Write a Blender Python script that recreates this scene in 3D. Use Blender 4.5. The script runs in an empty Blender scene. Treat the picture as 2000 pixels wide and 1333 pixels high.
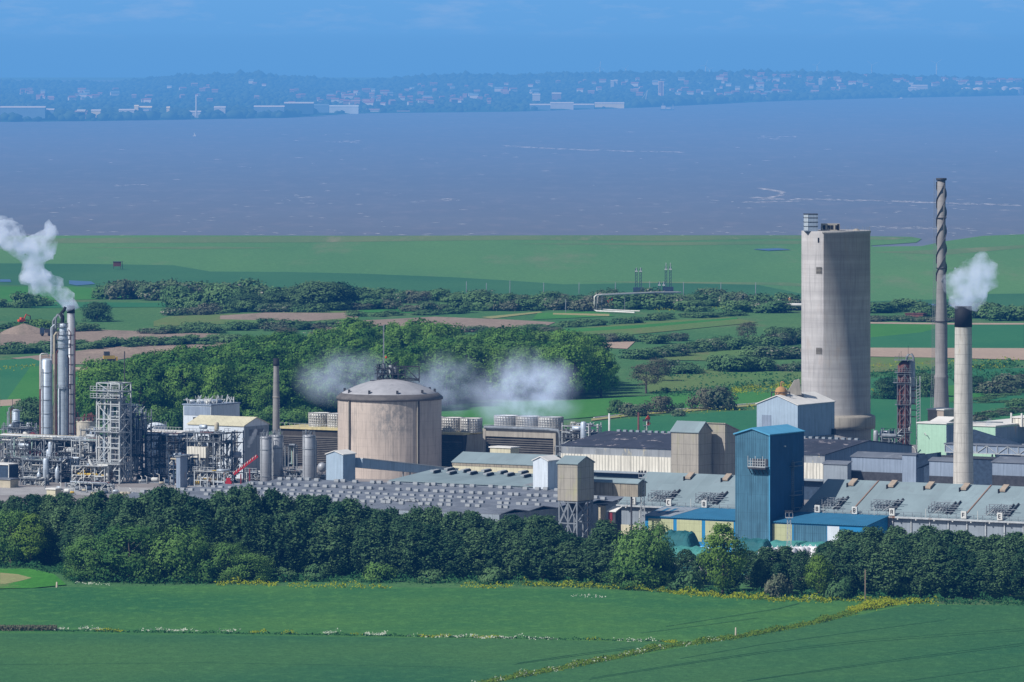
import bpy, math, random
import numpy as np
from mathutils import Vector, Matrix
S = bpy.context.scene
COL = S.collection
# ---- camera geometry: level shift-lens camera at the origin of the map, 120 m above the plain
F, H, YH = 14000.0, 120.0, 20.0          # focal length in photo pixels, eye height, horizon row
def X(px, D): return (px-1000)*D/F
def Zt(py, D): return H-(py-YH)*D/F
def Dg(py, z=0.0): return F*(H-z)/(py-YH)
def G(px, py, z=0.0):
    D = Dg(py, z); return (X(px, D), D, z)
A = math.radians(32)                      # the works is laid out on a grid turned 32 degrees
ux, uy = math.cos(A), -math.sin(A)
vx, vy = math.sin(A), math.cos(A)
def site(pxL, pxC, pxR, D):
    cx, cy = X(pxC, D), D
    k = (pxL-1000)/F; w = (cx-k*cy)/(ux-k*uy)
    k = (pxR-1000)/F; d = (k*cy-cx)/(vx-k*vy)
    return (cx-ux*w, cy-uy*w), w, d

# ---------------------------------------------------------------- materials
def N(nt, t, **kw):
    n = nt.nodes.new(t)
    for k, v in kw.items():
        if k == 'i':
            for kk, vv in v.items():
                s = n.inputs[kk]
                if isinstance(vv, bpy.types.NodeSocket): nt.links.new(vv, s)
                else: s.default_value = vv
        else: setattr(n, k, v)
    return n
def rgba(c): return (c[0], c[1], c[2], 1.0)
def mix(nt, fac, a, b, bt='MIX'):
    n = nt.nodes.new('ShaderNodeMix'); n.data_type = 'RGBA'; n.blend_type = bt
    for s, v in ((n.inputs[0], fac), (n.inputs[6], a), (n.inputs[7], b)):
        if isinstance(v, bpy.types.NodeSocket): nt.links.new(v, s)
        elif isinstance(v, tuple): s.default_value = rgba(v)
        else: s.default_value = v
    return n.outputs[2]
def math_(nt, op, a, b=0.0, c=None):
    n = nt.nodes.new('ShaderNodeMath'); n.operation = op
    for i, v in enumerate((a, b) if c is None else (a, b, c)):
        if isinstance(v, bpy.types.NodeSocket): nt.links.new(v, n.inputs[i])
        else: n.inputs[i].default_value = v
    return n.outputs[0]
def ramp(nt, v, lo, hi):
    n = nt.nodes.new('ShaderNodeMapRange'); nt.links.new(v, n.inputs[0])
    n.inputs[1].default_value = lo; n.inputs[2].default_value = hi
    return n.outputs[0]
def noise(nt, vec, scale, detail=4, mapping=None, rough=.6):
    if mapping is not None:
        m = N(nt, 'ShaderNodeMapping', i={'Vector': vec, 'Scale': mapping}); vec = m.outputs[0]
    n = N(nt, 'ShaderNodeTexNoise', i={'Vector': vec, 'Scale': scale, 'Detail': detail, 'Roughness': rough})
    return n.outputs[0]
MATS = {}
def new(name):
    m = bpy.data.materials.new(name); m.use_nodes = True
    nt = m.node_tree; nt.nodes.clear()
    out = N(nt, 'ShaderNodeOutputMaterial')
    MATS[name] = m
    return m, nt, out
def fin(nt, out, col, rough=.8, metal=0., bump=None, bstr=.3, spec=.3, bdist=.1):
    p = N(nt, 'ShaderNodeBsdfPrincipled', i={'Roughness': rough, 'Metallic': metal, 'Specular IOR Level': spec})
    if isinstance(col, tuple): p.inputs[0].default_value = rgba(col)
    else: nt.links.new(col, p.inputs[0])
    if bump is not None:
        b = N(nt, 'ShaderNodeBump', i={'Strength': bstr, 'Distance': bdist, 'Height': bump}); nt.links.new(b.outputs[0], p.inputs['Normal'])
    nt.links.new(p.outputs[0], out.inputs[0])
def surf(name, col, var=.25, scale=.5, streak=0., seamx=0., seamz=0., seamw=.06, seamd=.55, patch=0., patchs=1.0, patchax='x',
         stainbox=None, stain=None, stainlo=.55, stainhi=.75, rough=.75, metal=0., corr=0., corrax='xy', band=0.):
    """painted / clad / concrete surface: blotches, rain streaks, sheet seams, odd sheets, stains, corrugation"""
    m, nt, out = new(name)
    tc = N(nt, 'ShaderNodeTexCoord').outputs['Object']
    sep = N(nt, 'ShaderNodeSeparateXYZ', i={0: tc})
    x, y, z = sep.outputs
    xy = math_(nt, 'ADD', x, y)
    c = mix(nt, ramp(nt, noise(nt, tc, scale), .3, .7), tuple(k*(1-var) for k in col), tuple(min(1, k*(1+var*.6)) for k in col))
    c = mix(nt, math_(nt, 'MULTIPLY', ramp(nt, noise(nt, tc, scale*8, 3), .35, .7), .22), c, tuple(k*.55 for k in col))
    if patch:
        ax = {'x': x, 'y': y, 'xy': xy, 'z': z}[patchax]
        other = {'x': y, 'y': x, 'xy': z, 'z': xy}[patchax]
        f = math_(nt, 'FLOOR', math_(nt, 'DIVIDE', ax, patchs)); g = math_(nt, 'FLOOR', math_(nt, 'DIVIDE', other, patchs*2.7))
        cv = N(nt, 'ShaderNodeCombineXYZ', i={0: f, 1: g})
        w = N(nt, 'ShaderNodeTexWhiteNoise', i={'Vector': cv.outputs[0]}).outputs[0]
        c = mix(nt, math_(nt, 'MULTIPLY', w, patch), c, tuple(k*.45 for k in col))
    if streak:
        s = noise(nt, tc, 1.3, 5, (1.6, 1.6, .09))
        c = mix(nt, math_(nt, 'MULTIPLY', ramp(nt, s, .48, .72), streak), c, tuple(k*.32 for k in col))
    if stain is not None:
        s = noise(nt, tc, .35, 6, (1, 1, .35), .7)
        sf = ramp(nt, s, stainlo, stainhi)
        if stainbox:
            x0_, xr_, z0_, zr_ = stainbox
            bx = ramp(nt, math_(nt, 'ABSOLUTE', math_(nt, 'SUBTRACT', x, x0_)), xr_, xr_*.3); bz = ramp(nt, math_(nt, 'ABSOLUTE', math_(nt, 'SUBTRACT', z, z0_)), zr_, zr_*.4)
            s2 = ramp(nt, noise(nt, tc, .9, 5, (1, .3, .6), .75), .44, .6)
            sf = math_(nt, 'MAXIMUM', math_(nt, 'MULTIPLY', sf, .5), math_(nt, 'MULTIPLY', math_(nt, 'MULTIPLY', bx, bz), s2))
        c = mix(nt, sf, c, stain)
    if band:
        s = noise(nt, tc, 1.0, 3, (.02, .02, .55)); c = mix(nt, math_(nt, 'MULTIPLY', ramp(nt, s, .35, .65), band), c, tuple(k*.5 for k in col))
    for ax, sp in ((xy, seamx), (z, seamz)):
        if sp:
            fr = math_(nt, 'FRACT', math_(nt, 'DIVIDE', ax, sp))
            l = math_(nt, 'LESS_THAN', fr, seamw/sp)
            c = mix(nt, math_(nt, 'MULTIPLY', l, seamd), c, tuple(k*.25 for k in col))
    bump = None
    if corr:
        ax = {'x': x, 'y': y, 'xy': xy}[corrax]
        bump = math_(nt, 'SINE', math_(nt, 'MULTIPLY', ax, 2*math.pi/corr))
        c = mix(nt, math_(nt, 'MULTIPLY', ramp(nt, bump, -.2, -1), .35), c, tuple(k*.4 for k in col))
    fin(nt, out, c, rough, metal, bump, .5, .3, .08)
    return m
surf('concrete_tower', (.43, .418, .41), .14, .12, streak=.42, seamz=1.15, seamw=.07, seamd=.16, band=.42, stain=(.38, .30, .215), stainlo=.55, stainhi=.9)
surf('concrete_shaft', (.42, .405, .40), .14, .12, streak=.5, seamz=1.15, seamw=.07, seamd=.16, band=.42, stain=(.32, .25, .2), stainlo=.55, stainhi=.9)
surf('concrete_tank', (.52, .44, .38), .12, .1, streak=.55, seamz=2.1, seamw=.07, seamd=.25, stainbox=(1.2, 7, 15.5, 6.5), stain=(.25, .235, .22), stainlo=.56, stainhi=.68)
surf('dome_grey', (.36, .36, .38), .2, .3, stain=(.2, .2, .21))
surf('dome_rim', (.12, .11, .105), .3, .6)
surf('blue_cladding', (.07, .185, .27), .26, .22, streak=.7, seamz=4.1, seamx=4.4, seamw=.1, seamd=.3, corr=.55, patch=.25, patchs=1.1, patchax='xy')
surf('blue_side_shade', (.018, .085, .19), .14, .2, streak=.3, seamx=4.4, seamw=.1, seamd=.3, corr=.55)  # copy of the blue cladding, darkened for the tower's shaded side
surf('blue_roof', (.03, .16, .29), .12, .3, corr=.6, corrax='x')
surf('blue_roof_light', (.09, .33, .52), .12, .3)
surf('blue_paint', (.015, .20, .42), .12, .5)
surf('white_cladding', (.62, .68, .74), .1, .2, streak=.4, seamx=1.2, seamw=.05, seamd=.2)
surf('white_roof', (.72, .70, .66), .1, .3, streak=0)
surf('blue_white_cladding', (.36, .46, .56), .12, .25, streak=.35, seamx=1.2, seamw=.05, seamd=.25, stain=(.3, .27, .22), stainlo=.62, stainhi=.9)
surf('beige_sheeting', (.36, .33, .28), .12, .2, streak=.45, seamx=1.7, seamz=2.5, seamw=.09, seamd=.5, stain=(.38, .37, .2), stainlo=.52, stainhi=.8)
surf('brown_sheeting', (.33, .29, .225), .2, .4, streak=.9, seamx=1.1, seamw=.1, seamd=.5)
surf('green_grey_roof', (.235, .305, .325), .2, .09, patch=.32, patchs=3.1, seamx=0, stain=(.17, .20, .22), stainlo=.55, stainhi=.8)
surf('slate_roof', (.155, .175, .21), .3, .12, patch=.28, patchs=3.5, stain=(.22, .24, .27), stainlo=.5, stainhi=.75)
surf('dark_roof', (.048, .055, .078), .3, .2, patch=.5, patchs=1.6, stain=(.30, .27, .28), stainlo=.60, stainhi=.63)
surf('cream_cladding', (.60, .56, .40), .12, .3, streak=.35, seamx=2.1, seamw=.08, seamd=.3)
surf('pale_green_panel', (.45, .47, .27), .1, .3, streak=.25, seamx=1.3, seamz=1.7, seamw=.07, seamd=.3)
surf('ribbed_white', (.72, .69, .60), .1, .3, streak=.75, seamx=.9, seamw=.2, seamd=.6)
surf('mixed_panel', (.32, .345, .37), .2, .3, streak=.3, patch=.7, patchs=2.0, patchax='xy', seamx=2.0, seamw=.1, seamd=.4, stain=(.5, .45, .3), stainlo=.58, stainhi=.66)
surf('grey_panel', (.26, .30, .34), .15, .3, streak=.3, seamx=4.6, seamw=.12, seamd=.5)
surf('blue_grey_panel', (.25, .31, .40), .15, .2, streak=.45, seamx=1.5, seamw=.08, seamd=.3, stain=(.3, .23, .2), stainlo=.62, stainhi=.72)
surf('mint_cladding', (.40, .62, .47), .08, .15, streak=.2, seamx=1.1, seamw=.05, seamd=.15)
surf('brick_beige', (.42, .35, .29), .15, .4, seamz=1.2, seamx=1.2, seamw=.06, seamd=.3)
surf('chimney_white', (.55, .525, .475), .16, .3, streak=.6, seamz=2.35, seamw=.12, seamd=.4, stain=(.35, .28, .2), stainlo=.6, stainhi=.75)
surf('chimney_grey', (.27, .26, .255), .2, .3, streak=.45, seamz=4, seamw=.12, seamd=.25, band=.3)
surf('black_top', (.012, .014, .02), .3, .5)
surf('aluminium', (.50, .57, .65), .16, .5, streak=.35, seamz=1.6, seamw=.1, seamd=.3, rough=.45, metal=.35)
surf('aluminium_pipe', (.46, .51, .56), .2, 1., rough=.5, metal=.3)
surf('silo_metal', (.37, .385, .41), .15, .5, streak=.3, seamz=2.2, seamw=.1, seamd=.3, rough=.5, metal=.3)
surf('steel_grey', (.20, .225, .25), .35, 1.)
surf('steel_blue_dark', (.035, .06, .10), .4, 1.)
surf('steel_light', (.44, .465, .475), .3, 1., stain=(.2, .12, .08), stainlo=.6, stainhi=.68)
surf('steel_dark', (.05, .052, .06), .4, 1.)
surf('rust', (.135, .052, .046), .4, .6, streak=.4, stain=(.06, .03, .03))
surf('pipe_white', (.60, .60, .57), .15, .6)
surf('pipe_cream', (.45, .40, .30), .2, .6)
surf('pipe_green', (.25, .36, .33), .2, .6)
surf('pipe_blue', (.12, .25, .36), .2, .6)
surf('yellow_paint', (.55, .38, .06), .25, .6)
surf('yellow_deck', (.58, .50, .26), .25, .3, streak=.4)
surf('red_paint', (.45, .02, .03), .2, .5)
surf('dark_red', (.20, .018, .03), .2, .5)
surf('orange_red', (.62, .08, .03), .15, .5)
surf('orange_vessel', (.46, .25, .10), .25, .5)
surf('rusty_white', (.52, .48, .40), .15, .4, streak=.4, stain=(.35, .16, .07), stainlo=.56, stainhi=.68)
surf('louvre', (.05, .045, .04), .4, .3, streak=.3)
surf('louvre_slat', (.085, .08, .075), .35, .5)
surf('fan_wood', (.66, .66, .63), .2, .6, streak=.3)
surf('fan_rib', (.42, .41, .39), .3, 1.)
surf('concrete_frame', (.36, .33, .28), .2, .3, streak=.5)
surf('roof_vent', (.34, .36, .375), .15, .9)
surf('vent_tan', (.36, .29, .22), .2, .9)
surf('dark_void', (.012, .014, .018), .2, 1.)
surf('asphalt', (.065, .066, .075), .3, .1)
surf('yard_concrete', (.27, .25, .24), .25, .06, patch=.25, patchs=9)
surf('green_tarp', (.06, .25, .22), .3, .25)
surf('dark_tarp', (.02, .12, .13), .3, .3)
surf('white_bags', (.75, .74, .76), .25, .8)
surf('cyan_bags', (.08, .42, .75), .5, 1.5, stain=(.7, .72, .78), stainlo=.5, stainhi=.56)
surf('blue_bags', (.03, .12, .5), .4, 1.2, stain=(.6, .65, .75), stainlo=.55, stainhi=.6)
surf('wood_pole', (.20, .15, .11), .25, .5)
surf('bark', (.10, .085, .07), .35, .7, streak=.4)
surf('road_pale', (.36, .35, .34), .2, .3)
surf('tan_dirt', (.26, .165, .12), .2, .3)
surf('machine_yellow', (.42, .28, .05), .2, .5)
surf('tyre', (.02, .02, .02), .2, .5)
surf('green_door', (.02, .30, .18), .2, .5)

# ---------------------------------------------------------------- mesh collector
class MB:
    def __init__(s): s.v = []; s.f = []; s.sm = []
    def add(s, vs, fs, smooth=False):
        b = len(s.v); s.v += [tuple(p) for p in vs]; s.f += [tuple(i+b for i in f) for f in fs]; s.sm += [smooth]*len(fs); return s
    def box(s, x0, x1, y0, y1, z0, z1):
        return s.add([(x0,y0,z0),(x1,y0,z0),(x1,y1,z0),(x0,y1,z0),(x0,y0,z1),(x1,y0,z1),(x1,y1,z1),(x0,y1,z1)],
              [(0,3,2,1),(4,5,6,7),(0,1,5,4),(1,2,6,5),(2,3,7,6),(3,0,4,7)])
    def quad(s, *p): return s.add(p, [tuple(range(len(p)))])
    def slab(s, pts, t):
        """polygon thickened downward by t"""
        n = len(pts); vs = list(pts)+[(p[0], p[1], p[2]-t) for p in pts]
        fs = [tuple(range(n)), tuple(range(2*n-1, n-1, -1))]+[(i, i+n, (i+1) % n+n, (i+1) % n) for i in range(n)]
        return s.add(vs, fs)
    def bar(s, p, q, w, h=None):
        h = h or w; p = Vector(p); q = Vector(q); d = (q-p)
        if d.length < 1e-5: return s
        d.normalize(); up = Vector((0,0,1)) if abs(d.z) < .95 else Vector((0,1,0))
        a = d.cross(up).normalized()*w/2; b = a.cross(d).normalized()*h/2
        vs = [p-a-b, p+a-b, p+a+b, p-a+b, q-a-b, q+a-b, q+a+b, q-a+b]
        return s.add(vs, [(0,1,2,3),(7,6,5,4),(0,4,5,1),(1,5,6,2),(2,6,7,3),(3,7,4,0)])
    def tube(s, path, r, n=8, cap=True):
        P = [Vector(p) for p in path]; rs = r if isinstance(r, (list, tuple)) else [r]*len(P)
        vs = []; ref = None
        for i, p in enumerate(P):
            t = (P[min(i+1, len(P)-1)]-P[max(i-1, 0)]).normalized()
            if ref is None: ref = Vector((0,0,1)) if abs(t.z) < .9 else Vector((1,0,0))
            a = t.cross(ref)
            if a.length < 1e-3: a = t.cross(Vector((0,1,0)))
            a.normalize(); b = t.cross(a).normalized(); ref = -b if False else ref
            for k in range(n):
                an = 2*math.pi*k/n; vs.append(p+(a*math.cos(an)+b*math.sin(an))*rs[i])
        fs = []
        for i in range(len(P)-1):
            for k in range(n): fs.append((i*n+k, i*n+(k+1) % n, (i+1)*n+(k+1) % n, (i+1)*n+k))
        s.add(vs, fs, True)
        if cap: s.add(vs[:n], [tuple(range(n-1, -1, -1))]); s.add(vs[-n:], [tuple(range(n))])
        return s
    def lathe(s, prof, n=32, cx=0, cy=0, smooth=True, a0=0, a1=2*math.pi):
        full = abs(a1-a0-2*math.pi) < 1e-6; m = n if full else n+1
        vs = []
        for r, z in prof:
            for k in range(m):
                an = a0+(a1-a0)*k/n; vs.append((cx+r*math.cos(an), cy+r*math.sin(an), z))
        fs = []
        for i in range(len(prof)-1):
            for k in range(n): k2 = (k+1) % m; fs.append((i*m+k, i*m+k2, (i+1)*m+k2, (i+1)*m+k))
        return s.add(vs, fs, smooth)
    def cyl(s, cx, cy, r, z0, z1, n=24, r2=None):
        r2 = r if r2 is None else r2
        s.lathe([(r, z0), (r2, z1)], n, cx, cy)
        s.lathe([(r2, z1), (.001, z1)], n, cx, cy, False); s.lathe([(.001, z0), (r, z0)], n, cx, cy, False)
        return s
    def hcyl(s, p, q, r, n=14, dome=.4):
        p = Vector(p); q = Vector(q); d = (q-p).normalized()
        path = [p-d*r*dome, p-d*r*dome*.6, p, q, q+d*r*dome*.6, q+d*r*dome]
        return s.tube(path, [r*.15, r*.75, r, r, r*.75, r*.15], n)
    def mesh(s, name):
        me = bpy.data.meshes.new(name); me.from_pydata(s.v, [], s.f)
        me.polygons.foreach_set('use_smooth', s.sm); me.update(); return me
def put(name, mb, mat, parent=None, loc=(0,0,0), rz=0, label=None, cat=None, group=None, kind=None):
    me = mb if isinstance(mb, bpy.types.Mesh) else mb.mesh(name)
    o = bpy.data.objects.new(name, me); COL.objects.link(o)
    if mat and not me.materials: me.materials.append(MATS[mat])
    o.location = loc; o.rotation_euler = (0, 0, rz)
    if parent: o.parent = parent
    tag(o, label, cat, group, kind); return o
def tag(o, label=None, cat=None, group=None, kind=None):
    for k, v in (('label', label), ('category', cat), ('group', group), ('kind', kind)):
        if v: o[k] = v
    return o
def thing(name, label, cat, loc=(0,0,0), rz=0, group=None):
    o = bpy.data.objects.new(name, None); COL.objects.link(o); o.empty_display_size = .5
    o.location = loc; o.rotation_euler = (0,0,rz); return tag(o, label, cat, group)
CH = {}
def copytree(o, loc, rz=None, scale=None, label=None, group=None, cat=None):
    c = o.copy(); COL.objects.link(c); c.location = loc
    if rz is not None: c.rotation_euler = (0,0,rz)
    if scale: c.scale = scale
    if label: c['label'] = label
    if group: c['group'] = group
    if cat: c['category'] = cat
    for ch in CH.get(o.name) or [k for k in o.children]:
        d = ch.copy(); COL.objects.link(d); d.parent = c
    return c

# ---------------------------------------------------------------- buildings
def bldg(name, label, cat, pxL, pxC, pxR, D, pyTop, ridge='x', rise=2.0, z0=0., wall='white_cladding', roof='white_roof', over=.25, w=None, d=None, eave=None, group=None, org=None):
    if org: (ox, oy) = org; D = oy
    else: (ox, oy), w_, d_ = site(pxL, pxC, pxR, D); w = w or w_; d = d or d_
    zt = eave if eave else Zt(pyTop, D)
    t = thing(name, label, cat, (ox, oy, z0), -A, group); h = zt-z0
    m = MB(); o = over
    m.quad((0,0,0),(0,d,0),(w,d,0),(w,0,0))
    r = MB(); T = .22
    if ridge == 'x':
        m.quad((0,0,0),(w,0,0),(w,0,h),(0,0,h)); m.quad((w,d,0),(0,d,0),(0,d,h),(w,d,h))
        m.quad((w,0,0),(w,d,0),(w,d,h),(w,d/2,h+rise),(w,0,h)); m.quad((0,d,0),(0,0,0),(0,0,h),(0,d/2,h+rise),(0,d,h))
        s = rise/(d/2)
        r.slab([(-o,-o,h-s*o+T),(w+o,-o,h-s*o+T),(w+o,d/2,h+rise+T),(-o,d/2,h+rise+T)], T-.02)
        r.slab([(-o,d/2,h+rise+T),(w+o,d/2,h+rise+T),(w+o,d+o,h-s*o+T),(-o,d+o,h-s*o+T)], T-.02)
    elif ridge == 'y':
        m.quad((w,0,0),(w,d,0),(w,d,h),(w,0,h)); m.quad((0,d,0),(0,0,0),(0,0,h),(0,d,h))
        m.quad((0,0,0),(w,0,0),(w,0,h),(w/2,0,h+rise),(0,0,h)); m.quad((w,d,0),(0,d,0),(0,d,h),(w/2,d,h+rise),(w,d,h))
        s = rise/(w/2)
        r.slab([(-o,-o,h-s*o+T),(w/2,-o,h+rise+T),(w/2,d+o,h+rise+T),(-o,d+o,h-s*o+T)], T-.02)
        r.slab([(w/2,-o,h+rise+T),(w+o,-o,h-s*o+T),(w+o,d+o,h-s*o+T),(w/2,d+o,h+rise+T)], T-.02)
    elif ridge == 'mono':   # front low, back high by rise (may be negative)
        m.quad((0,0,0),(w,0,0),(w,0,h),(0,0,h)); m.quad((w,d,0),(0,d,0),(0,d,h+rise),(w,d,h+rise))
        m.quad((w,0,0),(w,d,0),(w,d,h+rise),(w,0,h)); m.quad((0,d,0),(0,0,0),(0,0,h),(0,d,h+rise))
        s = rise/d
        r.slab([(-o,-o,h-s*o+T),(w+o,-o,h-s*o+T),(w+o,d+o,h+rise+s*o+T),(-o,d+o,h+rise+s*o+T)], T-.02)
    else:
        m.quad((0,0,0),(w,0,0),(w,0,h),(0,0,h)); m.quad((w,d,0),(0,d,0),(0,d,h),(w,d,h))
        m.quad((w,0,0),(w,d,0),(w,d,h),(w,0,h)); m.quad((0,d,0),(0,0,0),(0,0,h),(0,d,h))
        r.box(-o, w+o, -o, d+o, h+.01, h+.3)
    put('wall', m, wall, t); put('roof', r, roof, t)
    # corner flashings so that edges read
    return t, w, d, h
def front(t, x0, x1, z0, z1, mat, name='cladding_band', p=.06, label=None):
    return put(name, MB().box(x0, x1, -p, -.003, z0, z1), mat, t, label=label)
def side(t, w, y0, y1, z0, z1, mat, name='cladding_band', p=.06):
    return put(name, MB().box(w+.003, w+p, y0, y1, z0, z1), mat, t)
def trims(t, w, d, h, mat='steel_light', s=.22):
    put('corner_trim', MB().box(w-s/2, w+s/2+.02, -s/2-.02, s/2, 0, h-.05), mat, t)
# ---------------------------------------------------------------- ground, water, sky
def ground(name, c1, c2, c3=None, sc=.02, stretch=(1, .35, 1), fine=.5, lines=None):
    m, nt, out = new(name)
    pos = N(nt, 'ShaderNodeNewGeometry').outputs['Position']
    c = mix(nt, ramp(nt, noise(nt, pos, sc, 5, stretch), .35, .65), c1, c2)
    if c3: c = mix(nt, ramp(nt, noise(nt, pos, sc*2.3, 6, stretch, .7), .55, .72), c, c3)
    c = mix(nt, math_(nt, 'MULTIPLY', ramp(nt, noise(nt, pos, 1.1, 4, (1, .5, 1), .75), .4, .75), fine), c, tuple(k*.45 for k in c1))
    c = mix(nt, math_(nt, 'MULTIPLY', ramp(nt, noise(nt, pos, .35, 4, (1, .5, 1), .75), .5, .72), fine*.6), c, tuple(min(1, k*1.7) for k in c2))
    fin(nt, out, c, .95, 0, noise(nt, pos, 2.5, 4), .6, .05, .25)
    return m
ground('crop_green', (.036, .138, .050), (.095, .215, .052), None, .016, (.6, .5, 1), .5)
ground('crop_teal', (.030, .118, .054), (.066, .165, .055), None, .014, (.6, .5, 1), .5)
ground('grass_bright', (.05, .20, .03), (.075, .25, .04), (.20, .21, .10), .03)
ground('land_green', (.050, .150, .055), (.095, .195, .068), (.15, .18, .09), .014, (.8,.3,1))
ground('marsh_green', (.080, .200, .085), (.105, .235, .090), (.16, .22, .12), .007, (1, .14, 1), .45)
ground('marsh_edge', (.10, .19, .09), (.15, .21, .10), (.22, .23, .15), .02, (1, .05, 1), .3)
ground('bank_green', (.038, .130, .068), (.055, .160, .075), None, .01, (1, .3, 1), .3)
ground('olive_grass', (.14, .19, .065), (.10, .20, .06), (.20, .17, .09), .03, (1, .2, 1))
ground('bright_field', (.045, .18, .04), (.07, .215, .05), None, .02, (1, .3, 1), .3)
ground('dark_field', (.034, .150, .066), (.05, .175, .072), None, .02, (1, .3, 1), .25)
ground('dirt', (.25, .195, .155), (.30, .24, .19), (.17, .15, .11), .04, (1, .2, 1), .5)
ground('pink_dirt', (.37, .285, .22), (.42, .325, .25), None, .05, (1, .3, 1), .3)
ground('straw', (.34, .30, .15), (.26, .28, .12), None, .05, (1, .3, 1))
ground('track_dark', (.030, .112, .052), (.036, .122, .056))
ground('hill_green', (.02, .06, .03), (.03, .09, .035), (.06, .08, .04), .004, (1, .3, 1), .3)

def sheet(name, pts, mat, z, thick=None):
    v = [G(px, py, 0) for px, py in pts]
    return put(name, MB().add([(a, b, z) for a, b, c in v], [tuple(range(len(v)))]), mat, kind='structure')
# land sheet: from behind the camera out under everything to beyond the hills
put('ground', MB().add([(-6000,-1500,-.6),(6000,-1500,-.6),(6000,12800,-.6),(-6000,12800,-.6)], [(0,1,2,3)]), 'land_green', kind='structure')
def strip(name, left, right, mat, z):
    """ground strip between two rows of photo points, extended far out at both sides"""
    sheet(name, left+right[::-1], mat, z)
# plain between field and marsh
def wide(name, top, bot, mat, z, pad=1500):
    T = [(X(px, Dg(py)), Dg(py)) for px, py in top]; B = [(X(px, Dg(py)), Dg(py)) for px, py in bot]
    T = [(T[0][0]-pad, T[0][1])]+T+[(T[-1][0]+pad, T[-1][1])]; B = [(B[0][0]-pad, B[0][1])]+B+[(B[-1][0]+pad, B[-1][1])]
    v = [(a, b, z) for a, b in B]+[(a, b, z) for a, b in T[::-1]]
    put(name, MB().add(v, [tuple(range(len(v)))]), mat, kind='structure')
# estuary water
m, nt, out = new('water')
pos = N(nt, 'ShaderNodeNewGeometry').outputs['Position']
c = mix(nt, ramp(nt, noise(nt, pos, .0012, 4, (1, .35, 1)), .3, .7), (.118, .155, .218), (.142, .176, .242))
c = mix(nt, math_(nt, 'MULTIPLY', ramp(nt, noise(nt, pos, .03, 6, (.5, .16, 1), .7), .42, .75), .22), c, (.088, .112, .170))
c = mix(nt, math_(nt, 'MULTIPLY', ramp(nt, noise(nt, pos, .12, 5, (.45, .1, 1), .75), .5, .8), .4), c, (.26, .25, .30))
c = mix(nt, ramp(nt, noise(nt, pos, .15, 6, (.5, .13, 1), .8), .77, .82), c, (.42, .44, .48))
p = N(nt, 'ShaderNodeBsdfPrincipled', i={'Roughness': .75, 'Specular IOR Level': .12, 0: c})
nt.links.new(p.outputs[0], out.inputs[0])
put('water', MB().add([(-5200,3600,-.45),(5200,3600,-.45),(5200,12300,-.45),(-5200,12300,-.45)], [(0,1,2,3)]), 'water', kind='structure')
wide('salt_marsh', [(0,460),(300,459),(700,460),(1100,459),(1560,459),(1780,462),(1800,466),(1790,473),(1700,479),(1705,481),(1800,480),(1850,470),(1920,460),(2000,457)],
     [(0,600),(2000,640)], 'marsh_green', -.25)
for n, pts in (('marsh_rim', [(0,466),(420,462),(1000,460),(1560,460),(1790,464),(1740,468),(1500,466),(1300,470),(1000,468),(600,473),(0,475)]),
               ('marsh_rim', [(1000,476),(1300,473),(1560,470),(1700,471),(1560,476),(1300,479)]),
               ('marsh_rim', [(160,483),(420,481),(560,484),(380,486)]),
               ('marsh_rim', [(1700,492),(1860,486),(2000,478),(2000,484),(1850,497)]),
               ('marsh_rim', [(1130,549),(1300,550),(1540,551),(1640,562),(1500,556),(1300,553)])):
    sheet(n, pts, 'marsh_edge', -.2)
wide('sea_bank', [(0,514),(230,516),(340,518),(410,530),(560,531),(700,534),(880,541),(1000,548),(1100,555),(1160,554),(1300,552),(1480,556),(1560,572),(1700,588),(1850,584),(1920,574),(2000,573)],
     [(0,612),(1000,625),(2000,628)], 'bank_green', -.15)
wide('plain', [(0,556),(180,560),(420,572),(700,580),(1160,590),(1560,600),(2000,607)], [(0,1165),(1000,1150),(2000,1200)], 'land_green', -.1)
m, nt, out = new('blue_water'); fin(nt, out, (.06, .14, .27), .6)
for pts in ([(135,548),(178,550),(186,555),(150,558),(135,555)], [(1470,487),(1520,485),(1545,488),(1500,490)], [(775,571),(800,571),(800,577),(778,577)],
            [(1700,592),(1780,592),(1860,596),(1880,605),(1860,605),(1780,601),(1700,598)], [(1905,597),(1945,599),(1944,606),(1920,612),(1905,606)], [(0,546),(20,546),(22,551),(0,551)],
            [(1060,583),(1090,583),(1092,588),(1062,588)], [(1508,588),(1565,590),(1565,597),(1508,596)]):
    sheet('pool', pts, 'blue_water', .02)
k = [0]
def field(name, pts, mat, z=None):
    k[0] += 1; sheet(name, pts, mat, .02+.004*k[0] if z is None else z)
field('meadow', [(0,560),(140,560),(330,575),(340,582),(150,586),(0,590)], 'bright_field')
field('meadow', [(60,590),(320,592),(330,600),(60,602)], 'dark_field')
field('meadow', [(690,600),(880,598),(900,606),(800,612),(690,610)], 'bright_field')
field('meadow', [(330,618),(560,610),(700,604),(700,625),(300,638),(300,628)], 'olive_grass')
field('dirt_field', [(430,617),(520,611),(690,612),(700,620),(600,628),(430,624)], 'dirt')
field('dirt_field', [(575,640),(640,630),(850,619),(1000,625),(1085,630),(1060,640),(900,650),(640,648)], 'dirt')
field('dirt_field', [(0,648),(60,640),(300,648),(430,653),(420,664),(200,668),(0,684)], 'dirt')
field('dirt_field', [(20,700),(120,690),(230,676),(470,668),(500,672),(470,684),(360,688),(250,700),(180,712),(110,712)], 'dirt')
field('meadow', [(0,704),(60,700),(110,716),(60,800),(0,780)], 'dark_field')
field('meadow', [(60,716),(150,716),(170,850),(0,860),(0,800)], 'bright_field')
field('gravel_track', [(0,782),(40,780),(42,792),(0,794)], 'pink_dirt')
field('gravel_track', [(143,718),(172,717),(170,725),(145,726)], 'pink_dirt')
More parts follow.
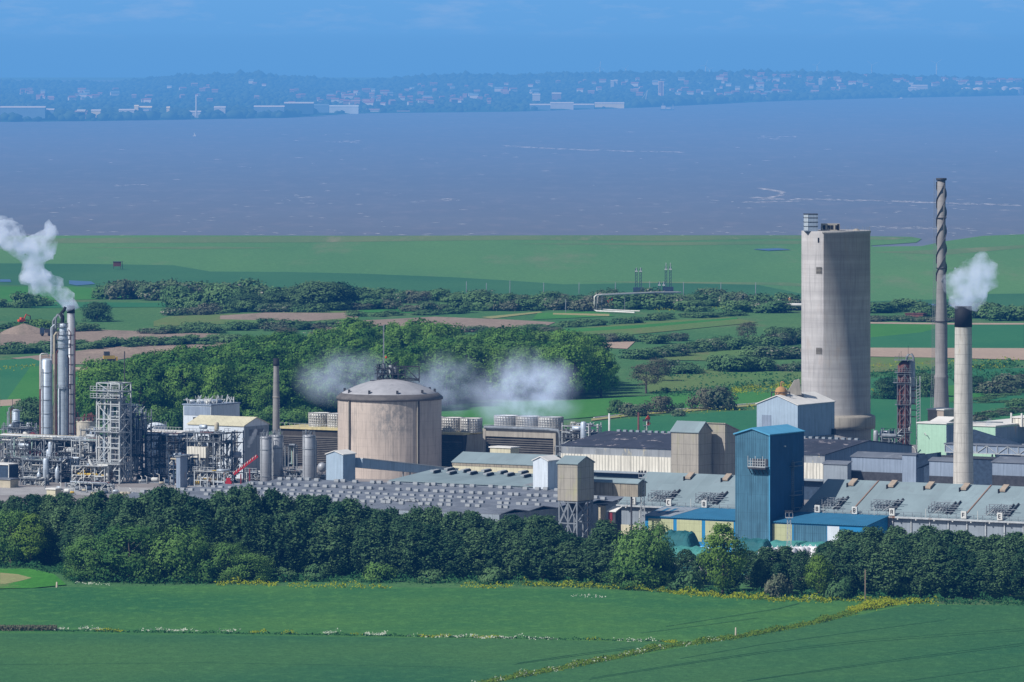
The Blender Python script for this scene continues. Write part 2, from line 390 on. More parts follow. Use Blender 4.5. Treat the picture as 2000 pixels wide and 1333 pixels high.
field('meadow', [(1050,612),(1180,608),(1200,618),(1040,625)], 'bright_field')
field('straw_strip', [(940,620),(1055,609),(1060,611),(960,623)], 'straw')
field('straw_strip', [(1080,612),(1190,614),(1190,618),(1080,615)], 'straw')
field('meadow', [(1060,648),(1250,630),(1420,620),(1480,630),(1300,648),(1190,658),(1080,660)], 'olive_grass')
field('meadow', [(1060,646),(1240,636),(1440,621),(1440,624),(1240,642),(1080,652)], 'bright_field')
field('dirt_field', [(1120,668),(1215,664),(1240,668),(1225,682),(1180,680)], 'pink_dirt')
field('dark_meadow', [(1700,632),(2000,634),(2000,682),(1700,680)], 'dark_field')
field('bright_meadow', [(1700,634),(1860,634),(1800,650),(1700,660)], 'bright_field')
field('ploughed_field', [(1690,680),(2010,681),(2010,704),(1860,700),(1690,697)], 'pink_dirt')
field('rough_meadow', [(1690,698),(1850,700),(1850,722),(1690,728)], 'olive_grass')
field('rough_meadow', [(1290,690),(1560,680),(1560,700),(1440,706),(1300,704)], 'olive_grass')
field('rough_meadow', [(1240,725),(1400,722),(1570,728),(1570,752),(1400,760),(1270,768)], 'olive_grass')
field('bright_meadow', [(860,790),(1100,784),(1290,772),(1400,766),(1580,768),(1580,786),(1300,800),(1150,816),(860,840)], 'bright_field')
field('dark_meadow', [(1120,828),(1300,812),(1580,796),(1580,900),(1120,900)], 'dark_field')
field('dark_meadow', [(1690,740),(1850,722),(2000,720),(2000,900),(1690,900)], 'dark_field')
field('bright_meadow', [(1840,756),(2000,738),(2000,764),(1900,778),(1840,790)], 'bright_field')
field('grass_track', [(1155,819),(1240,808),(1400,796),(1570,782),(1570,785),(1400,800),(1240,812),(1155,823)], 'straw')
field('grass_track', [(1900,759),(2000,745),(2000,748),(1900,762)], 'straw')
field('towpath', [(1690,630),(1860,632),(2000,632),(2000,635),(1860,635),(1690,633)], 'pink_dirt')
# works ground
k[0] = 60
wide('works_yard', [(0,868),(560,850),(1100,850),(1500,872),(2000,870)], [(0,1062),(400,1075),(1000,1085),(1500,1138),(2000,1140)], 'yard_concrete', .9, 45)
bpy.data.objects['works_yard'].location.z = -.9+.25
field('works_road', [(0,955),(90,953),(300,955),(620,928),(640,934),(320,972),(90,968),(0,970)], 'road_pale')
# foreground crops
k[0] = 0
wide('crop_field', [(0,1152),(130,1148),(420,1144),(1000,1150),(1200,1153),(1420,1164),(1600,1172),(1800,1180),(2000,1184)], [(0,1400),(2000,1400)], 'crop_green', .05)
B = MB()
field('crop_field', [(-300,1238),(0,1238),(500,1243),(1000,1250),(1290,1256),(1330,1262),(1100,1306),(930,1340),(850,1420),(-300,1420)], 'crop_teal', .10)
field('crop_field', [(930,1342),(1100,1309),(1340,1265),(1500,1238),(1680,1202),(1780,1182),(2000,1184),(2400,1190),(2400,1420),(850,1420)], 'crop_teal', .12)
field('lawn', [(-100,1112),(60,1112),(105,1122),(130,1143),(60,1150),(-100,1152)], 'grass_bright', .10)
field('bare_patch', [(0,1120),(35,1123),(62,1130),(40,1136),(10,1142),(0,1142)], 'straw', .12)
def ribbon(m, pts, w, z):
    P = [Vector(G(*p)) for p in pts]
    for i in range(len(P)-1):
        d = (P[i+1]-P[i]).normalized(); n = Vector((-d.y, d.x, 0))*w/2
        m.quad(*[(q.x, q.y, z+.004*(i % 2)) for q in (P[i]-n, P[i+1]-n, P[i+1]+n, P[i]+n)])
m = MB()
for pts in ([(1150,1329),(1320,1302),(1500,1276),(1700,1255),(2000,1233)], [(1155,1326),(1325,1299),(1500,1273),(1700,1251),(2000,1229)],
            [(1450,1333),(1600,1313),(1800,1286),(2000,1262)], [(1460,1331),(1605,1310),(1800,1283),(2000,1258)], [(1760,1333),(2000,1301)],
            [(1330,1288),(1480,1262),(1640,1240),(1850,1212)], [(1000,1300),(1130,1282),(1240,1268)], [(1010,1297),(1130,1279),(1240,1265)],
            [(1300,1225),(1420,1206),(1520,1190),(1560,1180)], [(1250,1238),(1380,1222),(1480,1208)], [(0,1300),(400,1296),(900,1305)]):
    ribbon(m, pts, .32, .16)
put('tramlines', m, 'track_dark', kind='structure')

# ---- far shore
def interp(pts, x):
    if x <= pts[0][0]: return pts[0][1]+(x-pts[0][0])*0
    for (a, b), (c, d) in zip(pts, pts[1:]):
        if x <= c: return b+(d-b)*(x-a)/(c-a)
    return pts[-1][1]
SH = [(-600,243),(0,238),(200,236),(560,230),(700,221),(1000,218),(1250,210),(1500,198),(1700,192),(2000,186),(2600,180)]
SK = [(-600,160),(0,156),(80,157),(200,160),(250,158),(330,148),(420,143),(500,141),(560,148),(650,154),(720,155),(800,150),(900,143),(1000,145),(1100,143),(1200,140),(1350,141),(1450,139),(1600,140),(1750,147),(1850,150),(2000,155),(2600,165)]
DR = 11200.0
rng = random.Random(4)
def hill(px, t):
    ds = Dg(interp(SH, px)); dd = ds+t*(DR-ds)
    zr = Zt(interp(SK, px)+7, DR)
    ph = (px*.013, px*.031)
    z = zr*(t**1.1)*(1-.12*math.sin(t*9+ph[0])*(1-t))+1.6*math.sin(px*.02+t*14)*t*(1-t)
    return dd, z
gx = [-600+i*20 for i in range(161)]; gt = [0, .01, .04, .08, .13, .2, .28, .36, .45, .55, .65, .75, .85, .93, 1, 1.05, 1.15]
m = MB(); vs = []
for px in gx:
    for t in gt:
        if t <= 1: dd, z = hill(px, t); z = max(z, 0)+(.0 if t else -.5)+(.6 if t > 0 else 0)
        else:
            dd, z = hill(px, 1); z = z*(1.15-t)/.15-.5*(t > 1.1); dd += (t-1)*4000
        vs.append((X(px, dd), dd, z))
n = len(gt); m.add(vs, [(i*n+j, (i+1)*n+j, (i+1)*n+j+1, i*n+j+1) for i in range(len(gx)-1) for j in range(n-1)], True)
put('hills', m, 'hill_green', kind='structure')
# tree cover of the far shore (one mass of lumpy crowns)
import bmesh
bm = bmesh.new(); bmesh.ops.create_icosphere(bm, subdivisions=1, radius=1); ico = np.array([v.co[:] for v in bm.verts]); icf = np.array([[v.index for v in f.verts] for f in bm.faces]); bm.free()
def blobs(name, cs, mat, **kw):
    rs = np.random.RandomState(3); n = len(cs); nv = len(ico)
    V = np.empty((n, nv, 3)); 
    for i, (x, y, z, sx, sz) in enumerate(cs):
        V[i] = ico*(1+.35*(rs.rand(nv, 1)-.5))*np.array([sx, sx*1.2, sz])+np.array([x, y, z])
    Fc = (icf[None]+(np.arange(n)*nv)[:, None, None]).reshape(-1, 3)
    me = bpy.data.meshes.new(name); me.vertices.add(n*nv); me.vertices.foreach_set('co', V.reshape(-1))
    me.loops.add(len(Fc)*3); me.loops.foreach_set('vertex_index', Fc.reshape(-1).astype(np.int32))
    me.polygons.add(len(Fc)); me.polygons.foreach_set('loop_start', np.arange(0, len(Fc)*3, 3, dtype=np.int32)); me.polygons.foreach_set('loop_total', np.full(len(Fc), 3, dtype=np.int32))
    at = me.attributes.new('tint', 'FLOAT', 'POINT'); at.data.foreach_set('value', np.repeat(rs.rand(n), nv))
    me.update(); me.validate(); return put(name, me, mat, **kw)
m, nt, out = new('far_foliage')
at = N(nt, 'ShaderNodeAttribute', attribute_name='tint').outputs['Fac']
fin(nt, out, mix(nt, at, (.010, .034, .02), (.045, .09, .04)), .9)
cs = []
for i in range(13000):
    px = rng.uniform(-150, 2150); t = rng.random()**.8
    dd, z = hill(px, t); s = rng.uniform(2.2, 5.6)
    if t > .965: s = rng.uniform(3.5, 6)
    cs.append((X(px, dd), dd, max(z, 0)+s*.25, s, s*rng.uniform(.6, .95)))
for i in range(900):   # skyline trees
    px = rng.uniform(-150, 2150); dd, z = hill(px, 1); s = rng.uniform(3, 8)
    cs.append((X(px, dd), dd-rng.uniform(0, 80), z+s*.2, s, s*rng.uniform(.6, 1.15)))
for i in range(1500):  # wooded shore on the left and dark wood in the middle
    px = rng.choice([rng.uniform(-100, 620), rng.uniform(0, 600), rng.uniform(1240, 1420), rng.uniform(1420,2000)]); t = rng.uniform(0, .10)
    dd, z = hill(px, t); s = rng.uniform(4, 8); cs.append((X(px, dd), dd, max(z, 0)+s*.5, s, s*.8))
blobs('woodland', cs, 'far_foliage', label='wooded slopes covering the hazy far shore', cat='woodland', kind='stuff')

# ---------------------------------------------------------------- haze, sky, sun, camera
def haze(name, y0, y1, ext, col, dens, z1=150, y_pad=0):
    m = bpy.data.materials.new(name); m.use_nodes = True; nt = m.node_tree; nt.nodes.clear()
    out = N(nt, 'ShaderNodeOutputMaterial')
    ab = N(nt, 'ShaderNodeVolumeAbsorption', i={'Color': rgba(tuple(1-e for e in ext)), 'Density': dens})
    em = N(nt, 'ShaderNodeEmission', i={'Color': rgba(tuple(c*e for c, e in zip(col, ext))), 'Strength': dens})
    ad = N(nt, 'ShaderNodeAddShader', i={0: ab.outputs[0], 1: em.outputs[0]})
    nt.links.new(ad.outputs[0], out.inputs['Volume']); MATS[name] = m
    put(name, MB().box(-5500, 5500, y0, y1, -3, z1), name, kind='structure')
HC = (.115, .348, .735)
haze('land_haze', -1200, 3790, (.45, .72, 1.0), (.05, .24, .54), 5.5e-5)
haze('estuary_haze', 3795, 12600, (.66, .84, 1.0), HC, 2.7e-4, 80)

SUN_AZ = math.atan2(-.84, -.54); SUN_EL = math.radians(42)
w = bpy.data.worlds.new('World'); S.world = w; w.use_nodes = True; nt = w.node_tree; nt.nodes.clear()
sky = N(nt, 'ShaderNodeTexSky', sky_type='NISHITA', sun_disc=False, sun_elevation=SUN_EL, sun_rotation=SUN_AZ % (2*math.pi), air_density=1.2, dust_density=.6, ozone_density=2.0)
bg = N(nt, 'ShaderNodeBackground', i={'Color': sky.outputs[0], 'Strength': .078})
tc = N(nt, 'ShaderNodeTexCoord').outputs['Generated']
z = N(nt, 'ShaderNodeSeparateXYZ', i={0: tc}).outputs[2]
c = mix(nt, ramp(nt, z, -.009, .0015), (.118, .352, .74), (.142, .395, .80))
cl = noise(nt, tc, 1.0, 6, (70, 70, 330), .62)
cl = math_(nt, 'MULTIPLY', ramp(nt, cl, .50, .74), ramp(nt, z, -.005, .000))
c = mix(nt, math_(nt, 'MULTIPLY', cl, .5), c, (.33, .50, .80))
bg2 = N(nt, 'ShaderNodeBackground', i={'Color': c, 'Strength': 1.0})
ms = N(nt, 'ShaderNodeMixShader', i={0: ramp(nt, z, .02, .12), 1: bg2.outputs[0], 2: bg.outputs[0]})
nt.links.new(ms.outputs[0], N(nt, 'ShaderNodeOutputWorld').inputs[0])
sl = bpy.data.lights.new('sun', 'SUN'); sl.energy = 4.9; sl.angle = math.radians(.5); sl.color = (1, .985, .965)
so = bpy.data.objects.new('sun', sl); COL.objects.link(so)
sd = Vector((math.sin(SUN_AZ)*math.cos(SUN_EL), math.cos(SUN_AZ)*math.cos(SUN_EL), math.sin(SUN_EL)))
so.rotation_euler = sd.to_track_quat('Z', 'Y').to_euler(); so.location = (-300, 1500, 300)
cd = bpy.data.cameras.new('camera'); co = bpy.data.objects.new('camera', cd); COL.objects.link(co)
cd.sensor_width = 36; cd.lens = F/2000*36; cd.shift_y = -(666.5-YH)/2000; cd.clip_start = 5; cd.clip_end = 30000
co.location = (0, 0, H); co.rotation_euler = (math.radians(90), 0, 0); S.camera = co
S.render.engine = 'CYCLES'; S.view_settings.view_transform = 'Standard'; S.view_settings.look = 'None'; S.view_settings.exposure = 0
cy = S.cycles; cy.max_bounces = 6; cy.diffuse_bounces = 2; cy.glossy_bounces = 1; cy.transmission_bounces = 1; cy.transparent_max_bounces = 6; cy.volume_bounces = 1
cy.volume_max_steps = 96; cy.use_denoising = True
# ---------------------------------------------------------------- vegetation
def leafmat(name, dark, light, third=None, trans=.25):
    m, nt, out = new(name)
    at = N(nt, 'ShaderNodeAttribute', attribute_name='tint').outputs['Fac']
    rnd = N(nt, 'ShaderNodeObjectInfo').outputs['Random']
    f = math_(nt, 'ADD', math_(nt, 'MULTIPLY', at, .65), math_(nt, 'MULTIPLY', math_(nt, 'SUBTRACT', rnd, .15), .5))
    c = mix(nt, f, dark, light)
    if third:
        c = mix(nt, math_(nt, 'GREATER_THAN', at, .74), c, third)
    d = N(nt, 'ShaderNodeBsdfDiffuse', i={0: c}); t = N(nt, 'ShaderNodeBsdfTranslucent', i={0: c})
    s = N(nt, 'ShaderNodeMixShader', i={0: trans, 1: d.outputs[0], 2: t.outputs[0]}); nt.links.new(s.outputs[0], out.inputs[0])
leafmat('leaf_dark', (.014, .055, .030), (.14, .235, .10))
leafmat('leaf_mid', (.045, .125, .04), (.16, .28, .07))
leafmat('leaf_wood', (.05, .14, .034), (.21, .37, .075), None, .32)
leafmat('leaf_bright', (.07, .15, .03), (.16, .26, .05))
leafmat('leaf_bush', (.07, .155, .065), (.15, .25, .10))
leafmat('leaf_thorn', (.07, .135, .065), (.14, .20, .10), (.34, .33, .27))
leafmat('leaf_thorn_pink', (.08, .125, .07), (.17, .185, .12), (.20, .205, .15))
leafmat('leaf_bare', (.10, .11, .07), (.18, .18, .12))
leafmat('leaf_undergrowth', (.018, .075, .035), (.045, .13, .045))
leafmat('petal_yellow', (.16, .24, .02), (.42, .40, .03))
leafmat('petal_green_yellow', (.06, .15, .03), (.22, .26, .03))
leafmat('petal_white', (.28, .36, .25), (.65, .65, .55))
def quads(name, C, Nn, size, tint, mat):
    n = len(C); rs = np.random.RandomState(n)
    Nn = Nn/np.linalg.norm(Nn, axis=1, keepdims=True)
    R = rs.normal(size=(n, 3)); T = np.cross(Nn, R); T /= np.linalg.norm(T, axis=1, keepdims=True); Bt = np.cross(Nn, T)
    s = size[:, None] if hasattr(size, '__len__') else size
    V = np.stack([C-T*s*.5, C+Bt*s*.32+T*s*.05, C+T*s*.5, C-Bt*s*.36-T*s*.05], 1)
    me = bpy.data.meshes.new(name); me.vertices.add(4*n); me.vertices.foreach_set('co', V.reshape(-1))
    me.loops.add(4*n); me.loops.foreach_set('vertex_index', np.arange(4*n, dtype=np.int32))
    me.polygons.add(n); me.polygons.foreach_set('loop_start', np.arange(0, 4*n, 4, dtype=np.int32)); me.polygons.foreach_set('loop_total', np.full(n, 4, dtype=np.int32))
    at = me.attributes.new('tint', 'FLOAT', 'POINT'); at.data.foreach_set('value', np.repeat(tint, 4))
    me.update(); me.materials.append(MATS[mat]); return me
def crown(name, seed, h, w, base, env, nc, per, leaf, mat, rc=(1.1, 1.9), cn=.6, zs=.85, rn=.34):
    rs = np.random.RandomState(seed); Cs = []; Ns = []; Tt = []
    for i in range(nc):
        t = rs.rand()**.85; r = env(t)*w/2; a = rs.rand()*6.283; q = r*(.35+.65*rs.rand()**.5)*(1+.12*math.sin(3*a+seed))
        c = np.array([q*math.cos(a), q*math.sin(a), base+(h-base)*t*.96]); R = rs.uniform(*rc)*(.65+.5*min(1, env(t)+.15))
        d = rs.normal(size=(per, 3)); d[:, 2] += .25; d /= np.linalg.norm(d, axis=1, keepdims=True)
        lump = 1+.18*np.sin(d[:, :1]*7+i)+.12*np.sin(d[:, 1:2]*9+2*i)
        P = c+d*R*lump*rs.uniform(.60, 1.15, (per, 1))*np.array([1, 1, zs])
        P[:, 2] = np.maximum(P[:, 2], .1)
        Cs.append(P); cd_ = np.array([math.cos(a)*(.3+q/(w*.5+.01)), math.sin(a)*(.3+q/(w*.5+.01)), (t-.35)*1.6]); Ns.append(d*.62*np.array([1, 1, 1])+cd_*cn+rs.normal(size=(per, 3))*rn); Tt.append(np.clip(rs.rand()*.5+rs.rand(per)**2*.6, 0, 1))
    return quads(name, np.concatenate(Cs), np.concatenate(Ns), leaf*np.random.RandomState(seed+9).uniform(.7, 1.3, nc*per), np.concatenate(Tt), mat)
def trunk(name, seed, h, w, r, base):
    rs = random.Random(seed); m = MB()
    pts = [(0, 0, -.3)]; x = y = 0
    for i in range(1, 6): x += rs.uniform(-.25, .25); y += rs.uniform(-.25, .25); pts.append((x, y, h*.85*i/5))
    m.tube(pts, [r*1.25, r, r*.8, r*.6, r*.38, r*.15], 7)
    for i in range(9):
        t = rs.uniform(.25, .8); p = Vector(pts[0]).lerp(Vector(pts[-1]), t); a = rs.uniform(0, 6.28); L = w*.42*(1.1-t)
        q = p+Vector((math.cos(a)*L*.5, math.sin(a)*L*.5, L*.45)); e = p+Vector((math.cos(a)*L, math.sin(a)*L, L*1.1))
        m.tube([p, q, e], [r*.35, r*.25, r*.08], 5)
    me = m.mesh(name); me.materials.append(MATS['bark']); return me
poplar = lambda t: max(.1, min(1, (t+.22)*1.9)*(1-.80*max(0, t-.45)**1.6*2.3))
tall = lambda t: max(.22, math.sin(math.pi*min(1, (t*.86+.14)))**.55)
roundc = lambda t: max(.2, math.sqrt(max(0.02, 1-(t*1.15-.35)**2)))
PROTO = {}
def proto(key, seed, h, w, base, env, nc, per, leaf, mat, r=.3, rc=(1.1, 1.9), zs=.85):
    PROTO[key] = (crown('crown', seed, h, w, base, env, nc, per, leaf, mat, rc, .6 if zs < 1 else .4, zs, .34 if zs < 1 else .55), trunk('trunk', seed, h, w, r, base), h, w)
for i in range(4): proto('pop%d' % i, 11+i, 18, [6.5, 7.5, 6, 8][i], 1.5, poplar if i < 3 else tall, 240, 30, .56, 'leaf_dark', rc=(.45, 1.05), zs=1.35)
for i in range(2): proto('rnd%d' % i, 31+i, 12, 12, 1, roundc, 80, 90, .5, 'leaf_mid', rc=(1.1, 1.8))
proto('lime', 37, 14, 9, 2, tall, 80, 80, .5, 'leaf_bright', rc=(.9, 1.6))
for i in range(4): proto('wood%d' % i, 51+i, 16, [12, 11, 13, 10][i], 3, roundc if i % 2 else tall, 85, 75, .62, 'leaf_wood' if i < 3 else 'leaf_mid', rc=(.9, 1.9))
proto('greywood', 61, 15, 10, 4, roundc, 60, 45, .5, 'leaf_bare', rc=(1., 1.8))
proto('darkwood', 62, 15, 15, .8, roundc, 90, 75, .8, 'leaf_dark', rc=(1.5, 2.4))
BUSH = {}
for i in range(3): BUSH['bush%d' % i] = crown('bush', 71+i, 4.5, 7, .3, roundc, 26, 55, .75, 'leaf_bush', (1.0, 1.6))
for i in range(2): BUSH['thorn%d' % i] = crown('thorn', 81+i, 4.5, 7, .3, roundc, 26, 55, .7, 'leaf_thorn', (1.0, 1.6))
BUSH['pink0'] = crown('pink', 91, 4.5, 7, .3, roundc, 26, 55, .7, 'leaf_thorn_pink', (1.0, 1.6))
BUSH['bare0'] = crown('bare', 92, 4.5, 8, .3, roundc, 30, 60, .6, 'leaf_bare', (1.0, 1.6))
BUSH['mid0'] = crown('midb', 93, 4.5, 7, .3, roundc, 26, 60, .7, 'leaf_mid', (1.0, 1.6))
R = random.Random(7)
def tree(key, px, D, h, w=None, label='', group=None, name='tree'):
    cr, tr, ph, pw = PROTO[key]; sz = h/ph; sw = (w/pw) if w else sz
    if key.startswith('pop'): sw = min(sw, 1.15)
    t = thing(name, label, 'tree', (X(px, D), D, -.1), R.uniform(0, 6.28), group); t.scale = (sw, sw, sz)
    a = bpy.data.objects.new('trunk', tr); b = bpy.data.objects.new('crown', cr)
    for o in (a, b): COL.objects.link(o); o.parent = t
    return t
def bush(key, px, D, h, w, label, group=None, cat='bush', name='bush'):
    o = bpy.data.objects.new(name, BUSH[key]); COL.objects.link(o); o.location = (X(px, D), D, -.1)
    o.rotation_euler = (0, 0, R.uniform(0, 6.28)); o.scale = (w/7, w/7, h/4.5); return tag(o, label, cat, group)
BL = [(-60,1100),(0,1103),(130,1108),(160,1128),(300,1135),(600,1130),(1000,1136),(1200,1142),(1400,1156),(1500,1163),(1600,1166),(2000,1176),(2100,1178)]
BT = [(-60,968),(0,966),(40,962),(100,958),(150,957),(190,964),(230,966),(260,960),(310,953),(350,956),(420,960),(470,946),(530,958),(600,968),(700,975),(760,990),(800,984),(880,995),(900,1004),(1000,1003),(1050,1000),(1085,1015),(1110,1036),(1150,1042),(1180,1018),(1210,1040),(1230,1023),(1260,1020),(1290,1060),(1310,1100),(1350,1062),(1370,1076),(1400,1072),(1440,1078),(1460,1068),(1490,1058),(1520,1078),(1555,1040),(1590,1062),(1620,1046),(1660,1035),(1700,1026),(1740,1030),(1770,1020),(1830,1034),(1900,1035),(2000,1038),(2100,1040)]
LAND = [(0,'left of the steel columns'),(180,'below the silver columns at the left'),(300,'below the pale lattice tower'),(430,'below the blue pipe rack'),(520,'below the red elevator'),(640,'below the thin dark topped flue'),(760,'in front of the vented roof, left half'),(880,'in front of the domed silo'),(1000,'in front of the vented roof, right half'),(1090,'left of the hopper on steel legs'),(1200,'before the hopper on steel legs'),(1300,'below the floodlight mast'),(1440,'before the green tarpaulin heaps'),(1520,'at the foot of the blue tower'),(1600,'before the white bag heaps'),(1720,'below the small blue roof at the right'),(1850,'below the grey warehouse eave'),(2300,'at the right edge below the long warehouse')]
def where(px):
    for x, s in LAND:
        if px < x: return s
    return LAND[-1][1]
cnt = {}
px = -50
while px < 2030:
    for row in range(3):
        x = px+R.uniform(-9, 9)+row*8
        by = interp(BL, x)-2; D = Dg(by)+3+row*R.uniform(9, 14); top = interp(BT, x)
        if 1300 < x < 1600 and (row == 2 or R.random() < .35): continue
        h = Zt(top, D)*(1, .97, .86)[2-row]*R.uniform(.86, 1.05)
        if row == 0: h *= .9
        if h < 3.5: continue
        key = 'pop%d' % R.randrange(4)
        wd = R.uniform(6.2, 9.5)
        if 1300 < x < 1600: wd = R.uniform(5, 7)
        lab = 'dark leafy tree, %s row of belt, %s' % (('front', 'middle', 'back')[row], where(x))
        tree(key, x, D, h, wd, lab, 'trees of the belt along the crop field: %s row %s' % (('front', 'middle', 'back')[row], where(x)))
    px += R.uniform(30, 36)
for x, top, w, key, lab in ((350,1030,13,'rnd0','rounded mid green tree standing before the belt, left of the pair below the lattice tower'),(255,1030,15,'rnd1','broad rounded green tree at the front of the belt below the steel columns'),
      (180,1048,12,'rnd0','rounded green tree at the left end of the front row'),(22,1000,10,'rnd1','green tree rising at the left edge of the belt'),(60,1004,8,'lime','light green tree beside the left edge of the belt'),
      (445,1062,9,'rnd1','pale green rounded tree in front of the belt'),(490,1078,9,'rnd0','squat green tree right of the pale rounded one in the belt'),(1412,1024,9,'lime','light green pointed tree in front of the yellow green panels'),
      (1258,1024,12,'rnd0','broad green crown at the gap before the green tarpaulins'),(1245,1080,13,'rnd1','low broad tree below the broad crown beside the gap'),(1600,1085,6,'lime','yellow green sapling by the white bags')):
    D = Dg(interp(BL, x))-R.uniform(2, 7); tree(key, x, D, Zt(top, D), w, lab)
for x, top, w, key in ((285,1104,6,'mid0'),(400,1100,6,'mid0'),(740,1105,6,'mid0'),(620,1106,5,'bush0'),(560,1112,4,'bush1'),(960,1112,5,'bush2'),(1340,1120,6,'bush0'),(1520,1126,5,'pink0'),(1640,1132,5,'bush1'),(840,1116,5,'bush2')):
    D = Dg(interp(BL, x))-5; bush(key, x, D, Zt(top, D), w, 'low rounded bush at the belt foot, %s' % where(x), 'low rounded bushes at the foot of the tree belt')
# the wood behind the works
FB = [(150,838),(300,842),(560,835),(650,820),(860,800),(900,784),(1100,780),(1240,774),(1275,768)]
FT = [(150,770),(200,715),(260,695),(330,682),(400,676),(480,664),(560,650),(640,645),(720,643),(860,640),(1000,645),(1080,650),(1150,664),(1200,684),(1240,704),(1275,730)]
def woodwhere(px):
    return 'behind the lattice tower' if px < 330 else 'behind the white gabled plant' if px < 500 else 'behind the thin dark topped flue' if px < 640 else 'behind the domed silo' if px < 860 else 'behind the cooling tower steam' if px < 1080 else 'at the right end of the wood'
nt_ = 0; STUFF = []
for iy in range(30):
    for ix in range(60):
        D = 2080+iy*11+R.uniform(-3, 3); x0 = 140+ix*66+(iy % 2)*33; x = x0+R.uniform(-22, 22)
        if x > 1275: continue
        gy = 20+F*H/D; hh = R.uniform(11.5, 17.5)
        if gy > interp(FB, x): continue
        ty = 20+F*(H-14.5)/D
        if ty < interp(FT, x)-2: continue
        row = 'front' if gy > interp(FB, x)-14 else 'back' if ty < interp(FT, x)+14 else 'middle'
        key = R.choice(['wood0', 'wood1', 'wood2', 'wood3', 'wood0', 'wood1'])
        if x > 1180 and R.random() < .35: key = 'greywood'
        wn = R.uniform(9.5, 15)
        if row != 'front' and (row == 'middle' or nt_ > 105): STUFF.append((key, x, D, hh, wn)); continue
        tree(key, x, D, hh, wn, '%s tree in the %s of the wood %s' % ({'wood3': 'mid green', 'greywood': 'grey twiggy'}.get(key, 'bright green'), row, woodwhere(x)), '%s trees in the %s of the wood %s' % ({'wood3': 'mid green', 'greywood': 'grey twiggy'}.get(key, 'bright green'), row, woodwhere(x)))
        nt_ += 1
LOW = {k: crown('lowcrown', 151+i, 16, 12, 4, roundc, 60, 70, .85, 'leaf_wood', (1.0, 2.0), .8) for i, k in enumerate(('wood0', 'wood1', 'wood2'))}
LOWV = {}
for k_, me in LOW.items():
    a_ = np.empty(len(me.vertices)*3); me.vertices.foreach_get('co', a_); b_ = np.empty(len(me.vertices), dtype=np.float32); me.attributes['tint'].data.foreach_get('value', b_); LOWV[k_] = (a_.reshape(-1, 3), b_)
Vs, Ts = [], []
for key, x, D, hh, wn in STUFF:
    v_, t_ = LOWV.get(key, LOWV['wood2']); an = R.uniform(0, 6.28); c_, s_ = math.cos(an), math.sin(an); q = v_*np.array([wn/12, wn/12, hh/16])
    Vs.append(np.stack([q[:, 0]*c_-q[:, 1]*s_+X(x, D), q[:, 0]*s_+q[:, 1]*c_+D, q[:, 2]], 1)); Ts.append(np.clip(t_+R.uniform(-.45, .4), 0, 1.2))
V_ = np.concatenate(Vs); me = bpy.data.meshes.new('wood_interior'); nq = len(V_)//4
me.vertices.add(len(V_)); me.vertices.foreach_set('co', V_.reshape(-1)); me.loops.add(len(V_)); me.loops.foreach_set('vertex_index', np.arange(len(V_), dtype=np.int32))
me.polygons.add(nq); me.polygons.foreach_set('loop_start', np.arange(0, 4*nq, 4, dtype=np.int32)); me.polygons.foreach_set('loop_total', np.full(nq, 4, dtype=np.int32))
at_ = me.attributes.new('tint', 'FLOAT', 'POINT'); at_.data.foreach_set('value', np.concatenate(Ts).astype(np.float32)); me.update(); me.materials.append(MATS['leaf_wood'])
put('wood_interior', me, None, label='bright green treetops filling the middle of the wood', cat='wood', kind='stuff')
print('STUFF', len(STUFF), 'wood', nt_)
for x, by, top, w in ((1262,768,712,11),(1285,745,700,8),(560,660,640,9)):
    D = Dg(by); tree('greywood', x, D, Zt(top, D), w, 'bare greyish tree at %s' % ('the right tip of the wood' if x == 1262 else 'the hedge just right of the wood' if x > 1262 else 'the hedge above the wood'))
for x, by, top, w, lab in ((190,628,590,10,'solitary dark round tree right of the steam plume'),(622,606,550,20,'largest dark tree of the thicket near the sea bank'),(655,604,553,16,'dark tree at the right end of the big thicket'),(590,606,560,15,'dark tree at the left of the largest thicket tree'),(545,606,568,13,'dark tree in the middle of the thicket'),(480,608,574,14,'dark tree at the left of the thicket middle'),
      (1735,780,738,11,'green tree between the concrete tower and the red column'),(1810,776,728,11,'green tree just left of the spiral chimney foot'),(1905,768,736,9,'green tree beside the white chimney'),(1530,672,640,9,'dark tree left of the concrete tower'),(1460,672,630,8,'thin tree in the meadow left of the concrete tower'),(120,850,790,14,'dark tree behind the silver columns'),(60,862,780,16,'broad dark tree left of the silver columns'),(200,800,745,14,'tree at the left end of the wood behind the lattice tower')):
    D = Dg(by); key = 'greywood' if 'thin' in lab else 'darkwood'
    tree(key, x, D, Zt(top, D), w*D/2600*1.0, lab)
# thickets and hedges of single bushes
def thicket(a, b, n, hpx, keys, spread=4, wm=(6, 10), desc='', tall=.35):
    n = max(3, int(n*.77)); wm = (wm[0]*1.12, wm[1]*1.15)
    for i in range(n):
        t = (i+R.uniform(-.3, .3))/max(1, n-1); x = a[0]+(b[0]-a[0])*t; y = a[1]+(b[1]-a[1])*t+R.uniform(-spread, spread)
        D = Dg(y); h = hpx*D/F*R.uniform(1-tall, 1+tall*.6)
        k = R.choice(keys); ad = {'b': 'dark green', 't': 'blossoming', 'p': 'pinkish grey', 'm': 'mid green'}[k[0]] if k != 'bare0' else 'bare brown'
        bush(k, x, D, h, R.uniform(*wm), '%s bush in the %s' % (ad, desc), '%s bushes in the %s' % (ad, desc))
MIX = ['bush0', 'bush1', 'bush2', 'thorn0', 'thorn1', 'pink0']; GR = ['bush0', 'bush1', 'bush2', 'mid0']
thicket((205,580),(345,588), 10, 32, MIX, 5, (8,13), 'thicket right of the steam plume')
thicket((345,598),(470,600), 12, 34, MIX, 7, (9,14), 'thicket left of the largest dark tree')
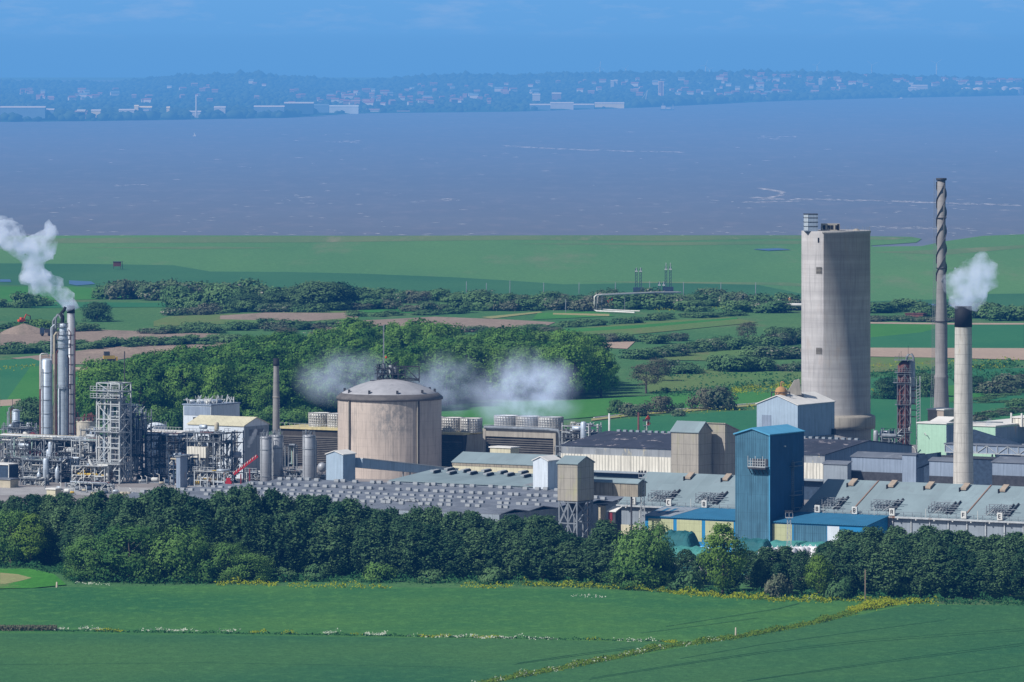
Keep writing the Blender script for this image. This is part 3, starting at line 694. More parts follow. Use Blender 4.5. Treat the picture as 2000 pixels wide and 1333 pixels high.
thicket((350,586),(560,590), 14, 34, MIX, 5, (9,14), 'upper thicket near the sea bank')
thicket((340,614),(660,608), 14, 16, MIX+['thorn0'], 2, (7,10), 'blossoming hedge below the big thicket')
thicket((690,586),(1160,596), 30, 20, MIX, 5, (8,12), 'long thicket between wood and sea bank')
thicket((700,604),(900,612), 10, 16, MIX, 3, (7,10), 'lower thicket above the wood')
thicket((930,603),(1146,606), 14, 22, MIX, 4, (8,12), 'thicket left of the pipeline loop')
thicket((1182,597),(1565,606), 30, 26, MIX, 7, (9,13), 'thicket inside the pipeline loop')
thicket((0,648),(160,646), 9, 20, GR+['bush0'], 4, (8,12), 'hedge behind the red excavator')
thicket((0,598),(70,600), 5, 22, GR, 3, (8,12), 'thicket at the left edge')
thicket((0,693),(150,682), 10, 18, GR[:3], 2, (6,10), 'dark hedge between the dirt banks, left of the columns')
thicket((150,682),(470,668), 20, 15, GR[:3], 2, (6,9), 'dark hedge between the dirt banks')
thicket((300,652),(640,640), 20, 15, GR[:3]+['pink0'], 3, (6,10), 'hedge below the olive meadow')
thicket((640,655),(1060,648), 14, 10, ['pink0','bush0','thorn0'], 2, (6,9), 'low hedge above the wood')
thicket((700,618),(890,614), 8, 9, GR[:3], 2, (6,9), 'hedge beside the straw strip')
thicket((1040,644),(1440,614), 18, 10, GR[:3], 2, (6,9), 'hedge of the long meadow')
thicket((1240,702),(1560,668), 22, 18, GR[:3]+['pink0', 'thorn0'], 4, (7,10), 'dark hedge left of the concrete tower')
thicket((1150,672),(1330,668), 9, 16, GR[:3]+['pink0'], 4, (6,9), 'bushes around the small bare patch')
thicket((1260,734),(1350,728), 7, 20, GR[:3]+['thorn0'], 4, (6,9), 'bushes right of the wood')
thicket((1410,726),(1480,726), 6, 26, ['bush0', 'bush1'], 1, (8,10), 'dense clump in the rough meadow')
thicket((1495,724),(1560,724), 5, 17, ['thorn0', 'pink0', 'thorn1'], 2, (5,8), 'blossoming bushes beside the concrete tower')
thicket((1470,698),(1560,700), 6, 22, MIX, 3, (7,10), 'bushes left of the tower middle')
thicket((1520,660),(1562,668), 4, 26, MIX, 5, (8,11), 'bushes next to the tower')
thicket((1705,606),(1880,622), 14, 18, MIX, 6, (8,11), 'thicket between canal and towpath')
thicket((1900,624),(2000,628), 9, 26, MIX, 4, (9,12), 'thicket right of the black chimney top')
thicket((1700,627),(1850,628), 12, 9, ['thorn0', 'pink0', 'thorn1'], 1, (6,9), 'low hedge along the towpath')
thicket((1905,820),(1975,806), 7, 12, ['bush0', 'pink0'], 1, (6,8), 'hedge behind the green building')
thicket((1985,800),(2010,792), 3, 14, ['bush0', 'bush1'], 1, (6,8), 'hedge at the right edge')
thicket((1905,784),(2000,766), 9, 7, ['bush0', 'bush1'], 1, (6,8), 'low dark hedge along the grass track')
thicket((1945,770),(2000,752), 4, 24, ['pink0'], 2, (8,10), 'purplish bushes at the right')
thicket((1890,787),(1960,788), 5, 6, ['thorn0', 'bush0'], 1, (4,6), 'stubby row in the right meadow')
for x, by, top, w, key, lab in ((1378,800,764,7.5,'bare0','brown half bare bush left of the wide grey one'),(1405,800,760,9,'pink0','wide greyish bush in the green meadow'),(1290,806,778,7,'bare0','brown bush between the small bushes'),(1240,812,790,8,'pink0','low grey green bush right of the small pole'),
      (1203,808,784,4,'bush0','small dark bush above the dark roof, left'),(1325,800,789,4,'bush1','small dark bush between the brown bushes'),(1325,814,802,4,'thorn0','white blossoming bush on the track'),(1298,768,758,3,'bush0','lone dark shrub at the wood tip')):
    D = Dg(by); bush(key, x, D, Zt(top, D), w, lab)
for i in range(6):
    x = 500+i*22; D = Dg(842-(i % 3)*4); bush('mid0', x, D, 5, 8, 'yellow green bush between wood and cooling tower', 'yellow green bushes between wood and cooling tower')
for i in range(5):
    x = 285+i*16; D = Dg(850-(i % 3)*4); bush('mid0', x, D, 6, 7, 'yellow green bush behind the small white tank', 'yellow green bushes behind the small white tank')
# flowers, undergrowth
def scatter(name, lines, mat, label, cat, seed, n_per=9, size=.5, hh=1.2, width=4., clump=0):
    rs = np.random.RandomState(seed); C = []
    for pts, dens in lines:
        P = [np.array(G(*p)) for p in pts]
        for a, b in zip(P, P[1:]):
            L = np.linalg.norm(b-a); n = int(L*n_per*dens); t = rs.rand(n, 1)
            if clump: t = np.clip(np.round(t*L/clump)/(L/clump)+rs.normal(size=(n, 1))*.5/L*2, 0, 1)
            q = a+(b-a)*t; q[:, 1] += rs.normal(size=n)*width*.5; q[:, 0] += rs.normal(size=n)*.4
            prof = .45+.55*np.sin(q[:, 0]*.9)*np.sin(q[:, 0]*.37+1)
            q[:, 2] = .1+rs.rand(n)*hh*np.clip(prof, .15, 1); C.append(q)
    C = np.concatenate(C); Nn = rs.normal(size=C.shape)+np.array([-.4, -.8, .8])
    me = quads(name, C, Nn, size*rs.uniform(.6, 1.3, len(C)), rs.rand(len(C)), mat)
    put(name, me, None, label=label, cat=cat, kind='stuff')
bl = [(x, interp(BL, x)+4) for x in range(140, 2061, 40)]
scatter('undergrowth', [(bl, 1), ([(0,1106),(60,1108),(130,1120),(150,1136)], 1.2), ([(0,1098),(120,1104),(150,1116)], 1.0)], 'leaf_undergrowth', 'low green undergrowth at the foot of the tree belt', 'undergrowth', 5, 32, .55, 1.9, 7)
yb = [(x, interp(BL, x)+6+(3 if x > 1300 else 0)) for x in range(1020, 1640, 40)]
scatter('yellow_flowers', [([(425,1142),(500,1141),(540,1143)], .9), ([(560,1147),(620,1147),(720,1149),(760,1149)], .4), ([(900,1148),(1000,1147)], .5), (yb, 1.3), ([(1600,1170),(1700,1176),(1760,1176),(1830,1180)], .8),
   ([(1660,1194),(1700,1188),(1750,1178),(1780,1178)], 5.), ([(0,1246),(1,1246)], .1)], 'petal_yellow', 'bright yellow flowers along the tree belt', 'flowers', 6, 30, .46, 1.5, 5)
scatter('field_margin_flowers', [([(930,1338),(1040,1318),(1180,1290),(1290,1266),(1400,1252),(1500,1236),(1600,1216),(1670,1196)], 1.5)], 'petal_green_yellow', 'yellow green weeds along the diagonal field margin', 'flowers', 8, 42, .36, .9, 4)
scatter('margin_blossom', [([(930,1338),(1040,1318),(1180,1290),(1290,1266),(1400,1252)], .25)], 'petal_white', 'white blossoms in the diagonal field margin', 'flowers', 18, 20, .35, 1.0, 4, 9)
scatter('white_field_flowers', [([(110,1232),(125,1231)], 2), ([(160,1231),(195,1232)], 2.), ([(280,1233),(390,1233)], 1.), ([(430,1235),(460,1234)], 1), ([(640,1238),(655,1237)], 3), ([(715,1241),(750,1240)], 2.6), ([(800,1244),(1090,1250)], .7), ([(1210,1252),(1290,1254)], .8), ([(900,1245),(990,1247)], 1),
   ([(1120,1166),(1180,1168)], .6), ([(1500,1169),(1600,1172)], .8), ([(150,1141),(210,1143)], .7)], 'petal_white', 'white flower clumps along the line between the two crops', 'flowers', 9, 12, .36, .8, 2.5, 3)
scatter('yellow_field_flowers', [([(185,1233),(240,1234)], 1.2), ([(490,1236),(520,1236)], 1.2), ([(550,1238),(575,1238)], .8), ([(690,1240),(700,1240)], .8), ([(820,1244),(880,1245)], 1.2), ([(925,1246),(975,1246)], 1.6), ([(1145,1251),(1170,1251)], .6), ([(1295,1254),(1320,1256)], 2)], 'petal_yellow', 'thin yellow flowers in the line between the two crops', 'flowers', 10, 26, .34, .7, 2.5)
scatter('crop_line_weeds', [([(0,1232),(500,1239),(1000,1248),(1300,1254)], 1)], 'leaf_undergrowth', 'dark weeds along the line between the two crops', 'weeds', 12, 12, .4, .5, 1.5)
scatter('meadow_flowers', [([(1430,765),(1480,757),(1520,756),(1560,752)], 1.6), ([(1430,770),(1560,764)], .5), ([(1200,812),(1290,806),(1400,800),(1480,796)], .5), ([(1690,718),(1760,712),(1990,702)], .4), ([(1700,766),(1740,766)], 1.), ([(1280,606),(1330,604),(1440,602)], .8), ([(0,720),(70,716)], .5), ([(1900,720),(1960,716)],.8)], 'petal_yellow', 'yellow flower patches in the meadows behind the works', 'flowers', 13, 9, .6, .8, 16)
scatter('rough_herbs', [([(1280,772),(1560,746)], 1), ([(1300,735),(1560,735)], .6), ([(1700,735),(1990,712)], 1.4), ([(1860,744),(2000,730)], 1)], 'leaf_undergrowth', 'rough tufts in the meadows behind the works', 'grass', 14, 9, .9, .9, 26)
for x, lab in ((50,'brown clipped hedge stub on the crop line at the left edge'),):
    rs = np.random.RandomState(2); D = Dg(1232); n = 2600
    C = np.stack([X(0, D)-2+rs.rand(n)*13, D+rs.normal(size=n)*.8, .1+rs.rand(n)*.9], 1)
    put('hedge', quads('hedge', C, rs.normal(size=C.shape)+np.array([0,-1,.5]), .35, rs.rand(n), 'leaf_bare'), None, label=lab, cat='hedge')
# ---------------------------------------------------------------- the works: sheds and towers
RW = random.Random(21)
# blue tower
t, w, d, h = bldg('blue_tower', 'tall blue clad tower with a shallow gabled roof in front of the long warehouse', 'tower', 1436, 1503, 1570, 1591.3, 850, 'y', 1.3, wall='blue_cladding', roof='blue_roof_light')
side(t, w, .05, d-.05, 0, h-.25, 'blue_side_shade', 'side_cladding', .08)  # shade on this side is put into the darker cladding colour
trims(t, w, d, h, 'blue_roof_light', .25)
put('roof_trim', MB().bar((-.3,-.32,h-.05),(w/2,-.32,h+1.35),.12,.3).bar((w/2,-.32,h+1.35),(w+.3,-.32,h-.05),.12,.3), 'blue_roof_light', t)
b = put('balcony', MB().box(w-4.7, w-.2, -1.6, -.02, h-7.2, h-7.0).box(w-4.7, w-.2, -1.6, -1.5, h-5.9, h-5.8).box(w-4.7,w-.2,-1.6,-1.5,h-6.5,h-6.4), 'steel_light', t)
m = MB()
for i in range(8):
    x = w-4.7+i*4.4/7; m.box(x, x+.12, -1.6, -1.48, h-7, h-5.2+.5*(i % 3 == 0))
put('railing', m, 'steel_light', b)
m = MB(); 
for i in range(5): m.bar((w-4.6+i*1.05,-1.5,h-7.2),(w-4.6+i*1.05,-.05,h-8.8),.14)
m.box(w-4.7, w-.2, -1.55, -.06, h-7.6, h-7.25).box(w-4.5, w-.4, -.12, -.01, h-7, h-5.4)
put('bracket', m, 'steel_dark', b)
m = MB()
for y in (9.6, 10.4): m.bar((w+.25, y, 3),(w+.25, y, h-6.5),.1)
for i in range(40): m.bar((w+.25, 9.6, 3+i*.42),(w+.25,10.4,3+i*.42),.06)
put('ladder', m, 'steel_grey', t)
for z in (h-7.5, h-14, 8.): put('platform', MB().box(w+.02, w+1.3, 8.8, 12.6, z, z+.12).bar((w+1.25,8.8,z+1),(w+1.25,12.6,z+1),.08).bar((w+1.25,8.8,z),(w+1.25,8.8,z+1),.08).bar((w+1.25,12.6,z),(w+1.25,12.6,z+1.9),.1), 'steel_grey', t)
put('floodlight', MB().box(w+.02,w+.4,6.3,6.7,h-3,h-2.7), 'pipe_white', t)
# long warehouse in two lengths
WX, WY = 24.6, 1625.0
def along(s, back=0): return (WX+ux*s+vx*back, WY+uy*s+vy*back)
def gear(t, x, h, slope):
    g = MB(); r = RW
    z = lambda y: h+.3+slope*y
    for i in range(7):
        xx = x+i*.75-2.4; g.bar((xx, 1.2, z(1.2)), (xx, 1.2, z(1.2)+1.6+r.random()*1.1), .12)
        g.bar((xx, 1.0, z(1)+.5+r.random()), (xx+r.uniform(-.5, .5), 4.5+r.random(), z(4.5)+.4), .12)
    for k in range(5): g.bar((x-2.8, 1+k*.5, z(1+k*.5)+.5+k*.22), (x+3+r.random()*2, 1+k*.5, z(1+k*.5)+.6+k*.2), .14)
    g.box(x-1.2, x+1.2, 2.2, 3.2, z(2.2), z(2.2)+.8)
    put('roof_gear', g, 'steel_grey', t)
    put('roof_pipe', MB().bar((x+2.2, .6, z(.6)+.3), (x+2.2, 5.4, z(5.4)+.25), .3).bar((x+3.2,.6,z(.6)+.3),(x+3.2,5.8,z(5.8)+.25),.3), 'steel_dark', t)
def letter(m, ch, x, z, s):
    segs = {'E': [(0,0,0,2),(0,2,1,2),(0,1,1,1),(0,0,1,0)], 'C': [(0,0,0,2),(0,2,1,2),(0,0,1,0)], 'A': [(0,0,0,2),(0,2,1,2),(1,0,1,2),(0,1,1,1)], 'B': [(0,0,0,2),(0,2,1,2),(1,0,1,2),(0,1,1,1),(0,0,1,0)],
            'F': [(0,0,0,2),(0,2,1,2),(0,1,1,1)], 'D': [(0,0,0,2),(0,2,1,2),(1,0,1,2),(0,0,1,0)]}[ch]
    for a, b, c, d_ in segs: m.bar((x+a*s*.5,-.47,z+b*s*.45),(x+c*s*.5,-.47,z+d_*s*.45),.12*s if False else .13,.13)
def warehouse(name, label, s0, wid, signs, gears, vents, seams):
    t, w, d, h = bldg(name, label, 'warehouse', 0, 0, 0, 0, 0, 'x', 6.4, wall='grey_panel', roof='green_grey_roof', org=along(s0), w=wid, d=26, eave=8, over=.6)
    sl = 6.4/13
    front(t, 0, w, 0, 3.4, 'cream_cladding', 'lower_wall', .12)
    m = MB()
    n = int(w/4.6)
    for i in range(n+1): x = i*w/n; m.box(x-.12, x+.12, -.3, -.13, 0, 7.6)
    put('pilaster', m, 'steel_light', t)
    g = put('gutter', MB().box(-.6, w+.6, -1.0, -.62, 7.55, 7.95), 'steel_light', t)
    m = MB()
    for i in range(int(w/2.2)+1): m.box(i*2.2-.05, i*2.2+.05, -.85, -.75, 7.95, 8.95)
    m.box(-.5, w+.5, -.84, -.78, 8.9, 8.97).box(-.5, w+.5, -.84, -.78, 8.42, 8.48)
    put('eave_railing', m, 'steel_grey', t)
    for i, (sx, ch) in enumerate(signs):
        b = put('sign', MB().box(sx-.65, sx+.65, -.92, -.88+.44, 8.1, 9.7), 'pipe_white', t)
        m = MB(); 
        segs = MB(); letter(m, ch, sx-.25, 8.5, .9); 
        m.v = [(a, b_-.48, c) for a, b_, c in m.v]; put('letter', m, 'black_top', b)
    for gx_ in gears: gear(t, gx_, h, sl)
    for vx_ in [q+RW.uniform(-.8, .8) for q in vents]:
        v_ = put('ridge_vent', MB().slab([(vx_-.7, 10.2, h+.5+sl*10.2+.4), (vx_+.7, 10.2, h+.5+sl*10.2+.4), (vx_+.7, 12.3, h+.5+sl*12.3+.45), (vx_-.7, 12.3, h+.5+sl*12.3+.45)], .4), 'vent_tan', t)
        put('vent_opening', MB().box(vx_-.95, vx_-.72, 9.9, 12, h+.3+sl*9.3, h+.9+sl*10.5), 'dark_void', v_)
    m = MB()
    for sx in seams: m.bar((sx, .1, h+.33+.05), (sx, 12.9, h+.33+sl*12.9), .28, .16)
    if seams: put('roof_seam', m, 'tan_dirt', t)
    m = MB()
    for i in range(int(w/13)): x = 6+i*13; m.bar((x, -.8, 8), (x, -.8, 9.9), .09); m.bar((x+2,-.8,8.9),(x+3.4,.3,10.2),.09)
    put('vent_pipe', m, 'pipe_white', t)
    m = MB()
    for i in range(int(w/4.6)): m.box(2+i*4.6-.14, 2+i*4.6+.14, -1.05, -.95+.3, 7.25, 7.5)
    put('wall_lamp', m, 'pipe_white', t)
    return t
warehouse('long_warehouse', 'grey green roofed warehouse left of the blue tower, with lettered signs on its eave', 0, 31, [(3.8, 'E'), (13.2, 'C'), (22.5, 'B')], [9, 21.5], [11.5, 21], [])
warehouse('long_warehouse', 'long grey green roofed warehouse right of the blue tower, reaching the right edge', 47.2, 70, [(4.5, 'B'), (14, 'B'), (23.5, 'A'), (41.5, 'F'), (50.5, 'E')], [5.5, 19.5, 34, 48.5], [7.5, 16.5, 26, 35.5, 45, 54], [12.5, 41])
# low blue roofed annexes
def annex(name, label, px0, s, wid, panels):
    t, w, d, h = bldg(name, label, 'building', 0,0,0,0,0, 'mono', 1.5, wall='blue_paint', roof='blue_roof', org=along(s, -10.2), w=wid, d=9.6, eave=6.3, over=.35)
    for (a, b, mt) in panels: front(t, a, b, 1.2 if mt != 'white_cladding' else .2, 5.9, mt, 'wall_panel', .05)
    return t
t = annex('blue_annex', 'low lean-to with a bright blue roof and yellow green panels left of the blue tower', 1259, 12.4, 23.9, [(1.1, 7.6, 'pale_green_panel'), (8.5, 15, 'pale_green_panel'), (15.9, 23.2, 'pale_green_panel')])
put('roof_patch', MB().slab([(0, -.1, 6.56), (7, -.1, 6.56), (9.2, 9.4, 8.02), (0, 9.4, 8.02)], .05), 'grey_panel', t, label='weathered grey end of the blue roof')
sk = MB()
for x in (1.6, 3.6): sk.slab([(x, 2.5, 6.98), (x+.9, 2.5, 6.98), (x+.9, 7.5, 7.76), (x, 7.5, 7.76)], .03)
put('skylight', sk, 'blue_roof', t)
t = annex('blue_annex', 'low lean-to with a dark blue roof right of the blue tower', 1505, 45, 24.5, [(.6, 5.6, 'pale_green_panel'), (6, 14.4, 'blue_cladding'), (14.6, 17.6, 'white_cladding')])
# hopper tower on steel legs
z0 = 10.3
t, w, d, h = bldg('hopper_tower', 'beige sheeted hopper tower standing on dark steel legs beside the trees', 'tower', 1089, 1128, 1160, 1600, 907, 'x', 1.4, z0=z0, wall='beige_sheeting', roof='green_grey_roof')
m = MB()
for x in (.3, w/2, w-.3):
    for y in (.3, d-.3): m.bar((x, y, -z0), (x, y, 0), .35)
for z in (-.3, -5, -9.9):
    m.bar((.3,.3,z),(w-.3,.3,z),.28); m.bar((w-.3,.3,z),(w-.3,d-.3,z),.28); m.bar((.3,d-.3,z),(w-.3,d-.3,z),.28)
for a, b in ((-.3, -5), (-5, -9.9)):
    m.bar((.3,.3,a),(w/2,.3,b),.24); m.bar((w/2,.3,a),(.3,.3,b),.24); m.bar((w/2,.3,a),(w-.3,.3,b),.24); m.bar((w-.3,.3,a),(w/2,.3,b),.24)
    m.bar((w-.3,.3,a),(w-.3,d-.3,b),.24); m.bar((w-.3,d-.3,a),(w-.3,.3,b),.24)
m.bar((-2,.3,-9.5),(w/2,.3,-1),.3); m.bar((-2,.3,-10),(-2,.3,-6.5),.25)
put('leg_frame', m, 'steel_grey', t)
put('hopper', MB().add([(1,1,0),(w-1,1,0),(w-1,d-1,0),(1,d-1,0),(w/2-.5,d/2-.5,-3),(w/2+.5,d/2-.5,-3),(w/2+.5,d/2+.5,-3),(w/2-.5,d/2+.5,-3)], [(4,5,1,0),(5,6,2,1),(6,7,3,2),(7,4,0,3),(7,6,5,4)]), 'steel_dark', t)
t, w, d, h = bldg('conveyor_gallery', 'brown streaked conveyor gallery leading right from the hopper tower', 'gallery', 1131, 1246, 1252, 1604, 945, 'x', .7, z0=11.0, wall='brown_sheeting', roof='green_grey_roof', d=3.5)
for x in (2, w-2): put('leg', MB().bar((x, .5, -11), (x, .5, 0), .3), 'steel_dark', t)
# big vented roof
EW, ED = 103, 72
org = (X(975, 1597)-ux*EW, 1597-uy*EW)
t = thing('vented_factory', 'wide low factory with a dark roof dotted with pale box vents behind the tree belt', 'factory', (org[0], org[1], 0), -A)
m = MB().quad((0,0,0),(EW,0,0),(EW,0,7.6),(0,0,7.6)).quad((EW,0,0),(EW,ED,0),(EW,ED,7.6),(EW,0,7.6)).quad((EW,ED,0),(0,ED,0),(0,ED,7.6),(EW,ED,7.6)).quad((0,ED,0),(0,0,0),(0,0,7.6),(0,ED,7.6))
put('wall', m, 'grey_panel', t)
def zr(y): f = (y/12) % 1; return 7.75+.75*(1-abs(2*f-1))
m = MB(); ys = [i*6 for i in range(13)]
for a, b in zip(ys, ys[1:]): m.slab([(-.4, a, zr(a+.001) if a % 12 else 7.75), (EW+.4, a, 7.75 if a % 12 == 0 else 8.5), (EW+.4, b, 7.75 if b % 12 == 0 else 8.5), (-.4, b, 7.75 if b % 12 == 0 else 8.5)], .2)
put('roof', m, 'slate_roof', t)
vs_ = []
for r_ in range(5):
    yy = 6+r_*14.5
    for i in range(20):
        x0 = 2+i*5.1+(r_ % 2)*1.6+RW.uniform(-.15, .15)
        for q in (0, 1.8):
            x = x0+q
            if x < EW-1.5: vs_.append((x, yy+q*.35))
def ventmesh(): 
    return MB().box(-.6, .6, -.4, .4, .12, .7).box(-.45, .45, -.3, .3, -.1, .12)
vme = ventmesh().mesh('roof_vent'); vme.materials.append(MATS['roof_vent'])
vis = [p_ for p_ in vs_]; vis.sort(key=lambda p_: p_[1]-p_[0]*.4)
rest = MB()
cntv = 0
for i, (x, y) in enumerate(vis):
    if RW.random() < .1: continue
    x += RW.uniform(-.35, .35); y += RW.uniform(-.5, .5); zz = zr(y)
    if cntv < 98 and not (x < 38 and y < 42): put('roof_vent', vme, None, t, (x, y, zz)); cntv += 1
    else: rest.add([(a+x, b+y, c+zz) for a, b, c in ventmesh().v], ventmesh().f)
put('roof_vents', rest, 'roof_vent', t, kind='stuff')
m = MB()
for i in range(26): x = 60+RW.random()*11; y = 15+RW.random()*2.5; m.box(x, x+.8, y, y+.5, 8.4, 8.75)
put('roof_debris', m, 'roof_vent', t)
t, w, d, h = bldg('ridged_shed', 'grey green low pitched shed with angled roof vents behind the vented factory', 'shed', 0,0,0,0,0, 'x', 1.5, wall='grey_panel', roof='green_grey_roof', org=(X(762,1700),1700), w=46, d=37, eave=8.3)
for i in range(8):
    for j in (0, 1):
        x = 4+i*5.2+j*1.4; y = 12+j*4.0-(i % 2)
        v_ = put('roof_vent', MB().bar((x, y, 8.8+y*.08+.35), (x+.1, y+2.8, 8.8+(y+2.8)*.08+.35), 1.0, .3), 'roof_vent', t)
        put('vent_opening', MB().bar((x+.62, y, 8.8+y*.08+.1), (x+.72, y+2.8, 8.8+(y+2.8)*.08+.1), .35, .45), 'dark_void', v_)
put('roof_panel', MB().slab([(37, .2, 8.62), (46, .2, 8.62), (46, 18, 10.07), (37, 18, 10.07)], .05), 'mixed_panel', t, label='paler newer roof panel')
# white boxes and the sloping gallery
t, w, d, h = bldg('white_transfer_tower', 'pale box shaped transfer tower at the top of the sloping gallery', 'tower', 637, 670, 694, 1716, 889, 'y', .8, wall='blue_white_cladding', roof='white_roof')
t, w, d, h = bldg('white_transfer_tower', 'small white gabled tower on the shed roof left of the hopper tower', 'tower', 1041, 1070, 1095, 1668, 901, 'y', .9, wall='white_cladding', roof='white_roof')
P0 = Vector((X(690,1722), 1722, 0)); L = 43.0
t = thing('sloping_gallery', 'enclosed conveyor gallery sloping down to the right in front of the domed silo', 'gallery', P0, -A)
y0, y1, za, zb, zc, zd = 0, L, 10.1, 12.3, 5.7, 7.5
put('wall', MB().add([(0,y0,za),(2.6,y0,za),(2.6,y1,zc),(0,y1,zc),(0,y0,zb),(2.6,y0,zb),(2.6,y1,zd),(0,y1,zd)], [(0,3,2,1),(0,1,5,4),(1,2,6,5),(2,3,7,6),(3,0,4,7)]), 'blue_white_cladding', t)
put('roof', MB().slab([(-.15,y0,zb+.2),(2.8,y0,zb+.2),(2.8,y1,zd+.2),(-.15,y1,zd+.2)], .18), 'white_roof', t)
for i in (2, 4):
    y = 3+i*9.3; zz = za+(zc-za)*y/L
    for x in (.3, 2.3): put('leg', MB().bar((x,y,0),(x,y,zz),.25), 'steel_grey', t)
# building with cream wall
t, w, d, h = bldg('cream_walled_shed', 'grey green roofed shed with a cream wall in front of the right cooling tower', 'shed', 0,0,0,0,0, 'x', 2.1, wall='cream_cladding', roof='green_grey_roof', org=(X(884,1765),1765), w=27, d=10.4, eave=8.7)
front(t, -.1, w, 7.9, 8.5, 'brown_sheeting', 'fascia', .08)
t, w, d, h = bldg('cream_hut', 'small cream hut behind the grey green roof with the cream wall', 'hut', 0,0,0,0,0, 'flat', 0, wall='cream_cladding', roof='white_roof', org=(X(957,1782),1782), w=6, d=4, eave=11.2)
# long building with dark roof
org = (X(1097,1790),1790); w_ = math.hypot(X(1611,1750)-org[0], 40)
t, w, d, h = bldg('dark_roofed_hall', 'wide hall with a dark blotched roof over a ribbed white wall', 'hall', 0,0,0,0,0, 'x', 2.3, wall='blue_grey_panel', roof='dark_roof', org=org, w=w_, d=44, eave=11.3)
front(t, -.1, w, 9.3, 11.05, 'mixed_panel', 'upper_wall', .1); front(t, -.1, w+.15, 5.4, 9.3, 'ribbed_white', 'ribbed_wall', .25); front(t, 0, w, 0, 5.2, 'steel_blue_dark', 'lower_wall', .05)  # dark lower sheet paints the shade of the recess below the ribs
put('canopy', MB().slab([(-.3,-1.6,5.2),(w+.3,-1.6,5.2),(w+.3,-.02,5.5),(-.3,-.02,5.5)], .2), 'grey_panel', t)
m = MB()
for i in range(38): x = 3+i*(w-5)/38; m.box(x, x+.9, 21.6, 22.5, h+2.45, h+2.95)
put('ridge_cowls', m, 'grey_panel', t, label='row of small ridge cowls')
t, w, d, h = bldg('end_wall_lean_to', 'plain grey lean-to in front of the right end of the dark roofed hall', 'building', 1608, 1655, 1662, 1738, 908, 'mono', .5, wall='grey_panel', roof='slate_roof')
# beige twin boxes
t, w, d, h = bldg('beige_elevator_tower', 'beige sheeted tower with a green grey gabled roof, left of the twin', 'tower', 1311, 1364, 1390, 1690, 845, 'x', 2.2, wall='beige_sheeting', roof='green_grey_roof')
t, w, d, h = bldg('beige_elevator_tower', 'narrow beige sheeted tower right behind its gabled twin, partly in its shadow', 'tower', 1376, 1416, 1442, 1694.5, 829, 'mono', -1.8, wall='beige_sheeting', roof='beige_sheeting')
# white box in front of the tower, with gear
t, w, d, h = bldg('white_gabled_tower', 'big pale blue gabled box with a white roof at the foot of the concrete tower', 'tower', 1478, 1558, 1630, 1790, 792, 'y', 2.2, z0=10, wall='blue_white_cladding', roof='white_roof')
front(t, 1.5, 4.2, 4.6, 8.6, 'blue_grey_panel', 'patched_panel', .04)
side(t, w, d-1.6, d-.6, 3, 4.6, 'steel_dark', 'vent', .7)
put('side_ledge', MB().box(w+.01, w+1, 8, d, 3, 3.15), 'steel_grey', t)
bx_, by_ = t.location.x, t.location.y
def loc(t, x, y, z): c_, s_ = math.cos(-A), math.sin(-A); return (t.location.x+x*c_-y*s_, t.location.y+x*s_+y*c_, t.location.z+z)
zt = h+2.4
v_ = thing('rooftop_vessel', 'small orange domed vessel with bent pipe on the white roof', 'vessel', loc(t, w/2-.6, 3, zt))
put('shell', MB().lathe([(.01,-.8),(1.3,-.8),(1.55,.2),(1.5,.9),(1.2,1.5),(.6,1.9),(.01,2)], 20), 'orange_vessel', v_)
put('outlet_pipe', MB().tube([(0,0,1.8),(0,0,2.9),(.15,0,3.2),(.45,0,3.2),(.6,0,2.9)], .16), 'orange_vessel', v_)
m = MB()
for x in (-2.4,-1.2,1.2,2.2):
    for y in (-1.6, 1.6): m.bar((x,y,-2.2),(x,y,.6),.16)
for z in (-.8, .55): m.bar((-2.4,-1.6,z),(2.2,-1.6,z),.14); m.bar((-2.4,1.6,z),(2.2,1.6,z),.14); m.bar((-2.4,-1.6,z),(-2.4,1.6,z),.14)
put('frame', m, 'steel_dark', v_)
v_ = thing('ventilation_hood', 'leaning grey ventilation hood with a dark opening on the ridge of the pale gabled box', 'hood', loc(t, w/2+.2, 8.6, zt-.3))
put('hood', MB().add([(-2.2,-1.3,0),(1.6,-1.3,0),(1.6,1.3,0),(-2.2,1.3,0),(-.2,-1,3.6),(1.1,-1,3.9),(1.1,1,3.9),(-.2,1,3.6)], [(0,1,5,4),(1,2,6,5),(2,3,7,6),(3,0,4,7),(4,5,6,7)]), 'concrete_frame', v_)
put('opening', MB().add([(1.64,-1.1,.2),(1.64,1.1,.2),(1.15,.85,3.6),(1.15,-.85,3.6)], [(0,1,2,3)]), 'dark_void', v_)
put('fan_casing', MB().hcyl((-2.6,-.5,.9),(-2.6,.5,.9),.8), 'pipe_white', v_)
put('base', MB().box(-5, 2.2, -1.4, 1.4, -.35, .0), 'steel_dark', v_)
# concrete tower
CD = 1830
t = thing('concrete_tower', 'very tall rounded concrete tower with a box on its roof', 'tower', (X(1641,CD), CD, 0))
ZT = Zt(452, CD-7)
put('shaft', MB().lathe([(7.75,15),(7.68,ZT-.6),(7.85,ZT-.6),(7.85,ZT)], 72).lathe([(7.85,ZT),(.01,ZT)], 72, smooth=False), 'concrete_tower', t)
put('stair_shaft', MB().lathe([(6.0,0),(5.95,ZT-.1),(.01,ZT-.1)], 56, -3.95, -.3), 'concrete_shaft', t)
put('collar', MB().lathe([(8.1,13.2),(8.95,13.2),(9.0,14.2),(9.0,16.2),(8.8,16.5),(7.8,16.9)], 72), 'concrete_frame', t)
put('base', MB().lathe([(7.9,0),(7.9,13.2)], 60), 'concrete_shaft', t)
m = MB()
m.box(-9.4, -5.9, -5, -1.2, ZT-.1, ZT+4.2)
p_ = put('lift_house', m, 'blue_grey_panel', t)
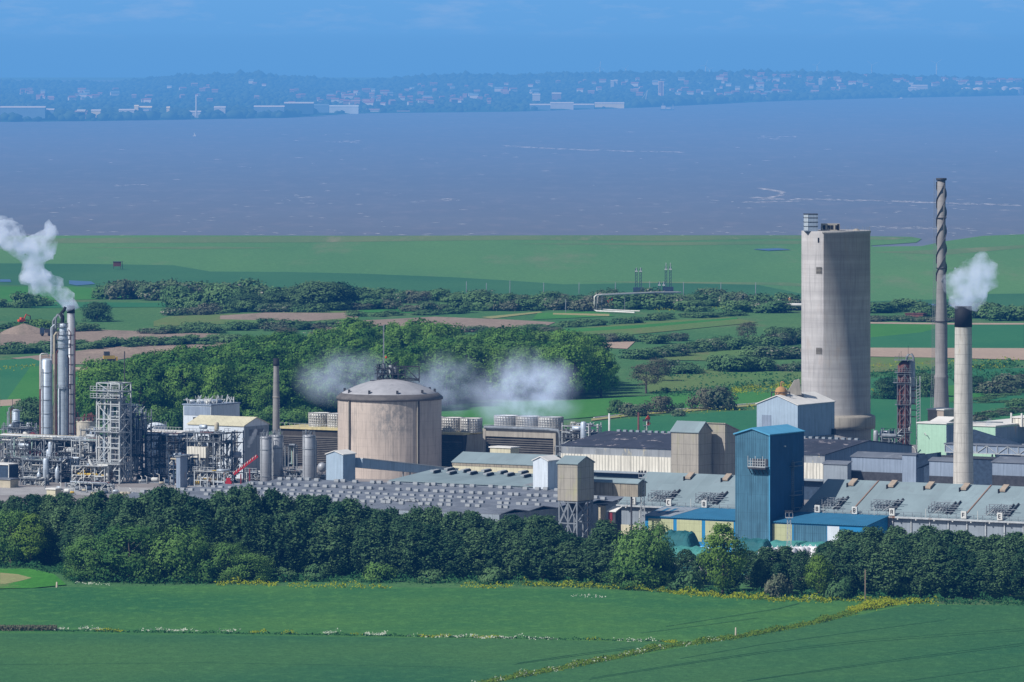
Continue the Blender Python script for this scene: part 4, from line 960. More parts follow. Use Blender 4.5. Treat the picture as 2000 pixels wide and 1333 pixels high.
put('lit_panel', MB().box(-9.46,-8.4,-5.06,-5.0,ZT+.1,ZT+4.1), 'white_cladding', p_)
m = MB()
for z in (1.1, 2.2, 3.3, 4.2): m.box(-9.5, -5.85, -5.1, -1.1, ZT+z, ZT+z+.14)
put('band', m, 'steel_dark', p_)
p_ = put('plant_room', MB().box(-4.9, -.2, -3, 1, ZT, ZT+1.75), 'concrete_frame', t)
m = MB(); 
for x in (-4.6,-3.4,-2.6,-1.4): m.box(x, x+.7, -3.06, -3.0, ZT+.3, ZT+1.4)
m.box(-.9,-.4,-3.06,-3,ZT+.1,ZT+1.7); put('opening', m, 'dark_void', p_)
put('roof_hatch', MB().lathe([(.9,ZT),(.6,ZT+.4),(.01,ZT+.5)], 12, 4, -2), 'concrete_frame', t)
m = MB()
for i in range(28): a = i/28*6.283; m.bar((7.6*math.cos(a),7.6*math.sin(a),ZT),(7.6*math.cos(a),7.6*math.sin(a),ZT+.9),.06)
put('parapet_rail', m, 'steel_grey', t)
for z, hh in ((Zt(535,CD-6), 1.7), (Zt(692,CD-6), 1.6)):
    am = math.atan2(-5.6, -1.7)
    v_ = put('louvre', MB().lathe([(6.03, z), (6.03, z+hh)], 6, -3.95, -.3, False, am-.12, am+.12), 'louvre', t); m = MB()
    for i in range(5): zz_ = z+i*hh/5+.05; m.lathe([(6.03, zz_), (6.09, zz_), (6.09, zz_+.12), (6.03, zz_+.12)], 6, -3.95, -.3, False, am-.13, am+.13)
    put('slat', m, 'concrete_frame', v_)
put('wall_hatch', MB().box(-6.0,-5.6,-6.05,-5.5,ZT-2.9,ZT-1.7), 'dark_void', t)
# spiral chimney
D = 1950; t = thing('spiral_chimney', 'tall slender grey chimney with spiral fins on its upper part', 'chimney', (X(1838.5,D), D, 0))
zt = Zt(349, D); zz = lambda py: Zt(py, D)
prof = [(2.7,0),(2.15,zz(802)),(1.82,zz(742)),(1.95,zz(739)),(1.95,zz(735)),(1.72,zz(731)),(1.66,zz(630)),(1.5,zz(600)),(1.24,zz(545)),(1.18,zz(480)),(1.12,zt)]
rad = lambda z: np.interp(z, [p[1] for p in prof], [p[0] for p in prof])
put('shaft', MB().lathe(prof+[(.9,zt),(.9,zt-2)], 32), 'chimney_grey', t)
put('rim', MB().lathe([(1.1,zt-.5),(1.45,zt-.5),(1.45,zt+.1),(1.0,zt+.1)], 24), 'steel_dark', t)
for k_ in range(3):
    m = MB(); n = 120; z1_ = zt-1; z0_ = zz(550); pts = []
    for i in range(n+1):
        z = z0_+(z1_-z0_)*i/n; a = k_*2.094+(z/15.0)*6.283; r_ = float(rad(z)); pts.append(((r_-.03)*math.cos(a), (r_-.03)*math.sin(a), z, (r_+.34)*math.cos(a), (r_+.34)*math.sin(a)))
    for p, q in zip(pts, pts[1:]): 
        m.quad((p[0],p[1],p[2]-.09),(p[3],p[4],p[2]-.09),(q[3],q[4],q[2]-.09),(q[0],q[1],q[2]-.09)); m.quad((p[0],p[1],p[2]+.09),(q[0],q[1],q[2]+.09),(q[3],q[4],q[2]+.09),(p[3],p[4],p[2]+.09)); m.quad((p[3],p[4],p[2]-.09),(p[3],p[4],p[2]+.09),(q[3],q[4],q[2]+.09),(q[3],q[4],q[2]-.09))
    put('spiral_fin', m, 'steel_dark', t)
for z in (zz(628), zz(426), zz(524)):
    m = MB().lathe([(float(rad(z))-.02,z-.1),(float(rad(z))+.3,z-.1),(float(rad(z))+.3,z+.12),(float(rad(z))-.02,z+.12)], 24)
    put('ring', m, 'steel_dark', t)
m = MB()
for i in range(150):
    z = 6+i*(zt-7)/150; x = -float(rad(z))-.55; m.bar((x-.3,-.3,z),(x+.25,-.3,z),.06)
for xo in (-.85,-.3): m.tube([(xo-float(rad(z)),-.3,z) for z in np.linspace(5, zt, 30)], .05, 4)
put('ladder', m, 'steel_grey', t)
# white chimney
D = 1715; t = thing('white_chimney', 'stout cream chimney with a black top smoking beside the spiral chimney', 'chimney', (X(1881.5,D), D, 0))
zt = Zt(598, D); zb_ = Zt(638, D)
put('shaft', MB().lathe([(2.55,0),(2.4,10),(2.02,zb_)], 40), 'chimney_white', t)
put('black_band', MB().lathe([(2.0,zb_-.1),(2.12,zb_-.1),(2.08,zt),(1.75,zt),(1.75,zt-1.5)], 40), 'black_top', t)
# red column beside
D = 1812; t = thing('red_column', 'rust red process column with platforms, right of the concrete tower', 'column', (X(1768,D), D, 0))
zz = lambda py: Zt(py, D)
put('shell', MB().lathe([(1.55,0),(1.55,zz(713)),(.8,zz(706)),(.01,zz(704))], 28, -.3, 0), 'rust', t)
put('silver_shell', MB().lathe([(1.0,zz(790)),(1.0,zz(708)),(.6,zz(703)),(.01,zz(702))], 24, 1.55, .6), 'silo_metal', t)
put('top_pipe', MB().tube([(.3,0,zz(706)),(.4,0,zz(698)),(.8,0,zz(693)),(1.6,0,zz(692)),(2.0,0,zz(697)),(2.2,0,zz(706))], .28), 'steel_grey', t)
put('down_pipe', MB().tube([(2.4,-.8,zz(737)),(1.3,-1.4,zz(737)),(1.3,-1.4,zz(830)),(.9,-1.4,zz(836)),(.9,-1.4,zz(866)),(2.4,-1.4,zz(876)),(2.6,-1.4,zz(884))], .17), 'pipe_white', t)
m = MB()
for x in (-2.1, -.2, 1.1):
    m.bar((x,-1.75,0),(x,-1.75,zz(712)),.14)
for i in range(12): z = i*zz(712)/12; q = zz(712)/12; m.bar((-2.1,-1.75,z),(-.2,-1.75,z+q),.1).bar((-.2,-1.75,z+q),(1.1,-1.75,z),.1).bar((-2.1,-1.75,z),(1.1,-1.75,z),.1)
put('frame', m, 'steel_grey', t)
for py, xo in ((704, -.8), (728, -.6), (748, -1.2), (791, -.4), (845, -.5)):
    z = zz(py); m = MB().box(-2.3+xo*.6, 1.6, -2, 1.2, z, z+.12)
    for x in np.arange(-2.2+xo*.6, 1.6, .9): m.bar((x,-2,z),(x,-2,z+1.1),.07)
    m.bar((-2.3+xo*.6,-2,z+1.1),(1.6,-2,z+1.1),.07).bar((-2.3+xo*.6,-2,z+.6),(1.6,-2,z+.6),.05)
    put('platform', m, 'steel_grey', t)
m = MB()
for x in (2.8, 3.7): m.bar((x,-1,0),(x,-1,zz(735)),.14); m.bar((x,.4,0),(x,.4,zz(735)),.14)
for i in range(34): z = i*.75; m.bar((2.8,-1,z),(3.7,-1,z+.4),.1); m.bar((2.8,.4,z),(3.7,.4,z),.08)
put('ladder_tower', m, 'steel_light', t)
for py in (757, 764, 778, 790, 802, 815): put('rung_platform', MB().box(1.3, 2.7, -1.1, .3, zz(py), zz(py)+.18), 'rust', t)
m = MB()
for x, y, z in ((-1.6,-1.3,zz(690)),(-1.1,-1.2,zz(686)),(.8,.8,zz(676))): m.bar((x,y,zz(715)),(x,y,z),.08)
put('antenna', m, 'steel_dark', t)
for a in (3.6, 4.2, 4.9): put('pipe', MB().tube([(-.3+1.8*math.cos(a),1.8*math.sin(a),2),(-.3+1.8*math.cos(a),1.8*math.sin(a),zz(720+a*6))], .14), 'rust', t)
# green boxes at the right
t, w, d, h = bldg('mint_building', 'tall mint green box building left of the cream chimney', 'building', 1792, 1848, 1866, 1797, 829, 'flat', 0, wall='mint_cladding', roof='white_roof')
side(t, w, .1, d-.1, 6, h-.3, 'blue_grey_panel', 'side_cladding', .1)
put('wall_lamp', MB().tube([(2,-.2,h-2.6),(2.6,-.9,h-2.3),(3,-.9,h-3)], .1, 5), 'pipe_white', t)
t, w, d, h = bldg('beige_block', 'low beige brick block at the foot of the spiral chimney', 'building', 1812, 1843, 1866, 1836, 802, 'flat', 0, wall='brick_beige', roof='white_roof')
t, w, d, h = bldg('white_roof_house', 'small white roofed building between the mint box and the beige block', 'building', 1817, 1850, 1866, 1822, 826, 'mono', 1.0, wall='cream_cladding', roof='white_roof')
t, w, d, h = bldg('mint_building', 'mint green building right of the cream chimney with a shaded grey side and white roof', 'building', 1866, 1944, 2080, 1815, 834, 'flat', 0, wall='mint_cladding', roof='white_roof')
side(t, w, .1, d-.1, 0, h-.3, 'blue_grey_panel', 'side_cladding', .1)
put('roof_pipe', MB().tube([(2,4,h+.8),(w-1,6,h+.8)], .18), 'steel_grey', t)
put('drum', MB().hcyl((w+3,8,7.6),(w+3,16,7.6),2.2), 'steel_grey', t)
t2, w2, d2, h2 = bldg('white_roof_hut', 'white hut with posts on top of the right mint green building', 'hut', 1976, 2030, 2060, 1822, 818, 'flat', 0, wall='ribbed_white', roof='white_roof', z0=13.9)
m = MB()
for x in (0, 3, 6): m.box(x-.2, x+.2, -.4, 0, 0, h2+1.2)
put('post', m, 'pipe_white', t2)
P0 = (X(1896,1775), 1775, 0)
t = thing('slanted_duct', 'dark slanted duct descending right from the cream chimney', 'duct', P0, -A+.15)
put('casing', MB().add([(0,0,Zt(866,1775)),(0,2.5,Zt(866,1775)),(12.5,2.5,Zt(880,1768)),(12.5,0,Zt(880,1768)),(0,0,Zt(840,1775)),(0,2.5,Zt(840,1775)),(12.5,2.5,Zt(870,1768)),(12.5,0,Zt(870,1768))], [(0,1,2,3),(7,6,5,4),(0,4,5,1),(3,2,6,7),(0,3,7,4),(1,5,6,2)]), 'steel_blue_dark', t)
t, w, d, h = bldg('truss_gallery', 'blue grey conveyor gallery with truss bracing crossing behind the cream chimney', 'gallery', 1846, 2010, 2030, 1760, 874, 'flat', 0, z0=10.6, wall='blue_grey_panel', roof='slate_roof', d=3)
m = MB()
for i in range(8): x = i*w/8; m.bar((x,-.12,.1),(x,-.12,h),.16); m.bar((x,-.12,.1 if i % 2 else h),(x+w/8,-.12,h if i % 2 else .1),.14)
m.bar((0,-.12,.1),(w,-.12,.1),.2); put('truss', m, 'steel_light', t)
for x in (1.5, w*.55):
    m = MB().bar((x-1.3,0,-10.6),(x,.6,0),.24).bar((x+1.3,0,-10.6),(x,.6,0),.24).bar((x-.9,.2,-7),(x+.9,.2,-7),.18).bar((x-.5,.4,-3.5),(x+.5,.4,-3.5),.18).bar((x-.9,.2,-7),(x+.5,.4,-3.5),.15).bar((x+1.3,2.6,-10.6),(x,2.2,0),.24)
    put('trestle', m, 'steel_light', t)
t, w, d, h = bldg('grey_conveyor_house', 'streaked blue grey elevated conveyor house behind the right warehouse', 'building', 1663, 1762, 1775, 1735, 896, 'x', .9, wall='blue_grey_panel', roof='slate_roof', d=7)
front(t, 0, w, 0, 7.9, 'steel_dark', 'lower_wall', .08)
t, w, d, h = bldg('grey_conveyor_house', 'shorter streaked grey house at the left of the cream chimney foot', 'building', 1815, 1862, 1870, 1722, 902, 'x', .6, wall='blue_grey_panel', roof='slate_roof', d=4)
front(t, 0, w, 0, 7.9, 'steel_dark', 'lower_wall', .08)
t, w, d, h = bldg('grey_conveyor_house', 'grey box with a slanting dark ramp above the streaked conveyor house', 'building', 1762, 1789, 1800, 1731, 890, 'flat', 0, wall='blue_grey_panel', roof='slate_roof', d=4)
put('ramp', MB().add([(w,0,h-3.2),(w,3,h-3.2),(w,3,h),(w,0,h),(w+4.2,3,h-1),(w+4.2,5,h-1),(w+4.2,5,h+.7),(w+4.2,3,h+.7)], [(0,4,7,3),(3,7,6,2),(2,6,5,1),(1,5,4,0),(4,5,6,7)]), 'steel_blue_dark', t)
t, w, d, h = bldg('low_grey_shed', 'low grey panelled shed under the truss gallery at the right edge', 'shed', 1938, 2040, 2060, 1728, 907, 'x', 1.0, wall='blue_grey_panel', roof='slate_roof', d=9)
front(t, 0, w, 0, 7.4, 'steel_dark', 'lower_wall', .08)  # dark band painted for the darkness under the raised shed
t, w, d, h = bldg('dark_hall', 'dark low building between the conveyor houses and the cream chimney', 'building', 1800, 2060, 2080, 1748, 890, 'flat', 0, wall='steel_blue_dark', roof='steel_dark', d=5, eave=9.8)
# domed silo
D = 1843; t = thing('domed_silo', 'huge beige concrete silo with a grey dome and a steel frame on top', 'silo', (X(761,D), D, 0))
ze = Zt(784, D-13)
m = MB().lathe([(13.35,0),(13.35,ze)], 46, smooth=False)
put('wall', m, 'concrete_tank', t)
put('rim', MB().lathe([(13.3,ze-.1),(13.75,ze-.1),(13.75,ze+.45),(12.5,ze+1.5),(12.3,ze+1.5)], 56), 'dome_rim', t)
dm = [(12.4, ze+1.3)]+[(12.3*q_, ze+1.5+3.6*(1-q_**1.9)) for q_ in np.linspace(1, .001, 14)]
put('dome', MB().lathe(dm, 64), 'dome_grey', t)
for a in (-2.442, -1.0, 0.6, 2.2):
    x, y = 13.5*math.cos(a), 13.5*math.sin(a); r_b = put('rib', MB().bar((x,y,0),(x,y,ze-.1),.28), 'concrete_frame', t)
    a += .035; x, y = 13.48*math.cos(a), 13.48*math.sin(a); put('joint', MB().bar((x,y,0),(x,y,ze-.1),.26), 'dark_void', r_b)
m = MB()
for k_ in range(10): a = 6.283*k_/10+.5; m.box(11.7*math.cos(a)-.3, 11.7*math.cos(a)+.3, 11.7*math.sin(a)-.3, 11.7*math.sin(a)+.3, ze+1.6, ze+2.6)
put('dome_vent', m, 'steel_dark', t)
m = MB(); zd_ = ze+4.6
RS = random.Random(5)
for x in (-3.2,-1.9,-.6,.8,2.2,4,7.6):
    for y in (-1.6, 1.6): m.bar((x,y,zd_-.5),(x,y,zd_+(4.2 if x < 1 else 3.6)),.22)
for z in (.4, 1.7, 3, 3.6):
    for y in (-1.6, 1.6): m.bar((-3.2 if z < 3.5 else .8,y,zd_+z),(4 if z in (1.7, 3) else 7.6,y,zd_+z),.2)
m.bar((4,-1.6,zd_+3.6),(7.6,-1.6,zd_),.24).bar((4,-1.6,zd_+1.2),(7.6,-1.6,zd_),.2).bar((-5,-1.6,zd_+.1),(-5,-1.6,zd_+1),.1).bar((-5,-1.6,zd_+.1),(7.6,-1.6,zd_+.1),.2)
for i in range(90):
    x = RS.uniform(-3, 3.4); z = RS.uniform(.2, 4.3); m.bar((x, RS.uniform(-1.6, 1.6), zd_+z), (x+RS.uniform(-1.3, 1.3), RS.uniform(-1.6, 1.6), zd_+z+RS.uniform(-1, 1)), RS.uniform(.1, .35))
f_ = put('top_frame', m, 'steel_dark', t)
for i, x in enumerate((-1.5, .3, 1.5)): put('top_vessel', MB().cyl(x, -.4, .5, zd_+1.6, zd_+4.3-.4*i, 12), 'steel_light' if i == 1 else 'steel_grey', f_)
put('mast', MB().bar((-1.55,0,zd_),(-1.55,0,Zt(636,D)),.32).bar((-1.55,0,Zt(636,D)),(-1.1,0,Zt(634,D)),.2), 'steel_grey', t)
put('warning_light', MB().lathe([(.01,0),(.28,.15),(.28,.5),(.01,.7)], 8, -.9, 0), 'orange_red', t).location.z = Zt(701, D)
# ---- cooling towers
def cooling(name, label, org, w, d, h, fans, fr, fh, frame_mat, deck='yellow_deck', fy=None):
    t = thing(name, label, 'cooling tower', (org[0], org[1], 0), -A)
    put('body', MB().box(0, w, 0, d, 0, h), 'concrete_frame' if frame_mat else 'louvre', t)
    m = MB().box(.4, w-.4, -.05, 0, 1, h-1.4); put('louvre_backing', m, 'louvre', t)
    m = MB(); n = 15
    for i in range(n): z = 1.2+(h-2.8)*i/n; m.add([(.4,-.45,z),(w-.4,-.45,z),(w-.4,-.06,z+.34),(.4,-.06,z+.34),(.4,-.45,z-.06),(w-.4,-.45,z-.06),(w-.4,-.06,z+.28),(.4,-.06,z+.28)], [(0,1,2,3),(7,6,5,4),(0,4,5,1)])
    put('louvres', m, 'louvre_slat', t)
    put('deck', MB().box(-.3, w+.3, -.6, d+.3, h, h+.55), deck, t)
    m = MB()
    for x in np.arange(0, w, 1.6): m.bar((x,-.5,h+.5),(x,-.5,h+1.5),.07)
    m.bar((0,-.5,h+1.5),(w,-.5,h+1.5),.07); put('deck_rail', m, 'steel_light', t)
    for i, fx in enumerate(fans):
        yy = fy or d/2
        f_ = put('fan_stack', MB().lathe([(fr,h+.5),(fr*.93,h+fh*.6),(fr*1.02,h+.5+fh),(fr*.9,h+.5+fh),(fr*.82,h+fh*.6)], 28, fx, yy), 'fan_wood', t)
        m = MB()
        for k_ in range(28): a = k_/28*6.283; m.bar((fx+fr*1.0*math.cos(a),yy+fr*1.0*math.sin(a),h+.5),(fx+fr*1.03*math.cos(a),yy+fr*1.03*math.sin(a),h+.4+fh),.13)
        for z in np.linspace(.1, 1, 6): m.lathe([(fr*1.0,h+.45+fh*z),(fr*1.045,h+.45+fh*z),(fr*1.045,h+.58+fh*z),(fr*1.0,h+.58+fh*z)], 28, fx, yy)
        put('stack_rib', m, 'fan_rib', f_)
    return t
org = (X(548,1885), 1885)
t = cooling('cooling_tower', 'long brown louvred cooling tower with a yellowish deck, passing behind the domed silo', org, 57, 10.5, 10.0, [8.8+i*5.9 for i in range(9)], 2.8, 3.6, 0)
put('side_wall', MB().add([(57.1,-.4,0),(57.1,10.6,0),(57.1,10.6,9.9),(57.1,1.5,9.9),(57.1,.6,5),(57.3,-.4,0),(57.3,10.6,0),(57.3,10.6,9.9),(57.3,1.5,9.9),(57.3,.6,5)], [(0,1,2,3,4),(9,8,7,6,5),(0,4,9,5),(4,3,8,9),(3,2,7,8),(2,1,6,7)]), 'concrete_frame', t)
o_, w_, d_ = site(947, 1087, 1112, 1840)
t = cooling('cooling_tower', 'shorter louvred cooling tower with three pale fan stacks right of the domed silo', o_, w_, 8, 11.4, [w_-17.6, w_-11, w_-4.2], 3.15, 3.3, 1, 'concrete_frame')
m = MB()
for x in (.2, w_-.2): m.box(x-.35, x+.35, -.7, -.01, 0, 11.4)
m.box(0, w_, -.62, -.04, 10, 11.35)
put('frame', m, 'concrete_frame', t)
put('header_pipe', MB().tube([(.5,-.9,12.3),(w_-2,-.9,12.3),(w_+1,-.9,12.1),(w_+1.6,-.9,11.3),(w_+1.6,-.9,4)], .42), 'steel_grey', t)
# ---------------------------------------------------------------- process plant at the left
def pipe_run(rs, w, d, h, lv, horizontal=.6):
    p = [rs.uniform(0, w), rs.uniform(0, d), rs.choice(lv)+rs.uniform(-.3, .5)]; P = [tuple(p)]
    for i in range(rs.randint(2, 5)):
        ax = rs.choice((0, 0, 2, 1) if horizontal > rs.random() else (2, 2, 0, 1))
        if ax == 0: p[0] = rs.uniform(0, w)
        elif ax == 1: p[1] = rs.uniform(0, d)
        else: p[2] = rs.uniform(.3, h)
        P.append(tuple(p))
    return [q for i, q in enumerate(P) if i == 0 or (Vector(q)-Vector(P[i-1])).length > .3]
PM = ['aluminium_pipe', 'pipe_white', 'aluminium_pipe', 'steel_light', 'pipe_cream', 'steel_grey', 'pipe_green', 'rust', 'aluminium_pipe', 'pipe_white', 'steel_blue_dark']
def unit(name, label, px, D, w, d, h, levels, nb, npipes, seed, frame='steel_grey', mats=PM, thick=.22, cat='pipework', brace=True, z0=0., small=0, vessels=()):
    rs = random.Random(seed); t = thing(name, label, cat, (X(px, D), D, z0), -A)
    m = MB(); xs = [w*i/nb+(rs.uniform(-.25, .25)*w/nb if 0 < i < nb else 0) for i in range(nb+1)]
    for x in xs:
        for y in (0, d): m.bar((x, y, -z0), (x, y, h), thick)
    for z in levels:
        for y in (0, d): m.bar((0, y, z), (w, y, z), thick*.9)
        for x in xs: m.bar((x, 0, z), (x, d, z), thick*.8)
    lv = [0]+list(levels)
    if brace:
        for i in range(nb):
            for a, b in zip(lv, lv[1:]):
                if rs.random() < .55:
                    y = 0 if rs.random() < .7 else d; s_ = rs.random() < .5
                    m.bar((xs[i], y, a if s_ else b), (xs[i+1], y, b if s_ else a), thick*.6)
    put('frame', m, frame, t)
    for z in levels:
        if rs.random() < .8:
            a = rs.choice([0, w*.3]); b = rs.choice([w, w*.7]); m = MB().box(a, b, -.7, d*.5, z+thick/2, z+thick/2+.08)
            x = a
            while x <= b: m.bar((x, -.7, z), (x, -.7, z+1.2), .07); x += 1.1
            m.bar((a, -.7, z+1.2), (b, -.7, z+1.2), .07); m.bar((a, -.7, z+.7), (b, -.7, z+.7), .05)
            put('platform', m, frame if rs.random() < .6 else 'steel_dark', t)
    for i in range(int(npipes*1.5)):
        P = pipe_run(rs, w, d, h, levels or [h/2]); r = rs.choice([.07, .09, .1, .12, .14, .18, .25, .34])
        if len(P) > 1: put('pipe', MB().tube(P, r, 7), rs.choice(mats), t)
    for i in range(int(w/1.6)):
        x = rs.uniform(0, w-1.2); z = rs.choice(lv)+.1; a = rs.uniform(.8, 1.8)
        put('equipment', MB().box(x, x+a, d*.3, d*.8, z, min(h, z+rs.uniform(.8, 2.4))).box(x+a*.2, x+a*.6, d*.25, d*.32, z, z+.6), rs.choice(['steel_blue_dark', 'steel_blue_dark', 'steel_dark', 'blue_grey_panel']), t)  # mostly dark boxes added as backing, to darken the gaps between pipes
    for v in vessels:
        if v[0] == 'h': put('vessel', MB().hcyl((v[1], v[2], v[3]), (v[1]+v[4], v[2], v[3]), v[5]), v[6], t)
        else: put('vessel', MB().lathe([(.01, v[3]), (v[5]*.7, v[3]+.1), (v[5], v[3]+.5), (v[5], v[3]+v[4]-.5), (v[5]*.7, v[3]+v[4]-.1), (.01, v[3]+v[4])], 18, v[1], v[2]), v[6], t)
    if small:
        small = int(small*2.2)
        m = MB()
        for i in range(min(28, small//2)):
            x, y, z = rs.uniform(0, w), rs.uniform(-.5, d), rs.uniform(.1, h*.9); a = rs.uniform(.2, .7)
            m.box(x, x+a, y, y+a, z, z+a*rs.uniform(.6, 1.8))
        put('valves', m, 'steel_grey', t)
        m = MB()
        for i in range(small):
            x, y, z = rs.uniform(0, w), rs.uniform(-.5, d), rs.uniform(.1, h*.9); L_ = rs.uniform(.6, 2.5)
            q = rs.choice([(L_, 0, 0), (0, 0, L_), (L_*.7, 0, L_*.7)]); m.bar((x, y, z), (x+q[0], y, min(h, z+q[2])), rs.choice([.08, .12, .18]))
        put('small_piping', m, rs.choice(['pipe_white', 'steel_light', 'aluminium_pipe']), t)
    return t
# low pipe bridges and units, from the left edge
unit('pipe_rack', 'dark pipe rack at the left edge behind the cabins', -10, 1905, 9, 6, 9, [3, 6, 8.6], 3, 16, 1, small=14)
unit('pipe_rack', 'pipework with green grey frames below the short silver column', 22, 1868, 14, 8, 8.5, [2.8, 5.4, 8.2], 4, 26, 2, small=30, vessels=[('h', 2, 1, 6.6, 3, .7, 'aluminium'), ('v', 12, 0, 0, 6, .7, 'aluminium')])
unit('pipe_rack', 'tangle of grey pipes in front of the tall silver columns', 86, 1862, 13, 8, 9, [2.6, 5.2, 8.4], 4, 28, 3, small=34, vessels=[('v', 2, 0, 1, 7, .6, 'aluminium'), ('h', 6, 1, 5.8, 4, .8, 'steel_light')])
unit('pipe_rack', 'pipework between silver columns and pale lattice tower, with yellow valves at its foot', 140, 1838, 9, 7, 10, [3, 6.4, 9.6], 3, 24, 4, frame='steel_light', small=24)
unit('pipe_rack', 'white pipe frame with a kinked pale pipe in front of the lattice tower', 141, 1815, 10, 5, 4.8, [2.3, 4.6], 3, 16, 5, frame='steel_light', mats=['pipe_white', 'steel_light', 'aluminium_pipe', 'yellow_paint', 'pipe_cream'], small=30)
unit('pipe_rack', 'low dark pipe rack with green trim at the far left', 2, 1835, 10, 5, 5.6, [2.4, 5.2], 3, 18, 6, small=24, mats=['pipe_green', 'steel_grey', 'aluminium_pipe', 'pipe_white'])
unit('pipe_rack', 'low rack of vertical pipes left of the first cabin', 44, 1822, 12, 5, 6.2, [2.6, 5.6], 4, 24, 7, small=34, mats=['pipe_green', 'aluminium_pipe', 'steel_blue_dark', 'pipe_white', 'steel_grey'], vessels=[('v', 8, -1, 0, 6.5, .75, 'aluminium')])
unit('pipe_rack', 'dark blue low pipework right of the rack of vertical pipes', 96, 1820, 9, 5, 6.5, [2.6, 6], 3, 20, 8, frame='steel_blue_dark', small=24)
rs_ = MB()
t = unit('pipe_bridge', 'long raised pipe bridge crossing in front of the silver columns', 0, 1876, 36, 3, 8.6, [7.2, 8.4], 9, 8, 9, small=20)
for i, (y, z, r_, mt) in enumerate(((.2, 8.8, .2, 'pipe_white'), (.8, 8.85, .26, 'aluminium_pipe'), (1.5, 8.9, .32, 'pipe_cream'), (2.2, 8.8, .2, 'aluminium_pipe'), (.5, 7.5, .22, 'pipe_white'), (1.6, 7.5, .3, 'rust'))):
    put('pipe', MB().tube([(0, y, z), (36, y, z)], r_, 7), mt, t)
# lattice tower
D = 1812; zz = lambda py: Zt(py, D)
t = thing('lattice_tower', 'tall pale grey open steel tower full of pipes and stairs, right of the silver columns', 'steel tower', (X(188, D), D+2.5, 0), -A)
w, d = 7.0, 5.0; hT = zz(749); m = MB()
lvs = [zz(y) for y in (905, 875, 846, 820, 790, 766)]
for x in (0, w*.62, w):
    for y in (0, d): m.bar((x, y, 0), (x, y, hT), .30)
for z in lvs+[hT]:
    m.bar((0,0,z),(w,0,z),.26); m.bar((0,d,z),(w,d,z),.22); m.bar((0,0,z),(0,d,z),.22); m.bar((w,0,z),(w,d,z),.22); m.bar((w*.62,0,z),(w*.62,d,z),.2)
al = [0]+lvs+[hT]
for i, (a, b) in enumerate(zip(al, al[1:])):
    m.bar((0,0,a if i % 2 else b),(w*.62,0,b if i % 2 else a),.18); m.bar((w,0,a),(w,d,b),.16); m.bar((w,d,a),(w,0,b),.16)
for z in np.arange(1, hT, 1.35): m.bar((w*.62,0,z),(w,0,z),.17)
m.bar((w*.62,0,2.4),(w*1.1,0,6.6),.3); m.bar((w*.1,0,6.4),(w*.62,0,11),.2)
put('frame', m, 'steel_light', t)
for z in (zz(766), zz(780), zz(846), zz(909)):
    m = MB().box(-1.4, w+.4, -.9, d*.6, z+.15, z+.25)
    for x in np.arange(-1.4, w+.5, 1): m.bar((x,-.9,z+.2),(x,-.9,z+1.35),.09)
    m.bar((-1.4,-.9,z+1.35),(w+.4,-.9,z+1.35),.1); m.bar((-1.4,-.9,z+.8),(w+.4,-.9,z+.8),.07); put('platform', m, 'steel_light', t)
for i, (x, y, r_, a, b, mt) in enumerate(((1.2,1.5,.42,zz(900),zz(758),'aluminium'), (2.8,2.2,.8,zz(920),zz(800),'aluminium'), (5.2,2.5,.55,zz(930),zz(770),'aluminium'), (.5,.3,.2,0,zz(790),'pipe_white'), (3.6,.4,.25,zz(940),zz(812),'pipe_white'), (6.4,3,.3,2,zz(775),'steel_grey'), (2.1,.5,.18,2,zz(775),'aluminium_pipe'))):
    put('pipe' if r_ < .5 else 'vessel', MB().cyl(x, y, r_, a, b, 14), mt, t)
put('hopper', MB().box(1.0, 4.2, -1.2, 1.5, zz(918), zz(907)).add([(1,-1.2,zz(918)),(4.2,-1.2,zz(918)),(4.2,1.5,zz(918)),(1,1.5,zz(918)),(2.4,0,zz(926)),(2.9,0,zz(926)),(2.9,.5,zz(926)),(2.4,.5,zz(926))], [(4,5,1,0),(5,6,2,1),(6,7,3,2),(7,4,0,3)]), 'pipe_white', t)
put('kinked_pipe', MB().tube([(-1.2,-1.6,zz(898)),(-.9,-1.6,zz(905)),(.2,-1.6,zz(915)),(.4,-1.6,zz(950))], .38), 'pipe_white', t)
put('standpipe', MB().tube([(4.4,-1.5,0),(4.4,-1.5,zz(912))], .42), 'pipe_white', t)
put('u_bend', MB().tube([(1,.3,zz(800)),(1,.3,zz(775)),(1.4,.3,zz(770)),(2.0,.3,zz(770)),(2.4,.3,zz(775)),(2.4,.3,zz(800))], .16), 'pipe_white', t)
put('mast', MB().bar((w*.72,d,hT-1),(w*.72,d,zz(688)),.2), 'steel_dark', t)
rsx = random.Random(77)
for i in range(22):
    P = pipe_run(rsx, w, d, hT-2, lvs, .3)
    if len(P) > 1: put('pipe', MB().tube(P, rsx.choice([.09, .12, .16]), 6), rsx.choice(['steel_light', 'aluminium_pipe', 'steel_grey', 'pipe_white']), t)
m = MB()
for i in range(60): z = rsx.uniform(1, hT-3); x = rsx.uniform(0, w); m.bar((x,rsx.uniform(0,d),z),(x+rsx.uniform(-1,1),rsx.uniform(0,d),z+rsx.uniform(0,1.6)),.1)
put('small_piping', m, 'steel_light', t)
unit('steel_structure', 'dark tall braced structure against the right side of the pale lattice tower', 228, 1822, 4.5, 5, Zt(790,1822), [Zt(y,1822) for y in (920,890,865,840,815,795)], 3, 24, 11, frame='steel_blue_dark', mats=['steel_grey', 'aluminium_pipe', 'steel_blue_dark', 'steel_light'], small=30, cat='steel tower')
